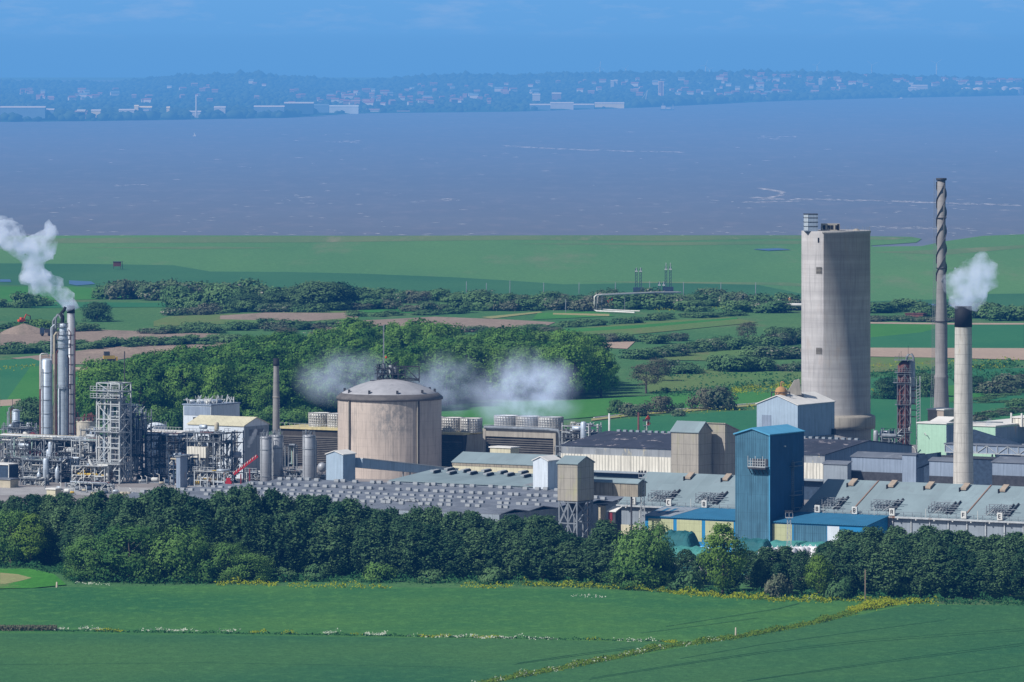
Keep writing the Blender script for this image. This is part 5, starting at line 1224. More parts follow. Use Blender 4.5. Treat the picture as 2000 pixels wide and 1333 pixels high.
unit('steel_structure', 'slim braced structure with silver pipes and a small steaming stack, left of the white tank', 258, 1826, 3.2, 4, Zt(800,1826), [Zt(y,1826) for y in (920,890,865,840,815)], 2, 18, 12, frame='steel_grey', mats=['steel_grey', 'aluminium_pipe', 'pipe_white'], small=24, cat='steel tower', vessels=[('v', -1.5, 0, 9, 9.5, .75, 'silo_metal'), ('v', 2.4, -1, 4, 12, .35, 'aluminium')])
# columns
def column(name, label, px, D, r, py0, py1, mat='aluminium', prof=None, extra=None, group=None):
    t = thing(name, label, 'column', (X(px, D), D, 0)); z0, z1 = (Zt(py0, D) if py0 else 0), Zt(py1, D)
    put('shell', MB().lathe(prof or [(r*.98, z0), (r, z0+.2), (r, z1-.6), (r*.75, z1-.15), (.01, z1)], 28), mat, t)
    m = MB()
    for z in np.arange(z0+3, z1-1, 3.6): m.lathe([(r+.0, z), (r+.10, z), (r+.10, z+.15), (r+.0, z+.15)], 24)
    if not prof: put('ring', m, 'steel_grey', t)
    return t, z0, z1
D = 1885; zz = lambda py: Zt(py, D)
t, a, b = column('silver_column', 'left and shorter of the two fat silver columns, flanked by a thin rust red pipe', 91, D, 1.5, 0, 700)
put('pipe', MB().tube([(-1.6,-.2,0),(-1.7,-.2,zz(712)),(-1.5,-.2,zz(710)),(-1.2,-.2,zz(716))], .26), 'rust', t)
put('pipe', MB().tube([(-1.6,-.8,zz(760)),(-1.6,-.8,zz(693)),(-1.2,-.8,zz(691)),(.3,-.4,zz(691)),(.5,0,zz(696))], .17), 'pipe_white', t)
put('pipe', MB().tube([(-1.0,-1.4,2),(-1.0,-1.4,zz(720))], .12), 'steel_light', t)
m = MB()
for i in range(60): z = 3+i*.38; m.bar((1.2,-1.3,z),(1.6,-1.1,z),.06)
m.bar((1.2,-1.3,2),(1.2,-1.3,26),.08).bar((1.6,-1.1,2),(1.6,-1.1,26),.08); put('ladder', m, 'steel_grey', t)
put('top_rail', MB().bar((-1.2,-1,b-.6),(1.5,-1,b-.6),.1).bar((-1.2,-1,b+.4),(1.5,-1,b+.4),.07).bar((1.4,-1,b-.6),(1.4,-1,b+2.2),.08), 'steel_dark', t)
prof = [(1.45,0),(1.45,zz(668)),(1.55,zz(664)),(1.0,zz(655)),(.95,zz(638)),(.85,zz(633)),(.01,zz(631))]
t, a, b = column('silver_column', 'taller fat silver column with a narrower head, in front of the smoking stack', 123, D, 1.45, 0, 631, prof=prof)
for z in (zz(664), zz(680), zz(655), zz(640), zz(760)):
    m = MB(); rr = 1.9 if z < zz(660) else 1.35
    m.lathe([(rr-.5,z),(rr,z),(rr,z+.12)], 20)
    for k_ in range(14): an = k_/14*6.283; m.bar((rr*math.cos(an),rr*math.sin(an),z),(rr*math.cos(an),rr*math.sin(an),z+1.1),.08)
    m.lathe([(rr,z+1.05),(rr+.06,z+1.05),(rr+.06,z+1.12)], 20); put('platform', m, 'steel_grey', t)
for x, r_, top, mt in ((-2.2,.28,655,'pipe_cream'),(-1.7,.2,690,'rust'),(-3.0,.25,640,'aluminium_pipe'),(1.6,.15,700,'rust'),(2.1,.13,650,'rust'),(-1.0,.18,760,'aluminium_pipe'),(.9,.12,720,'steel_grey')):
    put('pipe', MB().tube([(x,-1.5 if abs(x) < 1.5 else -.6,0),(x,-1.5 if abs(x) < 1.5 else -.6,zz(top)),(x*.7,-.8,zz(top-6))], r_), mt, t)
for x, y, tp in ((-2.6,.2,628),(-1.9,.2,622)): put('head_pipe', MB().tube([(x,y,zz(690)),(x,y,zz(tp)),(x+.5,y,zz(tp-7)),(x+1.6,y,zz(tp-12)),(x+2.0,y,zz(tp-6))], .3), 'steel_grey', t)
put('black_elbow', MB().tube([(-.2,.3,zz(633)),(-.1,.3,zz(620)),(-.4,.3,zz(612)),(.3,.3,zz(606)),(.6,.3,zz(600))], [.5,.5,.48,.44,.4]), 'black_top', t)
D = 1893; zz = lambda py: Zt(py, D)
t = thing('smoking_stack', 'grey steel stack with a dark rim giving off the left steam plume', 'chimney', (X(138.5, D), D, 0))
put('shaft', MB().lathe([(1.35,0),(1.0,zz(600)),(.9,zz(600))], 24), 'silo_metal', t); put('rim', MB().lathe([(1.02,zz(612)),(1.06,zz(612)),(1.04,zz(597)),(.8,zz(597))], 24), 'black_top', t)
put('lightning_rod', MB().bar((.7,0,zz(600)),(.75,0,zz(582)),.25), 'steel_dark', t)
for x, mt in ((1.15,'rust'),(-.5,'steel_grey')): put('pipe', MB().tube([(x,-1,0),(x,-.9,zz(640 if x > 1 else 720))], .12), mt, t)
m = MB()
for z in np.arange(3, zz(640), 2.6): m.lathe([(1.35-.0095*z,z),(1.48-.0095*z,z),(1.48-.0095*z,z+.12)], 16)
put('ring', m, 'steel_grey', t)
t, a, b = column('silver_column', 'short silver column near the left edge with thin pipes on its left', 31, 1900, 1.05, 0, 799)
for x, tp in ((-1.3, 800), (-1.8, 797), (-2.2, 805)): put('pipe', MB().tube([(x,-.3,0),(x,-.3,Zt(tp,1900)),(x+.7,0,Zt(tp-3,1900)),(x+.9,0,Zt(tp+1,1900))], .15), 'steel_grey' if x < -1.5 else 'rust', t)
put('vent_pipe', MB().bar((-.9,0,b-1),(-.9,0,b+2.6),.14).bar((-.3,.2,b-1),(-.3,.2,b+1.6),.12), 'steel_dark', t)
m = MB()
for z in (b-.4, b-4): m.bar((-1,-1.1,z),(1.6,-1.1,z),.14).bar((-1,-1.1,z+1),(1.6,-1.1,z+1),.08).bar((1.6,-1.1,z),(1.6,-1.1,z+1),.08)
put('platform', m, 'steel_grey', t)
# tanks
def tank(label, px, D, r, py1, mat, cone=.8, group=None):
    t = thing('storage_tank', label, 'tank', (X(px, D), D, 0), 0, group); z1 = Zt(py1, D)
    put('shell', MB().lathe([(r, 0), (r, z1)], 32), mat, t); put('roof', MB().lathe([(r+.1, z1), (r+.1, z1+.12), (r*.5, z1+cone*.7), (.01, z1+cone)], 32), mat, t)
    m = MB()
    for k_ in range(20): a = k_/20*6.283; m.bar((r*math.cos(a), r*math.sin(a), z1), (r*math.cos(a), r*math.sin(a), z1+1.1), .08)
    m.lathe([(r, z1+1.05), (r+.06, z1+1.05), (r+.06, z1+1.12), (r, z1+1.12)], 32); put('rail', m, 'steel_grey', t); return t, z1
t, z1 = tank('rust streaked white tank with gear on top between silver columns and lattice tower', 168, 1875, 2.5, 824, 'rusty_white', .5)
m = MB(); rs1 = random.Random(3)
for i in range(24): x = rs1.uniform(-2, 2.4); m.bar((x, rs1.uniform(-2, 1), z1+.2), (x+rs1.uniform(-.5, .5), rs1.uniform(-1, 1), z1+rs1.uniform(.6, 2.4)), rs1.uniform(.12, .4))
m.bar((-2.6,-1,z1+1),(2.8,-1,z1+1.6),.25); put('roof_gear', m, 'rust', t)
put('fan_casing', MB().hcyl((2.2,-2,z1-3.5),(2.2,-1.5,z1-3.5),1.6), 'blue_grey_panel', t)
tank('clean white low domed tank behind the steaming slim structure', 304, 1905, 2.9, 832, 'white_cladding', 1.0)
t, z1 = tank('dark red domed drum with yellow gear near the left edge', 64, 1890, 1.35, 851, 'dark_red', .9)
put('yellow_gear', MB().box(-2.9,-1.4,-.6,.4,z1-2.2,z1-.4).bar((-2.8,-.6,z1),(-1.5,-.6,z1-2),.2), 'yellow_paint', t)
put('blue_box', MB().box(-.4,.4,-1.9,-1.4,z1-1.6,z1-.8), 'pipe_blue', t); put('white_box', MB().box(.5,1.3,-1.9,-1.4,z1-1.6,z1-.6), 'pipe_white', t)
t = thing('looped_pipe', 'thick silver pipe loop right of the tall silver column', 'pipe', (X(146, 1872), 1872, 0))
put('pipe', MB().tube([(-.3,0,4),(-.3,0,Zt(858,1872)),(.1,0,Zt(853,1872)),(1.6,0,Zt(853,1872)),(2.0,0,Zt(857,1872)),(2.0,0,4)], .45), 'aluminium_pipe', t)
# cabins
def cabin(label, pL, pC, pR, D, py, wall='cream_cladding', roof='white_roof', ridge='flat', rise=0):
    t, w, d, h = bldg('cabin', label, 'cabin', pL, pC, pR, D, py, ridge, rise, wall=wall, roof=roof); return t
cabin('cream cabin with a flat pale roof beside the road at the left', 91, 108, 119, 1764, 957)
t = cabin('long pale cabin with a rounded grey end at the left edge', -10, 20, 36, 1796, 938, 'pipe_cream', 'slate_roof')
cabin('flat pale canopy roof over a dark bay at the left edge', -20, 16, 36, 1822, 909, 'steel_blue_dark', 'white_roof')  # shade inside the bay is put into the dark wall colour
# blue dark pipe rack block
unit('pipe_rack', 'large dark blue rack packed with pipes between lattice tower and white plant', 284, 1822, 10.5, 7, Zt(846,1822), [Zt(y,1822) for y in (930,912,894,878,862,850)], 5, 46, 13, frame='steel_blue_dark', mats=['steel_grey','steel_blue_dark','aluminium_pipe','rust','steel_light','pipe_cream'], small=60)
t = unit('pipe_rack', 'dark blue lower pipe rack with a hooped pale pipe, right end of the big rack', 330, 1806, 5.5, 5, 8, [2.6, 5.2, 7.8], 3, 16, 14, frame='steel_blue_dark', small=20)
put('hoop_pipe', MB().tube([(3,-.6,1),(3.6,-.6,2),(3.9,-.6,4),(3.6,-.6,6),(2.6,-.6,7),(1,-.6,7)], .22), 'pipe_cream', t)
t, w, d, h = bldg('blue_cabinet', 'narrow tall blue grey cabinet standing below the big rack', 'cabinet', 344, 352, 366, 1795, 893, 'flat', 0, wall='blue_grey_panel', roof='steel_grey')
t, w, d, h = bldg('pale_canopy', 'long pale roof slab with railings on top of the dark blue rack', 'canopy', 283, 356, 362, 1832, 846, 'flat', 0, wall='steel_blue_dark', roof='white_roof', d=5)
m = MB()
for x in np.arange(0, w, .9): m.bar((x,-.3,h+.3),(x,-.3,h+1.4),.08)
m.bar((0,-.3,h+1.4),(w,-.3,h+1.4),.08); put('rail', m, 'steel_light', t)
# white plant
t, w, d, h = bldg('white_plant', 'large white gabled plant building with a shaded grey end wall', 'building', 367, 476, 525, 1832, 833, 'x', 1.9, wall='white_cladding', roof='cream_cladding')
side(t, w, .1, d-.1, .2, h-.2, 'grey_panel', 'end_wall', .12)  # shade on the gable end is put into the grey of this sheet
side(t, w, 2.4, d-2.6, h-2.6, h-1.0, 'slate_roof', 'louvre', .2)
t, w, d, h = bldg('white_plant', 'blue white block with a cluttered flat roof behind the gabled plant', 'building', 358, 412, 468, 1862, 793, 'flat', 0, wall='white_cladding', roof='blue_grey_panel')
front(t, .3, w-.2, h-2.6, h-.3, 'blue_grey_panel', 'upper_wall', .1)
front(t, 3.4, 6.8, h-5, h-3.2, 'grey_panel', 'window', .05); put('window_frame', MB().box(3.2,7,-.2,-.07,h-3.3,h-3.1).box(3.2,3.4,-.2,-.07,h-5,h-3.1), 'steel_dark', t)
m = MB(); rs2 = random.Random(8)
for i in range(50):
    x = rs2.uniform(0, w); y = rs2.uniform(0, d); m.bar((x, y, h+.3), (x+rs2.uniform(-1, 1), y, h+rs2.uniform(.8, 2.4)), rs2.uniform(.08, .25))
for y in (0, d*.5): m.bar((0, y, h+1.3), (w, y, h+1.3), .1)
put('roof_gear', m, 'steel_light', t)
for i in range(4): put('roof_duct', MB().hcyl((1+i*1.7, 1.5+i, h+.9), (2.2+i*1.7, 2+i*1.6, h+.9), .5), ['aluminium_pipe','white_cladding','steel_light','blue_grey_panel'][i], t)
put('vent_pipe', MB().tube([(w-2,1,h-2),(w-2,1,h+1.2),(w-1.6,1,h+1.6),(w-1.2,1,h+1)], .25), 'pipe_white', t)
t = unit('steel_structure', 'steel platform structure with a horizontal drum in front of the white plant', 366, 1816, 10.2, 6, Zt(844,1816), [Zt(y,1816) for y in (925,892,863,846)], 4, 20, 15, small=30, cat='steel structure', vessels=[('h', 2.6, 2, Zt(834,1816), 1.8, .6, 'aluminium'), ('v', 7.6, 2, Zt(842,1816), 2.4, .6, 'pipe_cream')])
front_w = put('pale_cabin', MB().box(.5, 6.2, -.9, 2, Zt(893,1816), Zt(872,1816)), 'ribbed_white', t)
t = unit('steel_structure', 'dark structure with three bracket arms on its right, against the white plant', 437, 1814, 2.6, 5, Zt(842,1814), [Zt(y,1814) for y in (925,895,866,846)], 1, 12, 16, frame='steel_blue_dark', small=20, cat='steel structure')
m = MB()
for py in (843, 863, 892): z = Zt(py, 1814); m.bar((2.6,0,z),(5.3,0,z),.16); m.bar((5.3,0,z),(2.8,0,z-3),.14); m.bar((2.6,0,z-3.4),(4.4,0,z-3.4),.12)
put('bracket', m, 'steel_dark', t)
unit('pipe_rack', 'beige low pipework in front of the white plant foot', 380, 1796, 9, 4, 4.6, [2.2, 4.4], 5, 26, 17, frame='steel_light', mats=['pipe_cream','pipe_white','aluminium_pipe','yellow_paint'], small=40)
unit('pipe_rack', 'low grey pipework left of the silos', 482, 1800, 5, 4, 4, [2, 3.8], 3, 14, 18, frame='steel_light', mats=['pipe_white','aluminium_pipe','steel_grey'], small=24)
unit('pipe_rack', 'low pipework between the silver silos', 552, 1795, 6, 4, 5.0, [2.4, 4.6], 3, 16, 19, small=34)
unit('pipe_rack', 'small pipework right of the single silver silo', 616, 1790, 3, 3, 3.6, [1.8, 3.4], 2, 8, 20, small=14)
t = unit('pipe_gantry', 'slim inverted U frame between the silos in front of the cooling tower', 557, 1812, 2.6, 1.5, 10, [9.8], 1, 3, 25, brace=False)
# red elevator
D = 1786; t = thing('red_elevator', 'slanted bright red bucket elevator with a red housing at its foot', 'conveyor', (X(444, D), D, 0), -.1)
m = MB().bar((1.6,0,Zt(926,D)),(7.6,0,Zt(890,D)),.95,.75); put('boom', m, 'red_paint', t)
m = MB()
for i in range(9): x = 1.6+i*.68; z = Zt(926,D)+(Zt(890,D)-Zt(926,D))*i/9; m.bar((x,-.5,z+.1),(x+.25,-.5,z+.7),.13)
put('lacing', m, 'white_roof', t)
put('housing', MB().box(-.4,1.1,-.8,.8,.4,2.6).box(1.3,2.6,-.4,.8,0.3,1.7).box(-.2,.8,-.6,.6,2.6,3.4), 'red_paint', t)
put('post', MB().bar((3.4,0,0),(3.4,0,4.4),.3).bar((5.6,0,0),(5.6,0,5.8),.3), 'dark_red', t)
# silos
def silo(label, px, D, r, py, mat='silo_metal', group=None):
    t = thing('silo', label, 'silo', (X(px, D), D, 0)); z1 = Zt(py, D)
    put('shell', MB().lathe([(r*.6,.6),(r,2.6),(r,z1-.3),(r*.9,z1),(.01,z1+.15)], 28), mat, t)
    m = MB()
    for z in (z1*.25, z1*.75, z1-.5): m.lathe([(r,z),(r+.1,z),(r+.1,z+.18),(r,z+.18)], 24)
    put('ring', m, 'steel_grey', t); m = MB(); rs3 = random.Random(px)
    for k_ in range(10): a = k_/10*6.283; m.bar((r*math.cos(a), r*math.sin(a), z1-.2), (r*math.cos(a), r*math.sin(a), z1+1), .09)
    m.lathe([(r,z1+.95),(r+.07,z1+.95),(r+.07,z1+1.03),(r,z1+1.03)], 20)
    for i in range(5): x = rs3.uniform(-r*.7, r*.7); m.bar((x, rs3.uniform(-.5, .5), z1), (x+.2, 0, z1+rs3.uniform(.6, 1.9)), .22)
    put('top_rail', m, 'steel_grey', t)
    m = MB().bar((r+.12,-.6,1),(r+.12,-.6,z1),.16).bar((-r*.75,-r*.75,0),(-r*.75,-r*.75,z1),.14)
    put('pipe', m, 'steel_light', t); m = MB()
    for a in (.8, 2.3, 3.9, 5.5): m.bar((r*.9*math.cos(a), r*.9*math.sin(a), -.1), (r*.9*math.cos(a), r*.9*math.sin(a), 2.8), .22)
    put('leg', m, 'steel_grey', t); return t
silo('left silver silo of the close pair right of the red elevator', 519, 1792, 1.42, 853)
silo('right silver silo of the close pair, largely in shade', 541, 1796, 1.42, 850)
t = silo('single silver silo with a dark shaded side, left of the pale transfer tower', 603, 1786, 1.55, 850)
put('duct', MB().tube([(1.7,.2,3),(1.7,.2,Zt(862,1786)),(1.3,.1,Zt(854,1786))], .28), 'steel_grey', t)
t = thing('spherical_tank', 'small grey spherical tank between the single silo and the pale transfer tower', 'tank', (X(629, 1795), 1795, 0))
zc = Zt(913, 1795); put('shell', MB().lathe([(max(.01, 1.2*math.cos(a)), zc+1.25*math.sin(a)) for a in np.linspace(-1.57, 1.57, 16)], 24), 'silo_metal', t)
put('leg', MB().bar((-.8,-.3,0),(-.8,-.3,zc),.16).bar((.8,-.3,0),(.8,-.3,zc),.16).bar((0,.8,0),(0,.8,zc),.16), 'steel_grey', t)
D = 1845; t = thing('thin_chimney', 'slim grey chimney with a black cap standing left of the cooling tower', 'chimney', (X(539.5, D), D, 0)); zz = lambda py: Zt(py, D)
put('shaft', MB().lathe([(1.0,0),(.86,zz(776)),(.70,zz(714))], 24), 'chimney_grey', t); put('ring', MB().lathe([(.8,zz(777)),(.95,zz(777)),(.95,zz(775)),(.8,zz(775))], 24), 'concrete_frame', t)
put('cap', MB().lathe([(.7,zz(715)),(.88,zz(714)),(.88,zz(710)),(.78,zz(709)),(.76,zz(700)),(.5,zz(700))], 24), 'black_top', t)
m = MB()
for z in np.arange(1, zz(778), .6): m.bar((.7,-.7,z),(1.0,-.7,z),.06)
put('ladder', m, 'steel_grey', t)
# equipment right of the cooling towers
unit('process_unit', 'dense silver pipework cluster right of the three pale fan stacks', 1098, 1836, 8, 6, Zt(826,1836), [Zt(y,1836) for y in (868,856,844,832)], 3, 34, 22, frame='steel_light', mats=['aluminium_pipe','pipe_white','steel_grey','aluminium_pipe','pipe_cream'], small=60, vessels=[('v', 6.4, 0, 8, Zt(822,1836)-8, .8, 'aluminium'), ('h', 3.6, -.5, Zt(836,1836), 2, .6, 'aluminium')])
unit('pipe_rack', 'small dark frame left of the hall roof', 1086, 1822, 5, 4, Zt(870,1822), [Zt(882,1822), Zt(872,1822)], 2, 10, 23, small=14)
unit('pipe_rack', 'grey plant gear beneath the concrete tower collar', 1707, 1800, 6, 5, Zt(838,1800), [Zt(870,1800), Zt(852,1800)], 3, 14, 24, small=30, vessels=[('v', .8, -.5, Zt(868,1800), 3.6, .65, 'silo_metal'), ('h', 2.5, 0, Zt(850,1800), 4, .5, 'steel_grey')])
# yard things
def heap(label, px, py, w, h, d, mat, name='tarpaulin_heap', cat='heap', seed=1, group=None):
    rs = np.random.RandomState(seed); x0, D, _ = G(px, py); n, k_ = 24, 10; vs = []
    for j in range(k_+1):
        for i in range(n+1):
            u_, v_ = i/n, j/k_; e = (math.sin(math.pi*v_)**.45)*min(1, min(u_, 1-u_)*7)**.6
            z = h*e*(1+.03*math.sin(u_*19+seed)+.05*math.sin(v_*11))+rs.uniform(-.04, .04)*h
            vs.append((-w/2+w*u_, -d/2+d*v_, max(0, z)))
    fs = [(j*(n+1)+i, j*(n+1)+i+1, (j+1)*(n+1)+i+1, (j+1)*(n+1)+i) for j in range(k_) for i in range(n)]
    return put(name, MB().add(vs, fs, False), mat, None, (x0, D, 0), -A, label, cat, group)
heap('large green tarpaulin heap left of the light green tree', 1345, 1106, 12, 4.2, 7, 'green_tarp', seed=2)
heap('dark green covered heap behind the large green tarpaulin', 1326, 1078, 9, 4.6, 6, 'dark_tarp', seed=3)
heap('dark teal covered heap at the foot of the blue tower', 1472, 1088, 9, 4.0, 5, 'dark_tarp', seed=4)
heap('long green tarpaulin behind the trees right of the blue tower foot', 1560, 1084, 18, 3.0, 5, 'green_tarp', seed=5)
heap('low green tarpaulin sheet in front of the large green heap', 1330, 1118, 14, 2.2, 5, 'green_tarp', seed=6)
heap('low green tarpaulin between the belt trees below the blue tower', 1440, 1122, 11, 3.4, 6, 'green_tarp', seed=16)
RB = random.Random(5)
def bag(px, py, s, mat, label, group, z=0.):
    x0, D, _ = G(px, py); sx = s/2
    m = MB().lathe([(sx*.8, 0), (sx*1.05, .15*s), (sx*1.08, .6*s), (sx*.85, .92*s), (sx*.3, 1.0*s), (.01, .96*s)], 10)
    m.bar((-sx*.4,-sx*.4,.9*s),(0,0,1.15*s),.08).bar((sx*.4,sx*.4,.9*s),(0,0,1.15*s),.08)
    put('bulk_bag', m, mat, None, (x0, D, z), RB.uniform(0, 6), label, 'bag', group)
for i in range(14): bag(1372+i*7.0+RB.uniform(-2, 2), 1082+(i % 3), 1.7, 'cyan_bags' if i < 9 else 'white_bags', '%s bulk bag in the row along the foot of the left blue annex' % ('cyan printed' if i < 9 else 'white'), '%s bulk bags along the left blue annex' % ('cyan printed' if i < 9 else 'white'), z=2.0 if False else 0)
def bagrow(a, b, n, s, mat, word, desc, stack=1):
    for i in range(n):
        t_ = i/max(1, n-1)
        for k_ in range(stack): bag(a[0]+(b[0]-a[0])*t_+RB.uniform(-1, 1), a[1]+(b[1]-a[1])*t_+RB.uniform(-1, 1), s, mat, '%s bulk bag in %s' % (word, desc), '%s bulk bags in %s' % (word, desc), z=k_*s*.86)
bagrow((1310,1122),(1345,1112), 5, 2.2, 'white_bags', 'white', 'the stack left under the tarpaulins', 1)
bagrow((1375,1122),(1480,1110), 11, 2.0, 'white_bags', 'white', 'the row behind the belt below the blue tower', 1)
bagrow((1490,1108),(1592,1104), 12, 2.2, 'white_bags', 'white', 'the stack in the belt gap right of the blue tower', 2)
bagrow((1515,1132),(1582,1126), 7, 2.2, 'white_bags', 'white', 'the near stack showing through the belt gap', 2)
bagrow((1186,1130),(1216,1128), 4, 2.0, 'blue_bags', 'blue and white', 'the stack glimpsed through the belt left of the gap', 2)
bagrow((1640,1140),(1672,1140), 4, 2.0, 'blue_bags', 'blue and white', 'the stack glimpsed through the right part of the belt', 2)
bagrow((1000,1092),(1040,1090), 5, 2.0, 'white_bags', 'white', 'the stack glimpsed below the vented factory', 1)
bagrow((1170,1088),(1260,1084), 10, 2.0, 'white_bags', 'white', 'the row beyond the belt below the hopper tower', 1)
t, w, d, h = bldg('red_door_shed', 'small dark shed with a red panel and green door left of the long warehouse', 'shed', 1188, 1202, 1213, 1604, 1000, 'mono', .8, wall='steel_dark', roof='white_roof')
front(t, .1, 1.1, .5, h-.2, 'dark_red', 'red_panel', .08); front(t, .6, 1.5, 0, 2.6, 'green_door', 'door', .14)
t, w, d, h = bldg('yellow_hoarding', 'yellowish panel box under the gallery beside the hopper legs', 'box', 1168, 1181, 1184, 1612, 988, 'flat', 0, wall='pipe_cream', roof='steel_dark')
# masts and poles
def lattice(name, label, px, D, py0, py1, s, mat, heads=True, cat='mast'):
    t = thing(name, label, cat, (X(px, D), D, 0)); z1 = Zt(py1, D); m = MB()
    for x in (-s, s):
        for y in (-s, s): m.bar((x, y, 0), (x*.7, y*.7, z1), .12)
    for i in range(int(z1/1.0)):
        z = i*1.0; f = 1-.3*z/z1; m.bar((-s*f,-s*f,z),(s*f,-s*f,z+1),.08); m.bar((s*f,-s*f,z),(s*f,s*f,z+1),.08); m.bar((-s*f,-s*f,z+1),(s*f,-s*f,z+1),.08); m.bar((-s*f,s*f,z+1),(s*f,s*f,z),.07)
    put('lattice', m, mat, t)
    if heads:
        m = MB().box(-s*1.6, s*1.6, -s*1.4, s*1.4, z1, z1+.12)
        for x in (-s*1.6, 0, s*1.6): m.bar((x,-s*1.4,z1),(x,-s*1.4,z1+1.2),.08)
        m.bar((-s*1.6,-s*1.4,z1+1.2),(s*1.6,-s*1.4,z1+1.2),.08); put('platform', m, mat, t)
        for x in (-s*1.3, -s*.2, s*1.1): put('floodlight', MB().box(x-.25, x+.25, -s*1.5, -s*1.2, z1+1.2, z1+1.7), 'steel_dark', t)
    return t
lattice('lighting_mast', 'rusty lattice floodlight mast before the left end of the long warehouse', 1255, 1606, 0, 934, .55, 'steel_light')
lattice('lighting_mast', 'short lattice floodlight mast before the blue roof right of the blue tower', 1541, 1576, 0, 1012, .5, 'steel_light')
lattice('lighting_mast', 'small lattice floodlight mast beyond the dark blotched hall roof', 1262, 1842, 0, 832, .5, 'steel_grey')
def pole(name, label, px, D, py, r=.16, mat='wood_pole', arm=0, cat='pole', group=None):
    t = thing(name, label, cat, (X(px, D), D, 0), 0, group); z1 = Zt(py, D)
    put('post', MB().lathe([(r*1.2, 0), (r*.8, z1), (.01, z1)], 8), mat, t)
    if arm: put('crossarm', MB().bar((-arm, 0, z1-.3), (arm, 0, z1-.3), .14).bar((-arm,0,z1-.3),(-arm,0,z1),.14).bar((arm,0,z1-.3),(arm,0,z1),.14), mat, t)
    return t
pole('utility_pole', 'wooden pole on the field edge before the right part of the tree belt', 1690, Dg(1180), 1113, .13)
pole('marker_post', 'small pale post standing on the diagonal field margin', 1437, Dg(1244), 1226, .16, 'pipe_cream')
pole('marker_post', 'small yellowish post at the corner of the bright lawn', 111, Dg(1148), 1137, .2, 'pipe_cream')
pole('lamp_post', 'twin headed white lamp post before the right warehouse wall', 1980, 1572, 1020, .12, 'pipe_white', 1.3, 'lamp post')
pole('lamp_post', 'grey lamp pole between cabin and lattice tower', 88, 1790, 918, .12, 'steel_grey', 0, 'lamp post')
pole('lamp_post', 'pale lamp pole before the left canopy', 17, 1800, 908, .12, 'pipe_white', 0, 'lamp post')
pole('chimney_pipe', 'left white topped vent pole behind the dark blotched hall roof', 1190, 1850, 808, .3, 'pipe_white')
pole('chimney_pipe', 'right rusty vent pole behind the dark blotched hall roof', 1247, 1850, 806, .3, 'rust')
t = pole('wind_sock', 'orange wind sock on a pole behind the hall roof', 1263, 1880, 815, .1, 'pipe_white', 0, 'wind sock')
z1 = Zt(815, 1880); put('sock', MB().tube([(0,0,z1),(.5,0,z1-.4),(.6,0,z1-1.6),(.4,0,z1-2.3)], [.65,.6,.5,.25], 10), 'orange_red', t)
t = pole('wind_sock', 'small orange wind sock by the pipe left of the concrete tower', 1542, Dg(606), 580, .12, 'pipe_white', 0, 'wind sock')
z1 = Zt(582, Dg(606)); put('sock', MB().tube([(0,0,z1),(.3,0,z1-.8),(.2,0,z1-2.4)], [.7,.6,.4], 10), 'orange_vessel', t)
for px, py, b in ((911,550,572),(950,553,572),(996,548,580),(1062,552,574),(1131,552,574),(1202,552,575),(1269,549,578),(1335,551,580),(1408,552,578),(1476,552,580),(1105,585,611)):
    pole('fence_pole', 'thin pale pole of the row along the sea bank hedge' if px != 1105 else 'thin dark pole standing in the lower thicket', px, Dg(b), py, .14, 'steel_grey', 0, 'pole', 'thin poles along the sea bank hedge' if px != 1105 else None)
# pipeline with loop
def pl(label, pts, r=.55, name='pipeline'):
    t = thing(name, label, 'pipeline', (X(pts[0][0], pts[0][2]), pts[0][2], 0))
    P = [(X(a, c)-t.location.x, c-t.location.y, Zt(b, c)) for a, b, c in pts]
    put('pipe', MB().tube(P, r, 10), 'pipe_white', t); m = MB()
    for p in P[1:-1]: m.bar((p[0], p[1], 0), (p[0], p[1], max(.3, p[2])), .2)
    put('support', m, 'steel_grey', t); return t
D0 = 2900
pl('silver pipeline rising in a tall square loop among the bushes', [(1330,572,2900),(1280,572,2880),(1220,575,2860),(1175,577,2850),(1165,577,2848),(1161,580,2848),(1161,592,2848),(1161,606,2848),(1166,608,2844),(1200,609,2836),(1240,611,2826)], .34)
pl('second silver pipeline beside the first loop', [(1325,570.5,2910),(1280,571,2890),(1220,573,2868),(1176,575,2856),(1168,577,2853),(1167,592,2853),(1168,604,2853),(1200,606,2842),(1250,608,2830)], .22)
pl('silver pipe bend beside the left edge of the concrete tower', [(1600,596,2850),(1570,596,2850),(1540,596,2850),(1534,598,2850),(1534,610,2850),(1533,622,2850),(1526,624,2850),(1486,624,2840)], .7)
pl('long low pipeline across the meadows behind the works', [(1160,817,2110),(1240,808,2130),(1330,800,2150),(1420,793,2170),(1500,787,2190)], .28)
for px, D, py0, py1, lab in ((1247,2990,571,525,'left twin lattice flare mast beyond the pipeline'),(1305,2990,570,521,'right lattice flare mast beyond the pipeline, with a wider head'),(1292,2985,572,552,'small stubby mast between the two flare masts')):
    t = thing('flare_mast', lab, 'mast', (X(px, D), D, 0)); z0, z1 = 0, Zt(py1, D); m = MB(); hd = MB()
    for x in (-.9, .9):
        for dx in (-.35, .35): m.bar((x+dx*1.2, 0, 0), (x+dx, 0, z1), .22)
        for z in np.arange(1, z1, 1.3): m.bar((x-.4,0,z),(x+.4,0,z+1.1),.16)
        hd.box(x-.55, x+.55, -.5, .5, z1-1.4, z1-.9); hd.bar((x,0,z1-1.4),(x,0,z1+(1.6 if 'right' in lab else .4)),.25)
    put('lattice', m, 'steel_blue_dark', t); put('head', hd, 'steel_light', t)
    put('base_gear', MB().box(-2.2, 2.2, -1, 1, 0, (z1*.35)).bar((-3,0,1),(3,0,2.5),.4), 'steel_blue_dark', t)
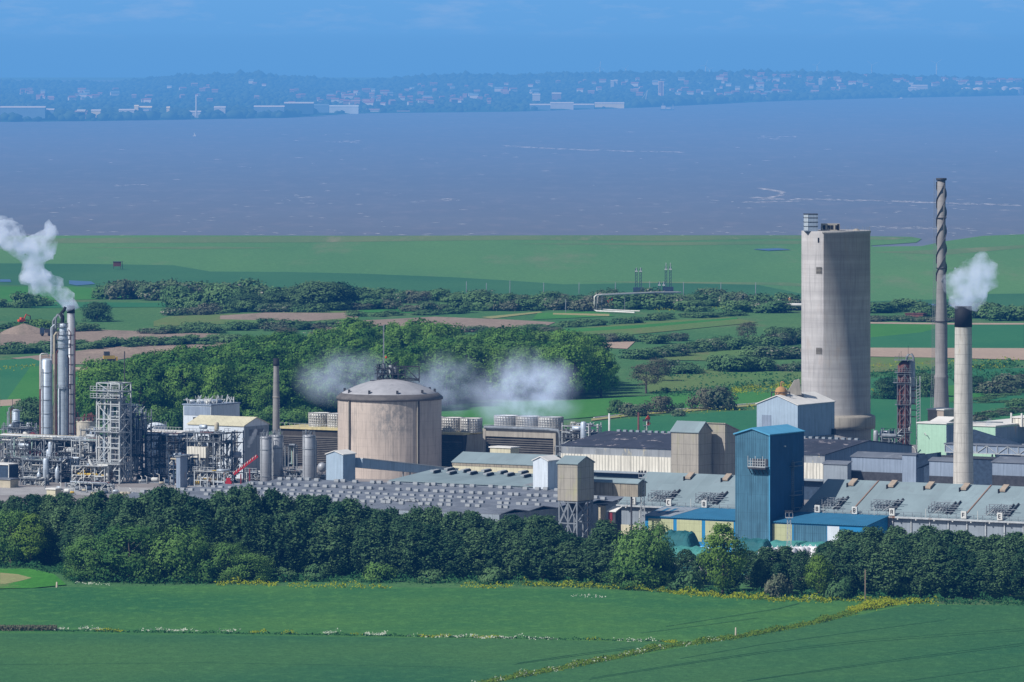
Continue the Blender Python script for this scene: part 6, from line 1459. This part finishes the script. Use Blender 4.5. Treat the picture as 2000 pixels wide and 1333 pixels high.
t, w, d, h = bldg('white_warehouse', 'small white roofed shed by the canal left of the concrete tower', 'shed', 1508, 1526, 1562, 2905, 589, 'x', .8, wall='white_cladding', roof='white_roof')
t, w, d, h = bldg('red_container', 'row of low red brown containers in the thicket right of the concrete tower', 'container', 1768, 1803, 1806, 2790, 614, 'flat', 0, wall='rust', roof='rust', d=3)
t, w, d, h = bldg('red_container', 'faded red container hidden in the thicket inside the pipeline loop', 'container', 1186, 1200, 1203, 2900, 583, 'flat', 0, wall='orange_red', roof='rust', d=3)
# machines
x0, D, _ = G(44, 645)
t = thing('excavator', 'orange red excavator on top of a dirt mound at the left', 'excavator', (x0, D, 2.6), .5); t.scale = (.62, .62, .62)
put('cab', MB().box(-1.4,.2,-1.2,1.2,1.2,3.4), 'orange_red', t); put('body', MB().box(-2.8,1.4,-1.4,1.4,1.0,2.2), 'orange_red', t)
put('boom', MB().bar((.8,0,1.8),(2.4,0,5.2),.55).bar((2.4,0,5.2),(5.0,0,4.2),.5), 'orange_red', t); put('bucket', MB().bar((5.0,0,4.4),(5.4,0,2.0),.45).box(4.6,6,-.6,.6,1.0,2.2), 'steel_dark', t)
for y in (-1.2, .8): put('track', MB().box(-2.4,2.2,y,y+.5,0,.95), 'tyre', t)
def mound(label, px, py, w, h, seed, d=None):
    x0, D, _ = G(px, py); rs = np.random.RandomState(seed); d = d or w; n = 28; vs = []; rr = [1, .8, .6, .42, .25, .1, .01]
    for i, r_ in enumerate(rr):
        for k_ in range(n):
            a_ = 6.283*k_/n; q = r_*(1+.12*math.sin(3*a_+seed)+rs.uniform(-.05, .05)); vs.append((q*w/2*math.cos(a_), q*d/2*math.sin(a_), h*(1-r_)**.9*(1+rs.uniform(-.08, .08))-.02))
    fs = [(i*n+k_, i*n+(k_+1) % n, (i+1)*n+(k_+1) % n, (i+1)*n+k_) for i in range(len(rr)-1) for k_ in range(n)]
    return put('dirt_mound', MB().add(vs, fs, True), 'dirt', None, (x0, D, .05), 0, label, 'mound')
mound('conical dirt mound below the excavator', 46, 652, 20, 3.6, 1, 12); mound('long dirt bank right of the silver columns', 235, 690, 30, 2.2, 2, 10); mound('low dirt bank between the hedges', 330, 686, 26, 1.6, 3, 8)
x0, D, _ = G(211, 707)
t = thing('bulldozer', 'small yellow bulldozer with a dark cab on the dirt bank', 'bulldozer', (x0, D, .1), .2)
put('body', MB().box(-1.6,2.2,-1,1,.7,2.0), 'machine_yellow', t); put('cab', MB().box(-1.4,.5,-.9,.9,2.0,3.4), 'steel_dark', t); put('blade', MB().box(2.8,3.1,-1.6,1.6,.2,1.6).bar((1,0,.8),(2.9,0,.8),.3), 'machine_yellow', t)
for y in (-1.4, .9): put('track', MB().box(-2,2.2,y,y+.5,0,.9), 'tyre', t)
x0, D, _ = G(93, 657)
t = thing('dumper_truck', 'small dark dumper truck behind the silver columns', 'truck', (x0, D, .1), .1)
put('cab', MB().box(-2.8,-1.2,-1,1,.8,3), 'steel_blue_dark', t); put('skip', MB().box(-1,2.8,-1.1,1.1,1.2,2.6), 'steel_dark', t)
for x in (-2, .6, 1.9): put('wheel', MB().hcyl((x,-1.1,.6),(x,1.1,.6),.6), 'tyre', t)
x0, D, _ = G(229, 526)
t = thing('hide_hut', 'tiny dark hut on stilts standing on the sea bank', 'hut', (x0, D, .1))
put('cabin', MB().box(-1.8,1.8,-1.2,1.2,1.2,3.2), 'rust', t); put('leg', MB().bar((-1.6,-1,0),(-1.6,-1,1.2),.2).bar((1.6,-1,0),(1.6,-1,1.2),.2).bar((2.4,0,0),(2.4,0,3.6),.2), 'steel_dark', t); put('roof', MB().box(-2,2,-1.4,1.4,3.2,3.4), 'steel_dark', t)

# ---------------------------------------------------------------- far shore buildings
surf('far_tan', (.80, .62, .50), .1, .2); surf('far_white', (.54, .56, .56), .1, .2); surf('far_pink', (.31, .22, .19), .15, .3); surf('far_red', (.26, .12, .09), .2, .3); surf('far_blue', (.16, .26, .36), .1, .2); surf('far_cream', (.75, .70, .45), .1, .2); surf('far_dark', (.05, .10, .14), .1, .2); surf('far_glass', (.55, .68, .75), .2, .05)
def hz(px, t_): dd, z = hill(px, t_); return dd, max(0, z)+.5
def farbox(name, label, cat, x0, x1, y0, y1, mat, t_=.03, roof=None, rmat=None, group=None, d=20, ridge=True):
    dd, z = hz((x0+x1)/2, t_); sc = dd/F; h = max(1.5, (y1-y0)*sc*.85); w = (x1-x0)*sc
    zb = Zt(y1, dd); t = thing(name, label, cat, (X(x0, dd), dd, min(zb, z+8)), 0, group)
    m = MB().box(0, w, 0, d, -6, h); put('wall', m, mat, t)
    if ridge: put('roof', MB().slab([(-.3,-.3,h+.1),(w+.3,-.3,h+.1),(w+.3,d/2,h+1.6),(-.3,d/2,h+1.6)], .15), rmat or mat, t)
    else: put('roof', MB().box(-.3,w+.3,-.3,d+.3,h+.05,h+.6), rmat or mat, t)
    return t
FB_ = [(0,88,207,219,'far_blue','far_white','long white roofed warehouse at the far left of the shore'),(88,105,213,219,'far_blue','far_white','lower block right of the far left warehouse'),(52,90,197,201,'far_blue','far_white','pale roofs above the far left warehouse'),
 (150,166,206,209,'far_cream','far_white','small cream shed on the left shore'),(178,196,204,207,'far_cream','far_white','second small cream shed on the left shore'),(232,262,207,210,'far_white','far_white','low white shed before the cream silos'),
 (262,270,195,207,'far_cream','far_cream','cream silo block on the left shore, left one'),(272,296,194,203,'far_blue','far_cream','pale block beside the cream silos'),(418,440,200,206,'far_white','far_white','bright white box shed left of the long grey warehouse'),
 (496,555,202,208,'far_blue','far_white','left wing of the long far warehouse'),(555,612,200,212,'far_dark','far_white','dark sided right wing of the long far warehouse'),(613,642,206,210,'far_blue','far_blue','low blue roofed hall right of the long far warehouse'),
 (643,700,208,213,'far_glass','far_glass','row of glittering roofs on the shore'),(715,752,215,219,'far_white','far_pink','bright cluster of low buildings at the shore, left of centre'),(775,800,219,222,'far_red','far_pink','reddish low buildings at the shore'),
 (265,290,216,219,'far_blue','far_white','low white roofs among the left shore trees'),(325,331,210,219,'far_cream','far_cream','small yellow tower in the left shore trees'),(365,392,219,223,'far_white','far_white','white low sheds on the left shore'),(146,170,219,222,'far_pink','far_pink','pinkish shed near the left shore'),
 (1035,1075,205,211,'far_blue','far_white','left part of the white works on the middle shore'),(1075,1120,201,211,'far_white','far_white','tallest heap like shed of the white works on the middle shore'),(1120,1160,205,209,'far_blue','far_white','right part of the white works on the middle shore'),(1162,1219,202,207,'far_cream','far_white','long pale shed right of the white works'),
 (1193,1199,154,161,'far_white','far_white','left small pale block of flats on the hill'),(1200,1206,154,162,'far_white','far_white','right small pale block of flats on the hill'),(1600,1606,137,140,'far_white','far_white','tiny white building on the hill top'),
 (1780,1812,165,168,'far_white','far_white','pale sheds above the right shore'),(1775,1790,173,175,'far_white','far_white','tiny pale shed above the right shore'),(1040,1055,183,186,'far_white','far_white','small white house group right of centre'),(1078,1096,182,186,'far_pink','far_white','small pale house group right of centre')]
for x0, x1, y0, y1, mt, rm, lab in FB_: farbox('far_building', lab, 'building', x0, x1, y0, y1, mt, .012 if y1 > 200 else .5 if y1 < 165 else .2, rmat=rm)
# tower block
dd, z = hz(1291, .28); t = thing('tower_block', 'tall block of flats with a dark band standing alone on the far shore', 'tower block', (X(1286, dd), dd, 0)); s_ = dd/F
put('wall', MB().box(0, 10*s_*1.0, 0, 12, 0, Zt(159, dd)), 'far_tan', t); put('side_wall', MB().box(4.6*s_, 8*s_, -.3, -.05, 2, Zt(160, dd)), 'far_red', t); put('roof', MB().box(1, 8*s_, 1, 8, Zt(159, dd), Zt(157, dd)), 'far_dark', t)
m = MB()
for i in range(10): z = Zt(181-i*2.1, dd); m.box(.3, 4.4*s_, -.25, -.05, z, z+.5)
put('window', m, 'far_dark', t)
# chimney left, crane, ship
dd, z = hz(383, .01); t = thing('far_chimney', 'thin white chimney on the far left shore', 'chimney', (X(383.5, dd), dd, 0)); put('shaft', MB().cyl(0, 0, 1.0, 0, Zt(189, dd), 10), 'far_white', t)
dd, z = hz(1261, .01); t = thing('harbour_crane', 'slim harbour crane on the far shore left of the tower block', 'crane', (X(1258, dd), dd, 0)); put('jib', MB().bar((0,0,0),(4,0,Zt(177,dd)),.8).bar((4,0,Zt(177,dd)),(-2,0,Zt(192,dd)),.4), 'far_white', t); put('base', MB().box(-2,3,-2,2,0,4), 'far_blue', t)
dd, z = 8600, 0; t = thing('ship', 'small white ship with a mast lying at the far shore below the tower block', 'ship', (X(1303, dd), dd, -.3)); put('hull', MB().add([(-9,-2,1.8),(9,-2,1.8),(9,2,1.8),(-9,2,1.8),(-7.5,-1.4,-.6),(8,-1.4,-.6),(8,1.4,-.6),(-7.5,1.4,-.6)], [(0,1,2,3),(4,5,1,0),(5,6,2,1),(6,7,3,2),(7,4,0,3)]), 'far_blue', t)
put('bridge', MB().box(-7,-2,-1.5,1.5,1.8,5.5).box(-1,4,-1.5,1.5,1.8,3.2), 'far_white', t); put('mast', MB().bar((-5,0,5),(-5,0,9),.4).bar((7,0,1.8),(7,0,7),.4), 'far_white', t)
x0, D, _ = G(1760, 194); t = thing('boat', 'tiny white boat on the water near the right shore', 'boat', (x0, D, -.4)); put('hull', MB().add([(-4,-1.3,1.2),(4,-1.3,1.2),(5,0,1.2),(4,1.3,1.2),(-4,1.3,1.2),(-3.5,-1,0),(4,0,0),(-3.5,1,0)], [(0,1,2,3,4),(5,6,1,0),(6,2,1),(6,7,4,3),(6,3,2),(7,5,0,4)]), 'far_white', t); put('cabin', MB().box(-1.5,1.5,-.8,.8,1.2,2.8), 'far_white', t)
x0, D, _ = G(379, 266); t = thing('boat', 'tiny white sail on the water near the left', 'boat', (x0, D, -.4)); put('sail', MB().add([(0,0,.8),(1.6,0,.8),(0,0,4)], [(0,1,2)]), 'far_white', t); put('hull', MB().box(-1.2,1.8,-.5,.5,0,.8), 'far_white', t)
# tanks at right
for px, y0, y1, w_, mt, lab in ((1854,177,186,20,'far_white','left oil tank of the group at the far right shore'),(1888,173,186,20,'far_cream','second oil tank from the left on the far right shore'),(1911,173,186,22,'far_cream','third oil tank from the left on the far right shore'),(1930,174,186,18,'far_white','fourth oil tank from the left on the far right shore'),(1963,171,184,14,'far_white','narrow oil tank near the right edge'),(1985,173,184,28,'far_white','widest oil tank at the right edge of the far shore')):
    dd = 10050+(px % 7)*18; t = thing('oil_tank', lab, 'tank', (X(px, dd), dd, 0)); r_ = w_*dd/F/2; zt_ = Zt(y0, dd)
    put('shell', MB().lathe([(r_, -1), (r_, zt_)], 24), mt, t); put('roof', MB().lathe([(r_, zt_), (r_*.5, zt_+1.2), (.01, zt_+1.6)], 24), 'far_white', t)
# wind turbines
for px, py, s_ in ((1172,131,1),(1222,134,.8),(1378,128,1),(1596,128,.9),(1703,127,1.2),(1829,124,1.2),(1386,136,.7)):
    dd = 11700; t = thing('wind_turbine', 'faint wind turbine on the skyline, %s' % {1172:'leftmost',1222:'second from the left',1378:'above the middle of the hill',1386:'small one right beside the middle one',1596:'left of the tall pair at the right',1703:'tall one left of the right end',1829:'tall one at the right end'}[px], 'wind turbine', (X(px, dd), dd, 0))
    zt_ = Zt(py, dd); put('tower', MB().lathe([(1.1, 0), (.6, zt_)], 10), 'far_glass', t); a0 = px*.7
    for k_ in range(3): a = a0+k_*2.094; put('blade', MB().bar((0,-1,zt_),(9*s_*math.cos(a),-1,zt_+9*s_*math.sin(a)),.8,.3), 'far_glass', t)
dd = 11250; t = thing('church_spire', 'thin dark church spire on the skyline right of centre', 'church', (X(1389, dd), dd, 5)); put('spire', MB().lathe([(2,0),(2,12),(.1,Zt(134,dd)-5)], 6), 'far_dark', t)
# houses on the slopes
RH = random.Random(12)
hm = []
for k_, (wm, rm) in enumerate((('far_pink','far_red'),('far_white','far_red'),('far_white','far_blue'),('far_pink','far_pink'))):
    a = MB().box(-5,5,-4,4,-3,5).add([(5,-4,5),(5,4,5),(5,0,8)], [(0,1,2)]).add([(-5,4,5),(-5,-4,5),(-5,0,8)], [(0,1,2)]).mesh('wall'); a.materials.append(MATS[wm])
    b = MB().slab([(-5.4,-4.5,4.7),(5.4,-4.5,4.7),(5.4,0,8.2),(-5.4,0,8.2)], .2).slab([(-5.4,0,8.2),(5.4,0,8.2),(5.4,4.5,4.7),(-5.4,4.5,4.7)], .2).mesh('roof'); b.materials.append(MATS[rm]); hm.append((a, b))
for i in range(290):
    reg = RH.choice([(240,520,.3,.75),(560,760,.15,.6),(760,1000,.2,.7),(1000,1300,.25,.8),(1300,1640,.2,.9),(1300,1640,.1,.85),(1600,1900,.3,.9),(640,960,.1,.3),(40,240,.4,.7),(1380,1560,.06,.2),(1850,2050,.5,.9)])
    px = RH.uniform(reg[0], reg[1]); t_ = RH.uniform(reg[2], reg[3]); dd, z = hz(px, t_); k_ = RH.choice([0,0,1,1,2,3])
    sec = 'left third' if px < 667 else 'middle' if px < 1333 else 'right third'
    col_ = ['pinkish house with red roof','white house with red roof','white house with grey blue roof','pink house'][k_]
    t = thing('house', '%s among trees on the %s of the far shore' % (col_, sec), 'house', (X(px, dd), dd, z+3.6), RH.uniform(-.5, .5), '%ss on the %s of the far shore' % (col_, sec))
    s_ = RH.uniform(.35, .75); t.scale = (s_*RH.choice([1, 1.6]), s_, s_*.8)
    for nm, me in zip(('wall', 'roof'), hm[k_]): o = bpy.data.objects.new(nm, me); COL.objects.link(o); o.parent = t
# foam on the water
def foam(lines, seed):
    rs = random.Random(seed); m = MB()
    for pts, n, spread in lines:
        for i in range(n):
            f_ = rs.random()*(len(pts)-1); a = int(f_); u_ = f_-a; px = pts[a][0]+(pts[a+1][0]-pts[a][0])*u_; py = pts[a][1]+(pts[a+1][1]-pts[a][1])*u_+rs.uniform(-spread, spread)
            x, y, _ = G(px, py); l_ = rs.uniform(.5, 3.2)*y/6000*1.6; w_ = rs.uniform(2, 7)*(y/5200)**2
            m.quad((x-l_,y,-.42),(x,y-w_*.5,-.42),(x+l_,y+w_*.15,-.42),(x,y+w_*.5,-.42))
    return m
fl = [([(1472,384),(1500,386),(1525,380),(1528,374),(1505,370),(1480,366)], 110, .8), ([(1470,388),(1600,389),(1750,392),(1850,396),(2000,400)], 200, 1.5), ([(985,284),(1080,290),(1200,294),(1335,297)], 110, .8), ([(1430,394),(1560,392)], 40, 1),
      ([(640,275),(700,277)], 12, 3), ([(545,382),(620,392)], 16, 8), ([(1700,442),(1900,446)], 50, 2), ([(860,388),(900,390)], 10, 2), ([(1480,268),(1560,268)], 16, 3), ([(210,362),(290,360)], 12, 2), ([(0,420),(2000,420)], 110, 42), ([(0,350),(2000,350)], 60, 60), ([(0,455),(2000,455)], 50, 4), ([(0,300),(2000,290)], 20, 40)]
put('foam', foam(fl, 3), 'white_bags', label='white foam flecks and tide lines on the estuary', cat='foam', kind='stuff')

# ---------------------------------------------------------------- steam
def plume(label, blobs_, D, dens, seed, aniso=.3, nscale=.16, cut=(.38, .62), col=(.95, .97, 1.0), emis=0.0, name='steam_plume', voxel=None, edge=1., fall=None):
    rs = random.Random(seed); mb = bpy.data.metaballs.new('mb'); mb.resolution = voxel or 1.0; mb.threshold = .25
    ox = X(blobs_[0][0], D); oz = Zt(blobs_[0][1], D)
    for px, py, r in blobs_:
        e = mb.elements.new(); R_ = r*D/F; e.co = (X(px, D)-ox, rs.uniform(-.25, .25)*R_, Zt(py, D)-oz); e.radius = R_*1.85
    ob = bpy.data.objects.new('mb', mb); COL.objects.link(ob); dg = bpy.context.evaluated_depsgraph_get(); dg.update()
    me = bpy.data.meshes.new_from_object(ob.evaluated_get(dg)); COL.objects.unlink(ob); bpy.data.objects.remove(ob)
    n = len(me.vertices); co_ = np.empty(n*3); me.vertices.foreach_get('co', co_); co_ = co_.reshape(-1, 3)
    from mathutils import noise as mn
    nr = np.empty(n*3); me.vertices.foreach_get('normal', nr); nr = nr.reshape(-1, 3)
    amp = edge*np.array([mn.fractal(Vector(p)*.35+Vector((seed, 0, 0)), 1.0, 2.1, 4) for p in co_])*1.1
    co_ = co_+nr*amp[:, None]; me.vertices.foreach_set('co', co_.reshape(-1)); me.update(); me.name = name
    m = bpy.data.materials.new(name); m.use_nodes = True; nt = m.node_tree; nt.nodes.clear(); out = N(nt, 'ShaderNodeOutputMaterial')
    tc = N(nt, 'ShaderNodeTexCoord').outputs['Object']
    f = ramp(nt, noise(nt, tc, nscale, 4, None, .62), cut[0], cut[1])
    if fall:
        cx_, cz_, rx_, rz_ = fall; mp = N(nt, 'ShaderNodeMapping', vector_type='POINT', i={'Vector': tc, 'Location': (-(X(cx_, D)-ox)/(rx_*D/F), 0, -(Zt(cz_, D)-oz)/(rz_*D/F)), 'Scale': (F/(rx_*D), F/(rx_*D), F/(rz_*D))})
        ln = N(nt, 'ShaderNodeVectorMath', operation='LENGTH', i={0: mp.outputs[0]}).outputs['Value']
        f = math_(nt, 'MULTIPLY', f, math_(nt, 'POWER', ramp(nt, ln, 1.0, .3), 1.1))
    sc = N(nt, 'ShaderNodeVolumePrincipled', i={'Color': rgba(col), 'Density': math_(nt, 'MULTIPLY', f, dens), 'Anisotropy': aniso, 'Emission Color': (.46, .61, .92, 1), 'Emission Strength': 0.0})
    if emis: nt.links.new(math_(nt, 'MULTIPLY', f, emis), sc.inputs['Emission Strength'])  # glow added to the steam, standing for light scattered inside it
    nt.links.new(sc.outputs[0], out.inputs['Volume']); me.materials.clear(); me.materials.append(m)
    m.cycles.volume_step_rate = 1.0
    o = bpy.data.objects.new(name, me); COL.objects.link(o); o.location = (ox, D, oz); tag(o, label, 'steam'); return o
plume('big white steam plume drifting up and left from the stack among the silver columns', [(137,594,9),(130,584,12),(120,575,15),(106,568,16),(92,562,16),(78,550,20),(64,540,18),(60,524,17),(66,508,18),(72,492,20),(84,478,20),(92,462,16),(98,450,11),(50,486,18),(34,478,16),(18,466,20),(4,452,20),(28,448,12),(-10,462,20),(46,470,14),(-28,450,20)], 1893, .55, 3, emis=.14, edge=1.9)
plume('compact white steam puff above the black topped cream chimney', [(1884,586,17),(1880,574,20),(1876,562,22),(1868,554,18),(1892,560,24),(1906,548,24),(1898,532,24),(1912,522,20),(1930,530,18),(1924,544,18),(1896,516,13),(1912,568,17),(1902,582,15),(1860,560,10)], 1715, .42, 5, emis=.12, edge=1.6)
plume('pale steam cloud rising over the three fan stacks', [(980,750,48),(1005,730,46),(1040,735,46),(1080,745,44),(950,780,44),(1020,795,44),(1080,795,40),(1110,785,36),(1000,815,34),(1060,815,34),(930,800,30)], 1848, .105, 7, emis=.08, cut=(.43, .64), nscale=.10, voxel=1.5, edge=1.0, fall=(1028, 768, 122, 96))
plume('thin bluish steam veil trailing left of the domed silo', [(640,720,44),(690,730,46),(610,740,42),(720,750,46),(660,770,44),(600,710,30),(740,715,36)], 1880, .060, 9, emis=.050, cut=(.44, .66), nscale=.09, voxel=2.0, edge=1.0, fall=(672, 738, 112, 66))
plume('thin bluish steam veil right of the domed silo top', [(840,730,44),(880,740,46),(910,765,44),(860,790,40),(800,720,38),(930,790,34)], 1880, .065, 19, emis=.052, cut=(.44, .66), nscale=.09, voxel=2.0, edge=1.0, fall=(868, 752, 96, 76))
plume('small white steam wisp above the slim structure left of the white tank', [(256,806,6),(262,800,7),(268,797,6),(274,802,5),(256,793,4)], 1826, .6, 11, emis=.08, voxel=.5, edge=.4)
plume('faint narrow steam wisp before the grey end wall of the white plant', [(486,872,3),(489,864,4),(492,856,4),(496,848,4),(499,842,3)], 1795, .35, 12, emis=.05, voxel=.35, edge=.3)
plume('tiny white steam wisp on the right mint green building roof', [(1930,828,5),(1933,822,4),(1937,826,4)], 1808, .5, 13, emis=.07, voxel=.4, edge=.3)

# loose gear, pallets and cars on the apron below the process plant
RC = random.Random(31)
for i in range(26):
    px = 118+i*11+RC.uniform(-3, 3); py = RC.uniform(958, 974) if px < 270 else RC.uniform(944, 952)
    x0, D, _ = G(px, py); s_ = RC.uniform(.5, 1.1); mt = RC.choice(['steel_grey', 'pipe_white', 'pipe_cream', 'steel_blue_dark', 'yellow_paint', 'aluminium_pipe'])
    t = thing('equipment_skid', 'small %s equipment skid on the apron below the process plant' % {'steel_grey':'grey','pipe_white':'white','pipe_cream':'cream','steel_blue_dark':'dark blue','yellow_paint':'yellow','aluminium_pipe':'silver'}[mt], 'equipment', (x0, D, .25), RC.uniform(-.8, .2), 'small equipment skids on the apron, %s' % mt.replace('_', ' '))
    put('base', MB().box(-s_*1.3, s_*1.3, -s_*.7, s_*.7, 0, .25), 'steel_grey', t); put('tank', MB().hcyl((-s_*.8, 0, .3+s_*.5), (s_*.6, 0, .3+s_*.5), s_*.5, 10), mt, t)
    put('pipe', MB().tube([(s_, 0, .2), (s_, 0, 1.0+s_), (s_*.3, 0, 1.2+s_)], .1, 6), 'pipe_white', t)
unit('pipe_rack', 'low pipe track along the apron edge below the lattice tower', 128, 1792, 13, 2.5, 1.9, [1.6], 6, 16, 41, frame='steel_light', small=26, brace=False)
unit('pipe_rack', 'low pipe track along the apron edge left of the first cabin', 40, 1808, 7, 2.5, 2.2, [1.8], 4, 12, 42, small=20, brace=False)
unit('process_unit', 'tall pipe cluster with a hooded vessel right of the looped silver pipe', 158, 1850, 5, 5, 12, [3, 6, 9, 11.5], 2, 20, 43, small=24, vessels=[('v', 1, 1, 2, 8, .8, 'aluminium'), ('h', 2, 0, 10, 2.4, .6, 'steel_light')])
unit('process_unit', 'pipe cluster with twin vessels behind the left end of the pipe bridge', 8, 1895, 8, 5, 11, [3, 6, 9.5], 3, 22, 44, small=24, vessels=[('v', 1.5, 1, 4, 6.5, .7, 'aluminium'), ('v', 6.5, 1, 3, 6, .9, 'pipe_white')])
for px, py, D_, r_, lab in ((76,915,1818,.55,'slim silver vessel with a thin neck rising from the low pipework'),(112,905,1816,.62,'taller slim silver vessel right of the necked one'),(60,890,1840,.5,'thin dark vessel above the green pipe rack')):
    t = thing('vessel', lab, 'vessel', (X(px, D_), D_, 0)); z1 = Zt(py, D_)
    put('shell', MB().lathe([(r_*.5,.8),(r_,1.6),(r_,z1-1.6),(r_*.5,z1-1.1),(.12,z1-.9),(.12,z1)], 18), 'aluminium', t); put('skirt', MB().cyl(0,0,r_*.8,0,1.6,14), 'steel_grey', t)
